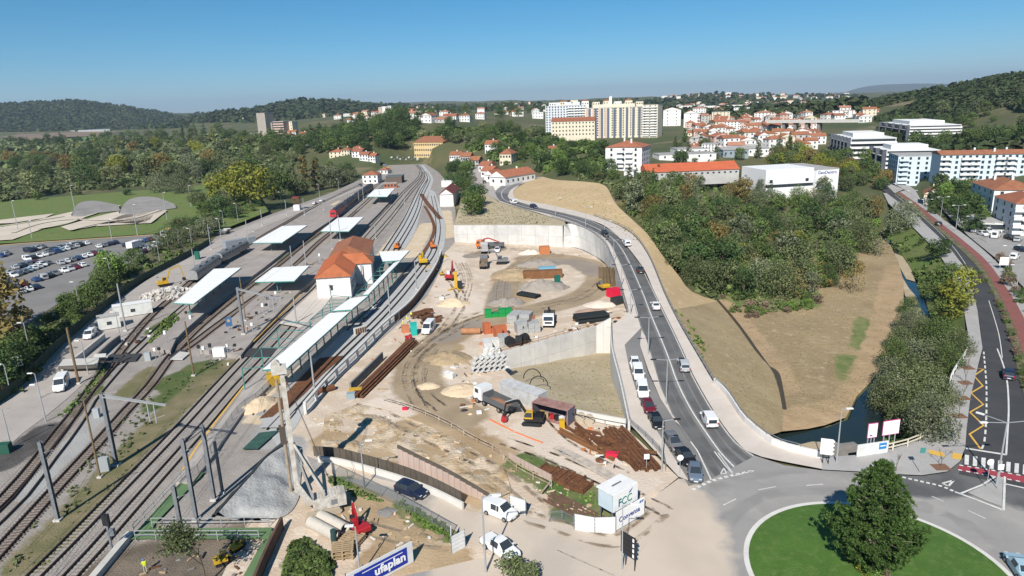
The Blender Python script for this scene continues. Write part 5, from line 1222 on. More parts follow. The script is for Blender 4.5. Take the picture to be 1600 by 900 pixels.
for i,(x,y,w,h,wm) in enumerate(((1082,186,20,16,wallwhite),(1112,190,26,14,wallcream),(1146,184,22,15,wallwhite),(1178,190,24,13,wallwhite),(1206,184,18,14,wallgrey),(1060,178,24,12,wallwhite),(1130,206,24,15,wallwhite),(1096,240,22,14,wallwhite),(1200,222,26,12,wallwhite),(1232,232,20,12,wallcream),(1300,186,30,12,wallwhite),(880,186,24,12,wallwhite),(640,190,20,10,wallwhite))):
    bld('plain mid-rise block of flats standing among the houses of the town',x,y,w,h,14,-8 - (i % 4) * 5,'flat' if i % 3 else 'hip',2,wm,tile_faded if i % 3 == 0 else flatroof,(5,5),(5,3),0,'block_of_flats','building','mid-rise blocks among the town houses')
# terraced white apartment complex
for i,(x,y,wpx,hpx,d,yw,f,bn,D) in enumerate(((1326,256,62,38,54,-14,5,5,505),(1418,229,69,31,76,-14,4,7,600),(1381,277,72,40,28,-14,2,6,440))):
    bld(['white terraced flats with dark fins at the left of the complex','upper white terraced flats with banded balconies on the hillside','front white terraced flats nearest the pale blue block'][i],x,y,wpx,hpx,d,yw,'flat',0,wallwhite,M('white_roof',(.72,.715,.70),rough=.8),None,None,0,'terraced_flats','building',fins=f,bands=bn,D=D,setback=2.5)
# pale blue block, white blocks on the right
bld('pale blue block of flats with balconies, lower left wing',1399,289,66,44,20,-16,'flat',0,wallblue,flatroof,(6,6),(6,5),0,'block_of_flats','building',balcony=(6,(.12,.85),4.5,wallblue),sidesign=-1)
bld('long pale blue block of flats with a red tiled roof',1465,290,190,47,13,-14,'gx',1.7,wallblue,tile_old,(6,22),None,5,'block_of_flats','building',balcony=(6,(.03,.18,.24,.42,.48,.68,.74,.92),4.5,wallwhite))
bld('brown and cream house with a tiled roof at the avenue corner',1442,320,22,17,11,-30,'gy',2.6,wallcream,tile_old,(2,2),(2,3),1,sidesign=-1)
bld('white block of flats with a tiled hipped roof at the right edge',1547,342,62,45,26,-18,'hip',3,wallwhite,tile_old,(4,3),(4,4),3,'block_of_flats','building',sidesign=-1)
bld('nearer white block of flats with an orange roof at the right edge',1580,368,50,50,18,-16,'hip',2.6,wallwhite,tile,(4,2),(4,3),0,'block_of_flats','building',sidesign=-1,balcony=(4,(.1,),3,wallwhite))
bld('low white podium with shopfronts below the right-edge flats',1534,362,48,14,16,-18,'flat',0,wallwhite,flatroof,(1,5),None,0,'shop_podium','building',ww=3,wh=2)
# white commercial hall with lettering
gd = bld('white windowless hall with blue lettering beyond the wood',1273,304,38,38,30,10,'flat',0,M('white_cladding',(.80,.795,.785),rough=.6),flatroof,None,None,0,'commercial_hall','building',D=345)
s_ = pxm(gd.location)
def lettering(txt,parent,loc,size,m,rot=(math.pi / 2,0,0),align='LEFT',extr=.03,bold=0):
    c = bpy.data.curves.new('lettering','FONT');c.body = txt;c.size = size;c.extrude = extr;c.align_x = align;c.offset = bold
    c.materials.append(m);o = bpy.data.objects.new('t',c);COL.objects.link(o);me = bpy.data.meshes.new_from_object(o.evaluated_get(bpy.context.evaluated_depsgraph_get()));bpy.data.objects.remove(o);o = link('lettering',me,parent,loc);o.rotation_euler = rot;return o
navy = flat('navy_print',(.03,.05,.22))
lettering('GeoDentro',gd,(.7,-.06,9.3),2.0,navy,bold=.02)
for k in range(4): MB().box(.6,12,-.03,-.005,1.6 + 1.9 * k,1.66 + 1.9 * k).build('cladding_joint',flatroof,gd)
MB().box(-24,-.05,2,24,-4,12.2).build('wing',MATS['white_cladding'],gd);MB().box(-24,-.05,1.94,1.999,4,5.4).box(-22,-20.5,1.9,1.95,6.2,7.6).box(-4,-2.4,1.9,1.95,6.2,7.6).build('window_strip',glass,gd)
# viaduct
va,vb = WD(1212,189,660),WD(1345,197,640);d = vb - va;vt = thing('viaduct','grey road viaduct on dark piers beyond the eastern town','bridge',va,math.atan2(d.y,d.x));ln = math.hypot(d.x,d.y)
MB().box(-6,ln,-5,5,-1.6,0).build('deck',concrete,vt);pm = MB().box(-1.2,1.2,-3.5,3.5,-26,-1.61).me('pier',concrete_dark)
for k in range(4): link('pier',pm,vt,(8 + ln * .14 * k,0,0))
MB().box(-6,ln,-5.05,-4.9,.0,1.0).build('parapet',concrete,vt)
# silage plain at the far left, greenhouse, quarry
for nm,q,m,u in (('ploughed_field',[(0,214),(60,207),(170,205),(270,208),(280,212),(120,214),(30,220)],M('ploughed',(.20,.14,.10),col2=(.25,.18,.12),scale=.01),1.0),('crop_field',[(80,220),(140,214),(176,213),(172,222),(120,224)],M('crop',(.12,.20,.06),rough=.9),1.4),('crop_field',[(290,234),(330,230),(350,236),(320,246),(280,246)],M('dry_field',(.30,.24,.12),rough=.9),.8),('ploughed_field',[(280,229),(325,226),(342,230),(300,234)],MATS['ploughed'],.9)):
    patch(nm,q,m,z=0,up=u,ground=False)
for k in range(3):
    P = L([(12 + k * 55,207.5 - k * .6),(62 + k * 55,206.8 - k * .6),(62 + k * 55,204.2 - k * .5),(14 + k * 55,204.8 - k * .5)],0)
    o = MB().quadbox(P + [p + Vector((0,0,5)) for p in P]).build('greenhouse',M('polytunnel',(.42,.43,.42),rough=.5));tag(o,['long pale polytunnel row at the left end of the far plain','long pale polytunnel row in the middle of the far plain','long pale polytunnel row at the right end of the far plain'][k],'greenhouse')
q = [S(1140,167),S(1160,156),S(1190,154),S(1216,161),S(1200,167)]
# quarry face: earth laid on the hillside
V = [S(1138,168),S(1155,161),S(1172,157),S(1195,157),S(1215,163),S(1200,166),S(1170,168)]
V = [v + (CO - v).normalized() * 14 + Vector((0,0,3)) for v in V];sheet('quarry_face',V,[list(range(len(V)))],slopemat,ground=False)
# ================================================================== VEGETATION
def leafmat(name,c,c2,isl=.45,tr=.18):
    return mat(name,c,rough=.75,col2=c2,scale=.35,coord='obj',island=isl,objvar=.22,translucent=tr,spec=.15,detail=3)
LF = {'dark': leafmat('leaf_dark',(.045,.083,.029),(.088,.137,.045)),'mid': leafmat('leaf_mid',(0.081,0.127,0.036),(0.138,0.187,0.058)),'olive': leafmat('leaf_olive',(0.103,0.132,0.052),(0.157,0.181,0.082)),
      'grey': leafmat('leaf_grey',(.143,.165,.092),(.198,.218,.125)),'yellow': leafmat('leaf_yellow',(.273,.265,.040),(.185,.218,.040)),'autumn': leafmat('leaf_autumn',(.242,.169,.057),(.177,.153,.057)),
      'bright': leafmat('leaf_bright',(0.116,0.206,0.042),(0.178,0.260,0.062)),'reed': leafmat('leaf_reed',(.201,.234,.096),(.273,.281,.137)),'conifer': leafmat('leaf_conifer',(.045,.088,.022),(.078,.128,.034),tr=.12),'brown': leafmat('leaf_brown',(.193,.137,.096),(.257,.193,.137))}
bark = M('bark',(.11,.085,.065),col2=(.16,.13,.10),scale=2,coord='obj')
bark_pale = M('bark_pale',(.26,.22,.18),col2=(.19,.16,.13),scale=2,coord='obj')
def crown_mesh(seed,H,Rr,base=.22,n=26,per=70,leaf=.5,shape='round',m=None,jitter=.55,droop=0.0):
    rr = np.random.RandomState(seed);cl = []
    for k in range(n):
        for _ in range(50):
            if shape == 'cone': z = rr.uniform(0,1);rad = (1 - z) ** .85; 
            elif shape == 'column': z = rr.uniform(0,1);rad = .55 + .45 * math.sin(math.pi * min(z + .15,1))
            else: z = rr.uniform(0,1);rad = math.sqrt(max(0,1 - (2 * z - .85) ** 2 / 1.35))
            a = rr.uniform(0,2 * math.pi);q = rad * (rr.uniform(.35,1) ** .5)
            c = np.array([math.cos(a) * q * Rr * .82,math.sin(a) * q * Rr * .82,H * (base + (1 - base) * z * .93)])
            if all(np.linalg.norm((c - d) / np.array([Rr,Rr,H * .6])) > .26 for d in cl) or _ > 40: break
        cl.append(c)
    V = []; 
    for c in cl:
        cr = rr.uniform(.24,.42) * Rr * (1.2 if shape == 'round' else 1.0);cnt = int(per * rr.uniform(.7,1.3))
        d = rr.normal(size=(cnt,3));d /= np.linalg.norm(d,axis=1)[:,None];r_ = cr * rr.uniform(.45,1.0,(cnt,1)) ** .6
        p = c + d * r_ * np.array([1,1,.8]);p[:,2] -= droop * np.linalg.norm(p[:,:2] / Rr,axis=1) ** 2 * H * rr.uniform(0,1,cnt)
        nrm = d + rr.normal(size=(cnt,3)) * jitter + np.array([0,0,.35]);nrm /= np.linalg.norm(nrm,axis=1)[:,None]
        t = np.cross(nrm,rr.normal(size=(cnt,3)));t /= np.linalg.norm(t,axis=1)[:,None];b = np.cross(nrm,t)
        s = leaf * rr.uniform(.55,1.25,(cnt,1));t = t * s * .75;b = b * s * .5
        V.append(np.stack([p - t,p + b * .8 - t * .2,p + t,p - b * .8 + t * .15],1))
    V = np.concatenate(V).reshape(-1,3);F = np.arange(len(V)).reshape(-1,4)
    me = bpy.data.meshes.new('crown');me.from_pydata(V.tolist(),[],F.tolist());me.materials.append(m or LF['mid']);me.update();return me
def trunk_mesh(seed,H,r,Rr,m=None,limbs=5):
    rr = random.Random(seed);mb = MB();mb.tube((0,0,-.5),(rr.uniform(-.2,.2),rr.uniform(-.2,.2),H * .45),r,r * .6,7)
    mb.tube((0,0,H * .44),(rr.uniform(-.5,.5),rr.uniform(-.5,.5),H * .85),r * .6,r * .15,6)
    for k in range(limbs):
        a = 2 * math.pi * k / limbs + rr.uniform(-.4,.4);z = H * rr.uniform(.28,.55);e_ = (math.cos(a) * Rr * .7,math.sin(a) * Rr * .7,z + H * rr.uniform(.15,.32))
        mb.tube((0,0,z),e_,r * .38,r * .1,5)
    return mb.me('trunk',m or bark)
CR_ = {}
def variants(kind,specs):
    CR_[kind] = []
    for s in specs:
        d = dict(s);H,Rr = d['H'],d['Rr'];tr = trunk_mesh(d.get('seed',1),H,d.pop('tr',.22),Rr,d.pop('tm',None));CR_[kind].append((crown_mesh(**d),tr,H,Rr))
variants('broad',[dict(seed=i,H=8,Rr=4.2,n=25 + i,per=90,leaf=.42) for i in range(4)])
variants('tall',[dict(seed=20 + i,H=11,Rr=3.6,n=26,per=58,leaf=.5,base=.12) for i in range(3)])
variants('bush',[dict(seed=40 + i,H=3,Rr=2.4,n=13,per=55,leaf=.36,base=.02,tr=.1) for i in range(4)])
variants('poplar',[dict(seed=60 + i,H=14,Rr=2.3,n=26,per=50,leaf=.5,base=.08,shape='column') for i in range(2)])
variants('conifer',[dict(seed=70 + i,H=12,Rr=2.8,n=26,per=55,leaf=.45,base=.08,shape='cone') for i in range(2)])
variants('willow',[dict(seed=80 + i,H=9,Rr=5.0,n=36,per=125,leaf=.32,base=.08,droop=.25,jitter=.9) for i in range(3)])
variants('wispy',[dict(seed=90 + i,H=7,Rr=3.6,n=22,per=30,leaf=.32,base=.15,jitter=1.2,tm=bark_pale) for i in range(2)])
variants('reed',[dict(seed=95 + i,H=3.2,Rr=3.4,n=16,per=60,leaf=.4,base=.0,jitter=1.1,tr=.05) for i in range(2)])
NM = {'broad': 'broadleaf_tree','tall': 'tall_tree','bush': 'bush','poplar': 'poplar_tree','conifer': 'conifer_tree','willow': 'willow_tree','wispy': 'sparse_tree','reed': 'reed_clump'}
vr = random.Random(21)
def tree(kind,p,sc,lf,label,group=None,sz=None,small=False):
    cm,tm,H,Rr = vr.choice(CR_[kind]);t = thing('dark_leaved_tree' if kind == 'broad' and lf == 'dark' else ('pale_leaved_tree' if kind == 'broad' and lf in ('olive','grey') else NM[kind]),label,'bush' if kind in ('bush','reed') else 'tree',p,vr.uniform(0,6.28),group)  # broadleaf trees are named by leaf tone, not by species
    t.scale = (sc,sc,sc * (sz or vr.uniform(.88,1.12)))
    c = link('crown',cm,t);c.material_slots[0].link = 'OBJECT';c.material_slots[0].material = LF[lf]
    if kind not in ('reed',): link('trunk',tm,t)
    return t
LW_ = {'dark': 'dark green','mid': 'mid green','olive': 'olive green','grey': 'grey-green','yellow': 'yellow-green','autumn': 'brownish autumn','bright': 'bright green','reed': 'pale','conifer': 'deep green','brown': 'brown'}
SH_ = {'broad': 'rounded tree','tall': 'tall tree','bush': 'bush','poplar': 'slim poplar','conifer': 'conifer','willow': 'drooping willow','wispy': 'thin-leaved tree','reed': 'reed clump'}
def inpoly(x,y,P):
    c = False;j = len(P) - 1
    for i in range(len(P)):
        if (P[i][1] > y) != (P[j][1] > y) and x < (P[j][0] - P[i][0]) * (y - P[i][1]) / (P[j][1] - P[i][1]) + P[i][0]: c = not c
        j = i
    return c
PL = []
def grove(n,poly,kinds,leaves,where,sc=(.7,1.2),mind=3.2,maxd=None,tries=60):
    xs = [p[0] for p in poly];ys = [p[1] for p in poly];k = t_ = 0
    while k < n and t_ < n * tries:
        t_ += 1;y = vr.uniform(min(ys),max(ys));x = vr.uniform(min(xs),max(xs))
        if not inpoly(x,y,poly): continue
        p = S(x,y);md = mind
        if any((p.x - q.x) ** 2 + (p.y - q.y) ** 2 < md * md for q in PL): continue
        PL.append(p);kd = vr.choice(kinds);lf = vr.choice(leaves);tree(kd,p,vr.uniform(*sc),lf,f'{LW_[lf]} {SH_[kd]} {where}',where);k += 1
    return k
# the wood between the main road and the river
WD1 = [(1120,460),(1082,448),(1060,415),(1030,385),(995,345),(970,320),(955,292),(1000,284),(1100,282),(1200,290),(1290,312),(1350,330),(1372,345),(1368,372),(1330,400),(1345,420),(1310,452),(1250,468),(1200,474)]
grove(34,[(1000,350),(1040,350),(1100,400),(1150,440),(1180,470),(1120,464),(1075,445),(1040,400)],['broad','willow','tall'],['dark','mid','olive','dark'],'at the roadside edge of the wood',(.75,1.15),4)
grove(135,WD1,['broad','broad','willow','tall','wispy','broad','bush'],['dark','olive','mid','grey','olive','mid','dark','olive','autumn','grey'],'in the wood between road and river',(.6,1.2),4.6)
grove(75,WD1,['bush','bush','wispy'],['mid','bright','olive','reed','autumn'],'in the undergrowth of the wood',(.7,1.3),2.5)
grove(26,[(1125,462),(1160,500),(1230,490),(1300,470),(1280,462),(1200,472)],['bush'],['reed','bright','brown','mid'],'along the edge of the bare field',(.35,.75),1.8)
for (x,y,s,kd,lf,lb) in ((1165,420,1.15,'wispy','yellow','yellow autumn tree standing in the middle of the wood'),(1240,395,.9,'broad','yellow','yellow-green tree near the far side of the wood'),(1330,455,1.0,'wispy','autumn','half-bare leaning tree at the field edge of the wood'),(1370,400,1.1,'wispy','olive','thin olive tree beside the river bend'),(1345,392,1.2,'willow','olive','drooping willow at the corner of the wood by the river')):
    p = S(x,y);PL.append(p);tree(kd,p,s,lf,lb)
# river bank trees
for i,(x,y,s,kd,lf) in enumerate(((1398,640,.72,'willow','grey'),(1425,665,.78,'willow','olive'),(1450,680,.7,'willow','grey'),(1418,610,.72,'willow','olive'),(1444,625,.78,'willow','olive'),(1470,640,.6,'willow','grey'),(1430,575,.72,'willow','grey'),(1458,585,.78,'willow','olive'),(1480,585,.6,'willow','mid'),(1440,540,.72,'willow','olive'),(1465,545,.75,'willow','mid'),(1428,520,.55,'willow','grey'),(1470,510,.7,'tall','mid'),(1410,675,.55,'willow','olive'),(1390,610,.62,'willow','grey'),(1382,640,.6,'willow','olive'),(1395,580,.62,'willow','mid'),(1404,550,.62,'willow','olive'),(1412,520,.58,'willow','grey'),(1418,640,.8,'willow','olive'),(1440,600,.85,'willow','grey'),(1455,660,.7,'willow','olive'),(1420,490,.5,'willow','mid'),(1492,560,.6,'willow','olive'))):
    p = S(x,y);PL.append(p);tree(kd,p,s,lf,f'{LW_[lf]} willow thicket on the right bank of the river','willow thicket on the right bank')
for (x,y,s,kd,lf,lb) in ((1486,500,.98,'tall','yellow','tall yellow-green tree at the bend of the avenue'),(1502,470,.8,'tall','yellow','second yellow-green tree beside the avenue pavement'),(1462,470,.8,'broad','mid','green tree on the bank below the avenue'),(1408,362,1.25,'willow','grey','rounded grey-green tree by the upper river'),(1467,404,.85,'broad','dark','small dark tree on the grassy bank by the avenue'),(1442,378,.6,'bush','mid','green bush below the avenue railing'),(1480,440,.7,'broad','mid','green tree between the avenue and the river bars')):
    p = S(x,y);PL.append(p);tree(kd,p,s,lf,lb)
grove(26,[(1385,300),(1300,300),(1310,268),(1330,262),(1385,285)],['broad','tall','bush'],['mid','olive','dark','autumn'],'beside the white hall and the avenue',(.7,1.1),5)
grove(30,[(1190,262),(1215,250),(1290,250),(1370,275),(1330,282),(1250,268),(1200,272)],['broad','tall'],['mid','yellow','olive','autumn'],'in the tree belt behind the white hall',(.9,1.3),5)
grove(30,[(1445,330),(1470,338),(1525,372),(1540,350),(1525,310),(1470,300)],['broad','bush','tall','conifer'],['dark','mid','dark','bright'],'between the avenue and the right-edge flats',(.7,1.2),4.5)
grove(16,[(1560,400),(1600,440),(1640,520),(1600,490),(1560,430)],['bush'],['mid','brown','dark'],'in the verge by the right-hand car park',(.5,.8),3)
grove(26,[(1530,420),(1600,560),(1605,620),(1598,600),(1570,490),(1520,412)],['bush'],['brown','mid','olive'],'in the planting strip of the avenue',(.25,.38),1.4)
# left: scrub, park trees
grove(30,[(30,610),(70,560),(150,480),(215,430),(215,412),(130,455),(60,505),(0,560)],['bush','bush','broad'],['dark','mid','mid','olive'],'in the scrub between car park and yard',(.6,1.0),3)
grove(22,[(235,400),(330,372),(345,350),(300,350),(262,375)],['bush','wispy','broad'],['dark','olive','grey'],'in the thicket beside the yard road',(.7,1.1),3.2)
grove(70,[(300,330),(340,352),(400,328),(470,306),(565,278),(560,262),(480,262),(420,290),(350,300)],['broad','tall','bush','broad','reed'],['olive','mid','dark','grey','olive'],'in the belt left of the platforms',(.75,1.25),4)
for (x,y,s,kd,lf,lb) in ((175,438,1.05,'broad','bright','rounded green tree standing alone at the car park edge'),(158,446,.6,'broad','olive','smaller olive tree beside the lone car park tree'),(4,560,1.9,'tall','autumn','tall yellow-brown tree at the left edge beside the car park'),(-25,530,1.8,'tall','yellow','yellowish tree partly cut by the left edge'),(25,590,.9,'broad','dark','dark tree under the yellow-brown one at the left edge'),(0,610,1.0,'broad','dark','dark bushy tree at the left edge behind the fence'),(392,322,3.1,'broad','yellow','huge rounded yellow-green tree left of the platforms'),(350,316,2.2,'broad','yellow','second large yellow-green tree, left of the huge one'),(428,312,2.4,'broad','mid','large olive tree right of the huge yellow-green one'),(478,302,1.8,'poplar','autumn','tall brownish poplar in the belt left of the platforms'),(494,298,1.7,'poplar','autumn','second brownish poplar in the belt left of the platforms'),(462,306,1.8,'broad','olive','olive tree in front of the brownish poplars'),(520,294,2.0,'broad','grey','large grey-green tree near the railwayman house'),(545,288,1.4,'broad','grey','grey-green tree beside the railwayman house'),(290,372,.8,'bush','dark','dark bush at the end of the car park')):
    p = S(x,y);PL.append(p);tree(kd,p,s,lf,lb)
grove(95,[(-80,300),(0,318),(100,300),(200,300),(320,285),(430,280),(470,250),(440,232),(300,238),(150,250),(80,262),(0,290)],['reed','bush','broad','reed','tall'],['reed','mid','grey','dark','olive'],'on the scrubby plain beyond the bike track',(1.0,1.7),6)
grove(60,[(-60,262),(40,238),(120,228),(300,225),(420,228),(470,232),(300,250),(150,256),(60,268)],['broad','tall','broad','poplar'],['olive','mid','dark','grey','yellow','autumn'],'on the far side of the scrubby plain',(1.1,1.9),9)
grove(40,[(0,235),(100,222),(300,214),(420,212),(400,222),(200,232),(60,240)],['broad','tall','conifer'],['dark','olive','mid'],'at the edge of the far fields',(1.4,2.2),14)
# middle: hill behind the station
grove(85,[(455,250),(470,222),(520,212),(580,196),(620,182),(660,190),(650,215),(620,235),(560,238),(510,240)],['broad','tall','conifer','broad'],['dark','dark','mid'],'on the dark green hill behind the station',(1.2,1.9),8)
grove(60,[(640,214),(700,200),(850,204),(850,235),(760,236),(720,226),(650,222)],['bush','reed','broad'],['mid','olive','reed','dark'],'on the grassy hill below the villas',(1.0,1.6),7)
grove(55,[(770,246),(850,230),(945,235),(940,270),(990,290),(900,276),(830,276),(800,262)],['broad','tall','bush','broad'],['dark','mid','dark','bright'],'on the slope below the long cream block',(.75,1.2),5)
grove(30,[(720,258),(700,262),(690,285),(716,300),(735,345),(748,325),(740,290),(734,268)],['broad','bush'],['dark','dark','mid'],'around the engine shed',(.75,1.15),4)
grove(26,[(860,275),(1000,290),(1180,284),(1190,275),(1000,280),(930,276)],['broad','bush','conifer'],['dark','mid','olive'],'in front of the long orange-roofed shed',(.45,.7),4)
grove(60,[(1040,240),(1060,222),(1260,200),(1260,246),(1190,256),(1060,262)],['broad','bush','conifer'],['dark','mid','olive'],'between the houses of the eastern town',(.8,1.2),12)
grove(40,[(600,196),(860,182),(860,168),(620,176)],['broad','tall','conifer'],['dark','mid'],'among the hilltop villas',(1.2,1.8),16)
grove(40,[(1380,262),(1440,232),(1640,214),(1640,238),(1500,240),(1420,252)],['broad','tall'],['dark','mid','dark'],'behind the pale blue block',(1.0,1.5),8)
grove(50,[(1380,200),(1490,180),(1600,165),(1640,200),(1500,214),(1400,212)],['broad','bush','tall'],['dark','mid','olive'],'on the meadow of the right hill',(1.1,1.7),26)
grove(20,[(380,232),(420,228),(470,232),(440,240)],['broad','conifer'],['dark','mid'],'at the foot of the grain silo',(1.4,2.0),9)
for i,(x,y,sc_,kd,lf) in enumerate(((30,268,1.9,'broad','dark'),(52,262,1.7,'broad','mid'),(110,268,2.2,'broad','autumn'),(128,272,2.0,'broad','mid'),(150,262,1.9,'tall','dark'),(186,276,2.1,'broad','yellow'),(205,272,2.0,'broad','olive'),(232,280,2.3,'broad','olive'),(252,278,2.5,'broad','autumn'),(270,284,2.1,'broad','olive'),(300,276,1.8,'willow','grey'),(60,230,2.0,'broad','mid'),(90,228,2.2,'broad','dark'),(20,226,2.2,'broad','mid'),(330,262,2.0,'broad','autumn'),(350,268,2.2,'broad','olive'),(180,236,2.0,'tall','olive'),(215,232,2.0,'broad','olive'),(140,240,1.9,'broad','mid'),(250,300,1.5,'willow','grey'),(285,302,1.4,'willow','grey'),(200,305,1.2,'bush','dark'),(120,305,1.4,'bush','olive'),(60,312,1.5,'bush','mid'))):
    p = S(x,y);PL.append(p);tree(kd,p,sc_,lf,f'big {LW_[lf]} {SH_[kd]} towering over the scrubby plain','big trees on the scrubby plain')
# far woods that read as one mass
def mass(name,samples,lf,size,seed,per=7):
    rr = np.random.RandomState(seed);V = []
    for (p,s) in samples:
        c = np.array(p);cnt = per;d = rr.normal(size=(cnt,3));d /= np.linalg.norm(d,axis=1)[:,None];d[:,2] = np.abs(d[:,2])
        q = c + d * s * np.array([.5,.5,.9]);nrm = d + rr.normal(size=(cnt,3)) * .35;nrm /= np.linalg.norm(nrm,axis=1)[:,None]
        t = np.cross(nrm,rr.normal(size=(cnt,3)));t /= np.linalg.norm(t,axis=1)[:,None];b = np.cross(nrm,t);a = s * rr.uniform(.4,.7,(cnt,1));t *= a;b *= a
        V.append(np.stack([q - t,q + b,q + t,q - b],1))
    V = np.concatenate(V).reshape(-1,3);F = np.arange(len(V)).reshape(-1,4);me = bpy.data.meshes.new(name);me.from_pydata(V.tolist(),[],F.tolist());me.materials.append(lf);me.update()
    return tag(link(name,me),kind='stuff')
def sample(n,poly,s0,keep=None,seed=0):
    rr = random.Random(seed);xs = [p[0] for p in poly];ys = [p[1] for p in poly];out = []
    for _ in range(n):
        x = rr.uniform(min(xs),max(xs));y = rr.uniform(min(ys),max(ys))
        if not inpoly(x,y,poly): continue
        p = S(x,y)
        if p.length > 9000 or (keep and not keep(x,y,p)): continue
        out.append(((p.x,p.y,p.z),s0 * rr.uniform(.7,1.3)))
    return out
far_leaf = mat('leaf_far',(.030,.050,.020),rough=.85,col2=(.055,.072,.030),scale=.008,col3=(.085,.085,.045),scale3=.02,lo3=.55,hi3=.68,island=.35,spec=.1)
nz_ = lambda p,s,th: noise.noise(Vector((p.x * s,p.y * s,1.7))) > th
mass('far_woods',sample(9500,[(-60,208),(-60,160),(100,156),(200,164),(292,184),(292,200),(150,204)],8.5,seed=1),far_leaf,1,1)
mass('far_woods',sample(5200,[(290,192),(300,178),(400,168),(440,160),(480,152),(560,162),(640,164),(640,178),(560,178),(480,186),(400,192)],11,seed=2),far_leaf,1,2)
mass('far_woods',sample(26000,[(1330,176),(1380,150),(1440,138),(1500,128),(1620,104),(1640,215),(1500,205),(1400,222),(1350,190)],4.4,keep=lambda x,y,p: not (inpoly(x,y,[(1452,214),(1490,196),(1530,176),(1575,166),(1610,178),(1610,216),(1520,222)]) or inpoly(x,y,[(1392,196),(1430,178),(1450,178),(1446,196)])) and nz_(p,.012,-.18),seed=3),far_leaf,1,3)
mass('far_woods',sample(6500,[(560,180),(620,166),(850,164),(1030,156),(1120,146),(1340,150),(1350,176),(1240,190),(1040,186),(860,176)],10,keep=lambda x,y,p: nz_(p,.004,-.12),seed=4),far_leaf,1,4)
mass('far_woods',sample(3500,[(1380,262),(1420,240),(1640,205),(1640,245),(1460,252)],6,seed=5),far_leaf,1,5)
mass('far_woods',sample(5200,[(-60,262),(-60,214),(60,222),(180,224),(300,212),(420,214),(470,232),(440,250),(300,256),(150,262)],6.0,keep=lambda x,y,p: nz_(p,.008,-.15),seed=12),LF['olive'],1,12,per=8)
mass('scrub_mass',sample(14000,[(-80,300),(0,316),(120,298),(330,285),(440,282),(470,240),(440,228),(150,242),(40,262)],2.6,keep=lambda x,y,p: nz_(p,.03,-.3),seed=6),LF['olive'],1,6,per=8)
mass('scrub_mass',sample(4500,[(640,220),(700,204),(850,206),(945,232),(940,270),(800,262),(720,228)],3.2,keep=lambda x,y,p: nz_(p,.02,-.1),seed=7),LF['mid'],1,7,per=8)
mass('scrub_mass',sample(3200,WD1,1.5,keep=lambda x,y,p: nz_(p,.05,-.1),seed=8),LF['mid'],1,8,per=8)
mass('scrub_mass',sample(2600,[(30,622),(70,570),(150,492),(230,430),(340,372),(340,350),(215,410),(130,455),(20,540),(-40,620)],1.1,keep=lambda x,y,p: nz_(p,.1,-.1),seed=9),LF['mid'],1,9,per=8)
mass('scrub_mass',sample(1500,[(1380,366),(1424,420),(1446,470),(1500,480),(1470,410),(1400,332)],.8,keep=lambda x,y,p: nz_(p,.15,.05),seed=10),LF['mid'],1,10,per=7)
mass('scrub_mass',sample(1800,[(850,274),(915,281),(950,290),(980,330),(1010,362),(1060,425),(1100,462),(1122,470),(1118,455),(1075,420),(1020,350),(975,300),(930,276)],1.5,seed=11),LF['olive'],1,11,per=8)
def tufts(name,n,poly,h,m,seed,keep=None):
    mass(name,sample(n,poly,h,keep,seed),m,1,seed,per=5)
tufts('weeds',2600,[(20,900),(110,800),(190,720),(250,655),(320,590),(352,566),(330,556),(250,600),(190,660),(120,740),(60,800),(0,880)],.32,LF['olive'],31,lambda x,y,p: nz_(p,.3,-.05))
tufts('weeds',260,[(800,725),(830,715),(880,745),(950,785),(960,815),(900,815),(860,780)],.25,LF['bright'],32)
tufts('weeds',600,[(620,780),(700,825),(710,850),(650,815)],.4,LF['bright'],33)
tufts('weeds',900,[(455,850),(480,845),(520,880),(510,920),(440,920)],.55,LF['mid'],34)
tufts('weeds',500,[(510,742),(570,768),(600,785),(560,780),(515,755)],.3,LF['mid'],35)
tufts('weeds',500,[(100,655),(150,605),(170,575),(160,570),(140,600),(92,650)],.35,LF['bright'],36)
tufts('weeds',700,[(230,540),(255,500),(275,490),(280,500),(250,525)],.4,LF['bright'],37)
tufts('weeds',500,[(1340,706),(1400,695),(1450,675),(1430,650),(1380,690)],.5,LF['bright'],38)
tufts('straw_tufts',3200,[(1130,480),(1200,570),(1230,650),(1330,640),(1380,550),(1405,440),(1385,380),(1330,385),(1240,440)],.12,LF['reed'],41)
tufts('straw_tufts',1200,[(1060,490),(1110,500),(1180,560),(1220,640),(1190,670),(1110,585)],.12,LF['reed'],42)
tufts('weeds',700,[(1052,482),(1075,500),(1105,545),(1098,560),(1070,520)],.35,LF['bright'],43,lambda x,y,p: nz_(p,.4,0))
tufts('straw_tufts',900,[(720,310),(780,318),(850,335),(860,350),(715,350)],.25,LF['reed'],44)
tufts('straw_tufts',900,[(860,290),(940,295),(980,350),(1020,400),(1000,385),(930,330),(850,310)],.25,LF['reed'],45)
tufts('straw_tufts',700,[(810,570),(930,560),(955,560),(975,650),(890,638)],.15,LF['reed'],46)
tufts('weeds',900,[(60,900),(190,745),(330,600),(335,590),(180,735),(40,890)],.2,LF['reed'],47)
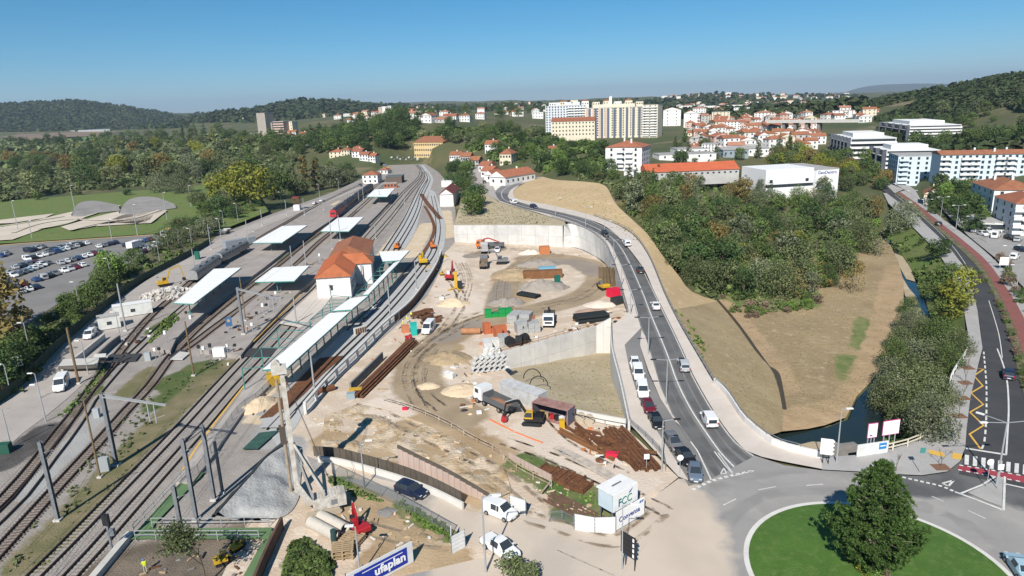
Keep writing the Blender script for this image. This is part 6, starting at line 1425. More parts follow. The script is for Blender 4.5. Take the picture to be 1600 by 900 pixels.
# ---- the big conifer on the roundabout
def araucaria():
    b = S(1362,885);h = hgt(b,721);t = thing('conifer_tree','big dense conical conifer growing on the roundabout lawn','tree',b)
    rr = np.random.RandomState(5);mb = MB();mb.tube((0,0,-.3),(0,0,h * .55),.38,.22,9).tube((0,0,h * .55),(0,0,h * .97),.22,.05,8)
    Rm = 4.2;V = [];lay = 17
    for j in range(lay):
        f = j / (lay - 1);z = h * (.07 + .88 * f);rad = Rm * min(1,.62 + 2.2 * f) * (1 - max(0,f - .14) / .86) ** .86 + .35;nb = int(12 - 6 * f)
        for k in range(nb):
            a = 2 * math.pi * (k + rr.uniform(-.3,.3)) / nb + j * .7;ln = rad * rr.uniform(.82,1.12);dirv = np.array([math.cos(a),math.sin(a),0])
            up = rr.uniform(.05,.22) + .25 * f;pts = [np.array([0,0,z]) + dirv * ln * s + np.array([0,0,ln * (up * s + .12 * s * s)]) for s in np.linspace(0,1,7)]
            for i in range(5): mb.tube(pts[i],pts[i + 1],.09 * (1 - i / 7),.09 * (1 - (i + 1) / 7),4,cap=False)
            for s in np.linspace(.32,1,max(4,int(ln * 1.7))):
                c = pts[0] + dirv * ln * s + np.array([0,0,ln * (up * s + .12 * s * s)]);ntuft = 2 if s < .6 else 3
                for _ in range(ntuft):
                    side = np.cross(dirv,[0,0,1]) * rr.uniform(-1,1) * ln * .26 * (1.15 - s * .55);cc = c + side + np.array([0,0,rr.uniform(-.05,.25)])
                    n_ = 24;d = rr.normal(size=(n_,3)) * .8 + dirv * .7 + np.array([0,0,.75]);d /= np.linalg.norm(d,axis=1)[:,None]
                    L_ = rr.uniform(.25,.55,(n_,1));e_ = cc + d * L_;w_ = np.cross(d,rr.normal(size=(n_,3)));w_ /= np.linalg.norm(w_,axis=1)[:,None];w_ *= .055
                    m_ = cc + d * L_ * .55;V.append(np.stack([np.repeat(cc[None],n_,0),m_ + w_,e_,m_ - w_],1))
    mb.build('trunk',bark_pale,t);V = np.concatenate(V).reshape(-1,3);F = np.arange(len(V)).reshape(-1,4)
    me = bpy.data.meshes.new('crown');me.from_pydata(V.tolist(),[],F.tolist());me.materials.append(LF['conifer']);me.update();link('crown',me,t)
araucaria()
for i,(x,y,s,lf) in enumerate(((1338,876,.36,'yellow'),(1352,893,.4,'yellow'),(1376,896,.36,'brown'),(1365,903,.4,'bright'))):
    tree('bush',S(x,y),s,lf,['yellow-green shrub left of the roundabout conifer trunk','yellowish shrub in front of the roundabout conifer','reddish low shrub right of the conifer trunk','bright low shrub at the bottom edge under the conifer'][i])
# bare tree in front of the green walkway
def bare(label,px,py,top,spread,seed,leafy=120,lf='olive',twig=4,group=None):
    b = S(px,py);h = hgt(b,top);t = thing('bare_tree',label,'tree',b,0,group);rr = random.Random(seed);mb = MB();tips = []
    def grow(p,d,ln,r,dep):
        e_ = p + d * ln;mb.tube(p,e_,r,r * .62,5,cap=False)
        if dep == 0: tips.append(e_);return
        for _ in range(rr.choice([2,3,3])):
            nd = (d + Vector((rr.uniform(-1,1) * spread,rr.uniform(-1,1) * spread,rr.uniform(-.1,.6)))).normalized();grow(e_,nd,ln * rr.uniform(.6,.85),r * .6,dep - 1)
    grow(Vector((0,0,-.2)),Vector((0,0,1)),h * .3,h * .018,twig);mb.build('trunk',bark,t)
    r2 = np.random.RandomState(seed);V = []
    for e_ in tips:
        n_ = max(1,leafy // max(1,len(tips)));c = np.array(e_) + r2.normal(size=(n_,3)) * h * .045;tt = r2.normal(size=(n_,3));tt /= np.linalg.norm(tt,axis=1)[:,None];bb = np.cross(tt,r2.normal(size=(n_,3)));bb /= np.linalg.norm(bb,axis=1)[:,None];s = h * .018
        V.append(np.stack([c - tt * s,c + bb * s * .7,c + tt * s,c - bb * s * .7],1))
    V = np.concatenate(V).reshape(-1,3);F = np.arange(len(V)).reshape(-1,4);me = bpy.data.meshes.new('crown');me.from_pydata(V.tolist(),[],F.tolist());me.materials.append(LF[lf]);me.update();link('crown',me,t)
bare('half-bare spreading tree in front of the green walkway at the bottom',322,915,800,.75,3,1400,'olive',5)
bare('small thin street tree in the paved corner by the zebra crossing',1352 + 118,728,690,.5,4,60,'brown',3)
for i,(x,y) in enumerate(((1400,736),(1512,575),(1508,598),(1504,622),(1498,650),(1490,690))): bare('young bare street tree in a square pit along the avenue pavement',x,y,y - 36 + i,.4,50 + i,24,'brown',3,'young trees along the avenue pavement')
for i,(x,y) in enumerate(((1508,598),(1504,622),(1498,650),(1470,730),(1512,575))):
    c = S(x,y);MB().cbox(c + Vector((0,0,.01)),2.0,1.6,.04).build('tree_pit',M('tree_pit_soil',(.20,.11,.07),rough=.95))
for o in list(bpy.data.objects):
    if o.name.startswith('tree_pit'): tag(o,kind='structure')
tree('bush',S(800,903),.75,'olive','olive bush at the bottom edge below the white pickup')
tree('bush',S(826,908),.6,'olive','smaller bush at the bottom edge beside the olive bush')
tree('bush',S(470,872),.5,'dark','dark low shrub left of the stacked timber pallets');tree('bush',S(498,895),.55,'mid','low green shrub at the bottom edge left of the blue banner');tree('bush',S(486,880),.5,'mid','green bush by the stacked timber pallets at the bottom')
# ================================================================== ROAD MARKINGS
def mark(name,A,B,m=paint,up=.05,n=40): return strip(name,A,B,m,n,1,up,0,'structure',False,False)
mark('centre_line',across(.485),across(.515),up=.03,n=140)
mark('edge_line',across(.955)[30:],across(.975)[30:],up=.03,n=110)
mark('edge_line',across(.03)[20:112],across(.05)[20:112],up=.03,n=92)
def line(pts,w=.15,m=paint,z=0.0,up=.06,name='road_marking',smooth=False,n=None): return ribbon(name,L(pts,z),w,m,up,n or max(2,8 * (len(pts) - 1)),smooth=smooth)
def dashes(pts,n,w=.3,fill=.55,m=paint,up=.06,z=0.0):
    P = resample(L(pts,z),n * 10);V = [];F = []
    for k in range(n):
        q = P[k * 10:k * 10 + max(2,int(10 * fill) + 1)];A,B = offset(q,-w / 2),offset(q,w / 2);b = len(V)
        V += [A[0],B[0],B[-1],A[-1]];F.append([b,b + 1,b + 2,b + 3])
    V = [v + Vector((0,0,up)) for v in V];sheet('road_marking',V,upfaces(V,F),m,ground=False)
dashes([(1082,766),(1112,752),(1150,742),(1178,736)],11,.45,.6)
dashes([(1410,746),(1440,753),(1470,760),(1492,769)],9,.4,.6)
line([(1492,769),(1530,783),(1568,798)],.3);line([(1568,798),(1570,745)],.25);line([(1500,772),(1535,758),(1555,745)],.25);line([(1568,756),(1600,763),(1640,772)],.3)
line([(1062,668),(1090,705),(1111,750)],.2);line([(1116,706),(1133,728),(1148,744),(1178,736)],.18);line([(1122,708),(1148,744)],.14)
for q in ([(1486,741),(1494,741)],): pass
def tri(a,b,c,w=.25): line([a,b],w);line([b,c],w);line([c,a],w)
tri((1472,756),(1490,751),(1482,760));tri((1126,741),(1131,732),(1135,740),.16)
for q in ([(1260,759),(1286,757)],[(1185,766),(1212,761)],[(1456,776),(1474,784)],[(1512,798),(1540,811)],[(1130,790),(1150,780)]): line(q,.14)
line([(870,860),(910,878),(960,900)],.2)
line([(770,838),(800,845)],.12)
# avenue
line([(1558,545),(1568,572),(1574,600),(1576,640),(1574,680),(1572,711)],.22,n=40,smooth=True)
line([(1545,470),(1560,520),(1566,560)],.14,n=20,smooth=True)
dashes([(1537,550),(1541,600),(1541,650),(1538,690),(1532,705)],17,.24,.62)
line([(1509,701),(1540,706),(1572,711)],.45)
line([(1398,304),(1440,338),(1475,370),(1500,400),(1525,440)],.13,n=40,smooth=True)
line([(1537,577),(1521,588),(1537,603),(1516,614),(1538,632),(1513,646),(1538,666),(1511,681),(1532,702)],.26,yellowpaint,n=9)
line([(1521,575),(1537,577)],.15,yellowpaint)
for k in range(8):
    x = 1511 + 13 * k;y = 711 + 2.2 * k;q = [W(x - 3.5,y,0),W(x + 3.2,y + .6,0),W(x + 2.4,y + 16,0),W(x - 4.2,y + 15,0)]
    sheet('zebra_stripe',[v + Vector((0,0,.055)) for v in q],[[0,3,2,1]],paint,ground=False)
strip('red_crossing',L([(1498,727),(1560,737),(1640,752)]),L([(1496,735),(1556,746),(1640,763)]),redcross,20,1,.05,ground=False)
dashes([(1499,727.3),(1560,737),(1640,752)],11,.3,.5,up=.065);dashes([(1497,734.5),(1556,745.6),(1640,762)],11,.3,.5,up=.065)
patch('traffic_island',[(1512,771),(1548,755),(1562,745),(1567,750),(1565,793),(1540,784)],paving_grey,up=.13)
line([(1556,755),(1550,780)],.5,yellowpaint,up=.14) if False else None
patch('tactile_paving',[(1450,704),(1472,708),(1478,716),(1452,711)],yellowpaint,up=.16);patch('tactile_paving',[(1488,709),(1503,711),(1502,720),(1487,718)],yellowpaint,up=.16)
line([(382,602),(340,655),(305,702),(285,735)],.3,yellowpaint,.5,up=.04,n=20);line([(396,534),(440,490),(470,460)],.25,yellowpaint,.9,up=.05,n=16)
line([(55,577),(100,545)],.2,yellowpaint,0,.06)
# ================================================================== VEHICLES
CK = {  # stations: x, z_low, z_belt, z_top, halfwidth belt, halfwidth top
 'hatch': [(0,.42,.72,.78,.72,.64),(.1,.27,.92,1.0,.85,.74),(.5,.2,.96,1.40,.88,.66),(1.0,.2,.97,1.5,.89,.64),(2.1,.2,.95,1.47,.89,.64),(3.05,.2,.92,.97,.89,.78),(3.75,.24,.76,.80,.85,.74),(4.0,.34,.55,.6,.70,.60)],
 'saloon': [(0,.42,.70,.78,.72,.62),(.1,.26,.90,.96,.86,.74),(.75,.2,.94,1.0,.89,.74),(1.35,.2,.95,1.40,.9,.65),(2.5,.2,.93,1.42,.9,.64),(3.35,.2,.9,.95,.9,.78),(4.25,.24,.74,.78,.86,.72),(4.5,.34,.54,.6,.7,.6)],
 'estate': [(0,.42,.76,.84,.76,.68),(.08,.26,.98,1.05,.88,.76),(.35,.2,1.0,1.5,.9,.68),(1.0,.2,1.0,1.6,.9,.68),(2.4,.2,.98,1.58,.9,.67),(3.3,.2,.96,1.02,.9,.8),(4.15,.25,.82,.88,.87,.74),(4.45,.36,.6,.66,.74,.62)],
 'van': [(0,.42,.9,1.7,.86,.80),(.05,.26,1.05,1.8,.9,.82),(.3,.2,1.08,1.84,.91,.80),(2.4,.2,1.05,1.82,.91,.78),(2.75,.2,1.03,1.76,.91,.76),(3.45,.2,.98,1.1,.9,.80),(4.1,.25,.84,.92,.87,.74),(4.4,.36,.6,.68,.76,.64)],
 'bigvan': [(0,.42,1.1,2.2,.92,.86),(.05,.26,1.2,2.3,.96,.88),(.3,.22,1.25,2.36,.98,.86),(3.4,.22,1.2,2.34,.98,.84),(3.9,.22,1.15,2.2,.97,.80),(4.6,.22,1.1,1.3,.96,.84),(5.1,.25,.95,1.05,.92,.78),(5.4,.36,.65,.75,.82,.7)],
 'pickup': [(0,.5,.88,.95,.84,.80),(.05,.35,.98,1.02,.9,.86),(1.75,.3,1.0,1.04,.91,.86),(1.85,.28,1.02,1.62,.91,.70),(2.3,.26,1.02,1.7,.91,.68),(3.1,.26,1.0,1.66,.91,.68),(3.85,.26,.98,1.05,.91,.8),(4.8,.3,.88,.95,.88,.76),(5.1,.4,.65,.72,.76,.66)]}
def body_vf(st,Lh):
    V = [];F = []
    for (x,zl,zb,zt,wb,wt) in st:
        X = x - Lh;V += [Vector((X,-wb * .96,zl)),Vector((X,-wb,zb)),Vector((X,-wt,zt)),Vector((X,wt,zt)),Vector((X,wb,zb)),Vector((X,wb * .96,zl))]
    n = len(st)
    for i in range(n - 1):
        a,b = 6 * i,6 * i + 6
        for k in range(5): F.append([a + k,b + k,b + k + 1,a + k + 1])
        F.append([a + 5,b + 5,b,a])
    F.append([5,4,3,2,1,0][::-1][::-1]);e_ = 6 * (n - 1);F.append([e_ + k for k in range(6)])
    return V,F
def glassq(q,ins=.1,out=.018):
    c = sum(q,Vector()) / 4;nn = (q[1] - q[0]).cross(q[3] - q[0]).normalized()
    return [p.lerp(c,ins) + nn * out for p in q]
CARM = {}
def carparts(k):
    if k in CARM: return CARM[k]
    st = CK[k];Lh = st[-1][0] / 2;V,F = body_vf(st,Lh)
    bm = bmesh.new();vv = [bm.verts.new(v) for v in V]
    for f in F: bm.faces.new([vv[i] for i in f])
    bmesh.ops.recalc_face_normals(bm,faces=bm.faces[:])
    bmesh.ops.bevel(bm,geom=[e for e in bm.edges if not e.is_boundary and e.calc_face_angle(0) > .5],offset=.035,segments=1,affect='EDGES')
    body = bpy.data.meshes.new('body');bm.to_mesh(body);bm.free();body.materials.append(rubber)
    P = lambda i,j: V[6 * i + j];sides = [MB(),MB()];scr = MB();rear = MB();tall = [s[3] - s[2] > .3 for s in st];n = len(st)
    i0 = max(i for i in range(n) if tall[i]);j0 = min(i for i in range(n) if tall[i])
    for i in range(n - 1):
        if tall[i] and tall[i + 1] and not (k in ('van','bigvan') and st[i][0] < 1.5):
            for s in (0,1):
                q = [P(i,1),P(i + 1,1),P(i + 1,2),P(i,2)] if s == 0 else [P(i + 1,4),P(i,4),P(i,3),P(i + 1,3)]
                sides[s].poly(glassq(q,.09))
    if k in ('van','bigvan'):
        i = 3
        for s in (0,1):
            q = [P(i,1).lerp(P(i - 1,1),.45),P(i,1),P(i,2),P(i,2).lerp(P(i - 1,2),.45)] if s == 0 else [P(i,4),P(i,4).lerp(P(i - 1,4),.45),P(i,3).lerp(P(i - 1,3),.45),P(i,3)]
            sides[s].poly(glassq(q,.12))
    scr.poly(glassq([P(i0 + 1,2),P(i0 + 1,3),P(i0,3),P(i0,2)],.07,.02))
    if not (k == 'pickup'):
        a = j0 - 1 if j0 > 0 else 0
        if a < j0: rear.poly(glassq([P(a,3),P(a,2),P(j0,2),P(j0,3)],.1,.02))
        else: rear.box(-Lh - .02,-Lh,-.6,.6,st[0][2] + .1,st[0][3] - .12)
    else: rear.box(1.72 - Lh,1.74 - Lh,-.6,.6,1.1,1.5)
    wr = .31 if k not in ('bigvan','pickup') else .36
    wm = MB().tube((0,-.11,wr),(0,.11,wr),wr,n=14).tube((0,-.125,wr),(0,.125,wr),wr * .6,n=10,mi=1).me('wheel',[rubber,hubm])
    zl = st[-2][2] - .12;hl = MB().box(-.14,.12,-.16,.16,-.07,.08).me('headlight',flat('lamp_glass',(.75,.75,.72),.15));tl = MB().box(-.05,.1,-.1,.1,-.14,.16).me('tail_light',flat('tail_red',(.35,.015,.015),.3))
    pl_ = MB().box(-.02,.02,-.26,.26,-.06,.06).me('number_plate',flat('plate',(.75,.75,.73),.5))
    bp = [q.me('bumper',flat('bumper_grey',(.06,.06,.062),.7)) for q in (MB().box(-Lh - .03,-Lh + .16,-st[1][4] * .95,st[1][4] * .95,.26,.46),MB().box(Lh - .18,Lh + .03,-st[-1][4],st[-1][4],.26,.44))]
    gl_s = [q.me('side_window',glass) for q in sides]
    mirror = MB().box(-.08,.1,-.1,.1,-.07,.08).me('mirror',rubber)
    CARM[k] = dict(body=body,side=gl_s,scr=scr.me('windscreen',glass),rear=rear.me('rear_window',glass),wheel=wm,hl=hl,tl=tl,plate=pl_,bump=bp,mir=mirror,Lh=Lh,st=st,wb=(.17,.8) if k != 'pickup' else (.2,.8),xm=st[i0 + 1][0] - Lh - .25,zm=st[i0 + 1][2] + .1)
    return CARM[k]
PAINT = {n: flat('paint_' + n.replace(' ','_'),c,.28,spec=.5) for n,c in dict(white=(.76,.76,.75),black=(.014,.014,.016),silver=(.42,.43,.44),grey=(.16,.165,.175),red=(.38,.02,.025),maroon=(.14,.014,.025),blue=(.03,.07,.20),navy=(.015,.022,.05),yellow=(.56,.34,.025),green=(.04,.14,.09),skyblue=(.35,.50,.58),bluegrey=(.12,.155,.21),orange=(.55,.16,.03)).items()}
def car(label,kind,colour,px,py,hx,hy,group=None,name='car',detail=True,cat=None,p=None,yaw=None):
    d = carparts(kind);b = p or S(px,py); 
    if yaw is None: q = S(hx,hy);yaw = math.atan2(q.y - b.y,q.x - b.x)
    f = Vector((math.cos(yaw),math.sin(yaw),0));gz = lambda o: G(b.x + f.x * o,b.y + f.y * o)
    t = thing(name,label,cat or 'car',b,yaw,group);t.rotation_euler.y = -math.atan2(gz(1.5) - gz(-1.5),3.0) if abs(gz(1.5) - gz(-1.5)) < 1 else 0
    o = link('body',d['body'],t);o.material_slots[0].link = 'OBJECT';o.material_slots[0].material = PAINT[colour]
    Lh,st = d['Lh'],d['st'];[link('side_window',q,t) for q in d['side']];link('windscreen',d['scr'],t);link('rear_window',d['rear'],t)
    if detail: [link('bumper',q,t) for q in d['bump']]
    for x in d['wb']:
        for s in (-1,1): link('wheel',d['wheel'],t,(2 * Lh * x - Lh,s * (st[3][4] - .06),0))
    if detail:
        for s in (-1,1):
            link('headlight',d['hl'],t,(Lh - .17,s * (st[-1][4] - .16),st[-1][3] + .02));link('tail_light',d['tl'],t,(-Lh + .04,s * (st[1][4] - .13),st[1][2] - .12))
            m_ = link('mirror',d['mir'],t,(d['xm'],s * (st[3][4] + .09),d['zm']));m_.material_slots[0].link = 'OBJECT';m_.material_slots[0].material = PAINT[colour]
        link('number_plate',d['plate'],t,(Lh + .04,0,.4));link('number_plate',d['plate'],t,(-Lh - .04,0,.5))
    return t
V_ = [('white compact car parked first at the top of the lane','hatch','white',992,572,996,590),('white van parked second from the top of the lane','van','white',997,588,1001,606),('white van parked between the second van and the maroon car','van','white',1004,615,1008,634),('maroon hatchback parked in the lane below the white vans','hatch','maroon',1013,640,1020,656),('black saloon parked in the lane just below the maroon car','saloon','black',1025,662,1034,680),('dark grey estate car parked at the widening of the lane','estate','grey',1052,697,1063,712),('black hatchback parked between the grey estate and the blue car','saloon','black',1071,719,1082,733),('grey-blue hatchback nearest the roundabout, at the end of the parked row','hatch','bluegrey',1086,744,1088,762),
 ('silver car driving up the main road beside the traffic island','estate','silver',1068,574,1062,556),('white small van driving up the main road near the roundabout','van','white',1107,660,1098,644),('white saloon halfway up the main road','saloon','white',1024,481,1018,465),('black hatchback on the main road between the white saloon and the white van','hatch','black',1000,425,995,414),('white van near the bend of the main road','van','white',979,383,970,374),('black car coming round the bend above the curved wall','estate','black',945,368,952,375),('black car on the far curve of the main road','estate','navy',834,325,846,329),('white van on the farthest hairpin of the main road','van','white',802,318,792,315),
 ('dark blue off-roader on the access road behind the barrier','estate','navy',643,772,662,779),('white people carrier on the access road beside the corrugated sheet','van','white',782,805,802,814),('white pickup with an open bed at the bottom of the access road','pickup','white',782,862,800,874),('dark blue hatchback driving up the avenue','hatch','navy',1575,589,1572,570),('black car far up the avenue by the grassy bank','hatch','black',1466,352,1456,344),('dark car farther up the avenue near the plaza','hatch','grey',1421,318,1413,311),('pale blue car cut by the lower right corner','saloon','skyblue',1594,893,1580,873),
 ('white van with a blue-windowed front parked by the leftmost track','bigvan','white',97,606,91,616),('white hatchback parked beside the motor scooters','hatch','white',88,537,102,541),('white and blue van parked behind the loading wall','van','white',141,527,136,532),('white pickup loaded with site goods beside the turquoise toilet','bigvan','white',670,518,663,526),('small white car parked on the far side of the building site','hatch','white',777,393,776,398),
 ('dark car parked upper on the old street','hatch','grey',739,283,737,278),('dark blue car parked lower on the old street','hatch','navy',740,294,738,289),('black car at the end house of the old street','hatch','black',757,286,755,281),('black off-roader standing by the railwayman house','estate','navy',563,291,560,293),('white car parked by the signal tower, left one','hatch','white',492,319,497,317),('white car parked by the signal tower, right one','hatch','white',503,315,508,313)]
for q in V_: car(*q)
for i,(x,y,c,k) in enumerate(((1543,364,'white','van'),(1556,371,'white','bigvan'),(1577,374,'black','hatch'),(1590,377,'silver','hatch'),(1500,349,'white','van'),(1523,362,'white','hatch'),(1536,368,'white','estate'),(1585,404,'white','van'),(1594,392,'navy','hatch'))):
    car(f"{c} {'van' if 'van' in k else 'car'} in the car park below the right-edge flats" + (', nearest the avenue' if i == 7 else ''),k,c,x,y,x + 10,y + 3 - (i % 2) * 9,group='cars below the right-edge flats',detail=False)
cr_ = random.Random(4)
COLS = ['white','white','white','white','silver','silver','black','black','grey','navy','blue','bluegrey','grey','skyblue','maroon']
CARS = []
def carrow(a,b,where,grp,step=2.5,turn=62,p=.97):
    A,B = S(*a),S(*b);n = int((B - A).length / step);dv = (B - A).normalized();yw = math.atan2(dv.y,dv.x)
    for k in range(n + 1):
        if cr_.random() > p: continue
        q = A + dv * step * k;q.z = G(q.x,q.y);c = cr_.choice(COLS);kd = cr_.choice(['hatch','hatch','saloon','estate','hatch','van'])
        if any((q - o).length < 2.2 for o in CARS): continue
        CARS.append(q)
        car(f"{c} {dict(hatch='hatchback', saloon='saloon', estate='estate car', van='small van')[kd]} {where}",kd,c,0,0,0,0,grp,detail=False,p=q,yaw=yw + R(turn) + cr_.uniform(-.05,.05) + (math.pi if cr_.random() < .3 else 0))
GP = 'cars in the large left car park'
for a,b,w in (((43,407),(139,381),'in the front of the long double row of the left car park'),((62,400),(122,381),'in the back of the long double row of the left car park'),((46,394),(70,386),'in the short upper row of the left car park'),((20,433),(74,413),'in the third row of the left car park'),((24,420),(58,411),'behind the third row of the left car park'),((14,453),(96,427),'in the near row of the left car park'),((34,458),(62,449),'at the near edge of the left car park'),((92,428),(133,415),'in the right part of the near row of the left car park'),((95,413),(158,395),'in the row left of the lone car park tree'),((155,387),(188,379),'in the row beyond the lone car park tree'),((198,386),(240,374),'around the white lorry in the left car park'),((214,399),(258,379),'in the right-hand row of the left car park'),((0,402),(14,396),'at the far left of the left car park'),((-6,452),(8,428),'under the yellow-brown tree at the left edge')):
    carrow(a,b,w,GP)
for k in range(9): car(f"{['white', 'silver', 'black'][k % 3]} car parked along the upper avenue",'hatch',['white','silver','black'][k % 3],1338 + 4.2 * k,262 + 3.6 * k,1342 + 4.2 * k,266 + 3.6 * k,'cars parked along the upper avenue',detail=False)
for k in range(10):
    car(f"{['white', 'grey', 'silver'][k % 3]} car parked at the end of the tracks below the ochre building",'hatch',['white','grey','silver'][k % 3],612 + 4.5 * k,247 + (k % 2) * 3,612 + 4.5 * k,240,'cars parked below the ochre building',detail=False)
# ---- trucks
def truck(label,px,py,hx,hy,cab='white',bed=None,Ln=8.5,cargo=None,name='lorry',box=False,crane=None,axles=4,tilt=0):
    b = S(px,py);q = S(hx,hy);yaw = math.atan2(q.y - b.y,q.x - b.x);t = thing(name,label,'lorry',b,yaw);H = Ln / 2;pc = PAINT[cab];bedm = bed or flat('bed_grey',(.11,.115,.12),.6)
    MB().box(-H,H - .3,-.45,.45,.7,.95).build('chassis',darksteel,t)
    c = MB();c.prism([(H - 2.1,.75),(H,.75),(H + .02,1.9),(H - .25,2.9),(H - 2.0,3.0),(H - 2.1,1.9)],-1.2,1.2);cb = c.build('cab',pc,t)
    MB().quadbox([(H + .01,-1.05,1.85),(H + .01,1.05,1.85),(H + .05,1.05,1.9),(H + .05,-1.05,1.9),(H - .21,-1.0,2.72),(H - .21,1.0,2.72),(H - .17,1.0,2.74),(H - .17,-1.0,2.74)]).build('windscreen',glass,t)
    for s in (-1,1): MB().box(H - 1.3,H - .45,s * 1.2 - .02,s * 1.2 + .02,1.9,2.6).build('side_window',glass,t);MB().box(H - .1,H + .08,s * .95 - .2,s * .95 + .2,.95,1.15).build('headlight',flat('lamp_glass',(.75,.75,.72),.15),t)
    MB().box(H - .05,H + .06,-.8,.8,1.2,1.6).build('grille',darksteel,t)
    bb = MB();x0,x1 = -H,H - 2.4
    if box: bb.box(x0,x1,-1.22,1.22,1.0,3.2)
    else: bb.box(x0,x1,-1.22,1.22,1.0,1.15).box(x0,x1,-1.22,-1.14,1.15,1.95).box(x0,x1,1.14,1.22,1.15,1.95).box(x1 - .1,x1,-1.14,1.14,1.15,2.3).box(x0,x0 + .08,-1.14,1.14,1.15,1.9)
    be = bb.build('cargo_bed',bedm,t)
    if cargo: MB().dome((( x0 + x1) / 2,0,1.2),(x1 - x0) * .46,1.1,.65,seed=3).build('load',cargo,t)
    wm = MB().tube((0,-.15,.5),(0,.15,.5),.5,n=14).tube((0,-.17,.5),(0,.17,.5),.26,n=10,mi=1).me('wheel',[rubber,hubm])
    for x in ([H - .9,H - 2.6,-H + 2.3,-H + 1.1] if axles == 4 else [H - .9,-H + 2.3,-H + 1.1]):
        for s in (-1,1): link('wheel',wm,t,(x,s * 1.05,0))
    if crane:
        m = PAINT[crane];MB().box(H - 2.9,H - 2.3,-.4,.4,1.0,3.2).bar((H - 2.6,0,3.2),(H - 4.2,0,3.6),.3,.4).bar((H - 4.2,0,3.6),(-H + 1.4,.2,2.2),.25,.35).build('crane_arm',m,t)
    return t
truck('white-cab tipper lorry carrying brown earth beside the white container',775,636,745,622,'white',cargo=M('brown_load',(.24,.13,.08),rough=.95),Ln=8.6)
truck('white concrete lorry facing the camera among the pallets',858,505,856,520,'white',bed=flat('lorry_bed_dark',(.06,.055,.05),.8),Ln=8,crane='black')
truck('orange-cab flatbed lorry with a red folded crane by the back wall',766,388,745,388,'orange',crane='red',Ln=9.5)
truck('grey tipper lorry seen from behind on the far side of the site',757,394,756,386,'silver',bed=flat('bed_pale',(.36,.35,.34),.6),Ln=7)
truck('brown tipper loaded with spoil next to the grey excavator',756,417,757,408,'grey',bed=M('rusty_bed',(.16,.12,.09),rough=.9),cargo=M('spoil_load',(.2,.16,.11),rough=.95),Ln=7.5)
truck('white and yellow lorry at the end of the left car park',262,370,254,370,'white',bed=PAINT['yellow'],box=True,Ln=7,axles=3)
truck('white box lorry parked in the left car park',213,389,222,386,'white',bed=whitepaint,box=True,Ln=7.5,axles=3)
# ---- excavators and other machines
def excavator(label,px,py,yaw,col='yellow',sc=1.0,pts=((0.9,1.6),(3.2,4.6),(5.6,4.0),(6.2,1.2)),name='excavator',cat='excavator',bucket=None,cabcol=None,z=None):
    b = S(px,py);t = thing(name,label,cat,b,R(yaw));t.scale = (sc,) * 3;m = PAINT[col]
    for s in (-1,1):
        prof = [(-1.9,.35),(-1.6,.02),(1.6,.02),(1.9,.35),(1.6,.72),(-1.6,.72)];MB().prism(prof,s * 1.05 - .28,s * 1.05 + .28).build('track',rubber,t)
    MB().box(-.8,.8,-.9,.9,.3,.8).tube((0,0,.75),(0,0,1.0),.6,n=12).build('undercarriage',darksteel,t)
    u = MB();u.prism([(-2.1,1.0),(1.3,1.0),(1.3,1.5),(-.4,1.55),(-.5,2.0),(-1.9,2.05),(-2.2,1.8)],-1.3,1.3);u.build('upper_body',m,t)
    MB().prism([(-.3,1.5),(1.25,1.5),(1.35,2.2),(.95,2.95),(-.3,2.95)],.3,1.28).build('cab',PAINT[cabcol] if cabcol else m,t)
    MB().prism([(-.15,1.85),(1.3,1.85),(1.3,2.2),(.95,2.8),(-.15,2.8)],.27,1.31).build('cab_glass',glass,t)
    P = [Vector((p[0],-.1,p[1])) for p in pts]
    MB().bar(P[0],P[1],.36,.42).build('boom',m,t);MB().bar(P[1],P[2],.34,.38).build('boom_end',m,t);MB().bar(P[2],P[3],.28,.32).build('stick',m,t)
    MB().tube(P[0] + Vector((.3,0,.2)),P[1] * .5 + P[0] * .5 + Vector((.2,0,-.5)),.09).tube(P[1] + Vector((.2,0,.4)),P[2] + Vector((.1,0,.3)),.09).build('hydraulic_ram',galv_pale,t)
    e_ = P[3];MB().prism([(e_.x - .5,e_.z + .1),(e_.x + .25,e_.z + .2),(e_.x + .35,e_.z - .6),(e_.x - .1,e_.z - .95),(e_.x - .75,e_.z - .6)],-.7,.5).build('bucket',bucket or darksteel,t)
    return t
excavator('large yellow excavator working on the heap of white rubble',257,447,38,'yellow',.85,pts=((.9,1.8),(2.4,5.4),(5.6,6.4),(6.6,1.8)))
excavator('small black and orange excavator digging beside the white-cab tipper',832,662,168,'black',.82,pts=((.9,1.6),(2.6,4.6),(5.0,3.8),(5.6,1.0)),bucket=PAINT['red'],cabcol='yellow')
excavator('dark excavator loading spoil into the brown tipper',784,412,175,'grey',.9,pts=((.9,1.6),(2.2,4.4),(4.2,4.6),(5.0,2.8)))
excavator('yellow rail crane standing on the new slab track',661,413,100,'yellow',1.0,pts=((.5,2),(.2,3.6),(1.4,4.0),(2.2,2.6)))
excavator('orange rail machine farther along the new slab track',677,388,100,'orange',.75,pts=((.5,2),(.2,3.6),(1.4,4.0),(2.2,2.6)))
excavator('orange machine on the curved slab track behind the station',621,389,80,'orange',.7,pts=((.5,2),(.2,3.2),(1.4,3.4),(2.2,2.2)))
excavator('red drilling machine with a tilted mast on the far part of the site',705,437,70,'red',.85,pts=((.5,1.8),(1.0,4.6),(1.4,6.2),(1.6,3.2)),cabcol='white')
excavator('grey and yellow wheeled loader beside the stacked sheet piles',943,452,110,'yellow',.8,pts=((.9,1.6),(2.2,2.6),(3.4,2.4),(3.8,1.0)),cabcol='grey')
excavator('red skid-steer loader beside the turquoise toilet',639,533,-70,'red',.5,pts=((.9,2),(1.6,2.2),(2.6,1.6),(3.0,.9)),name='skid_steer',cat='loader')
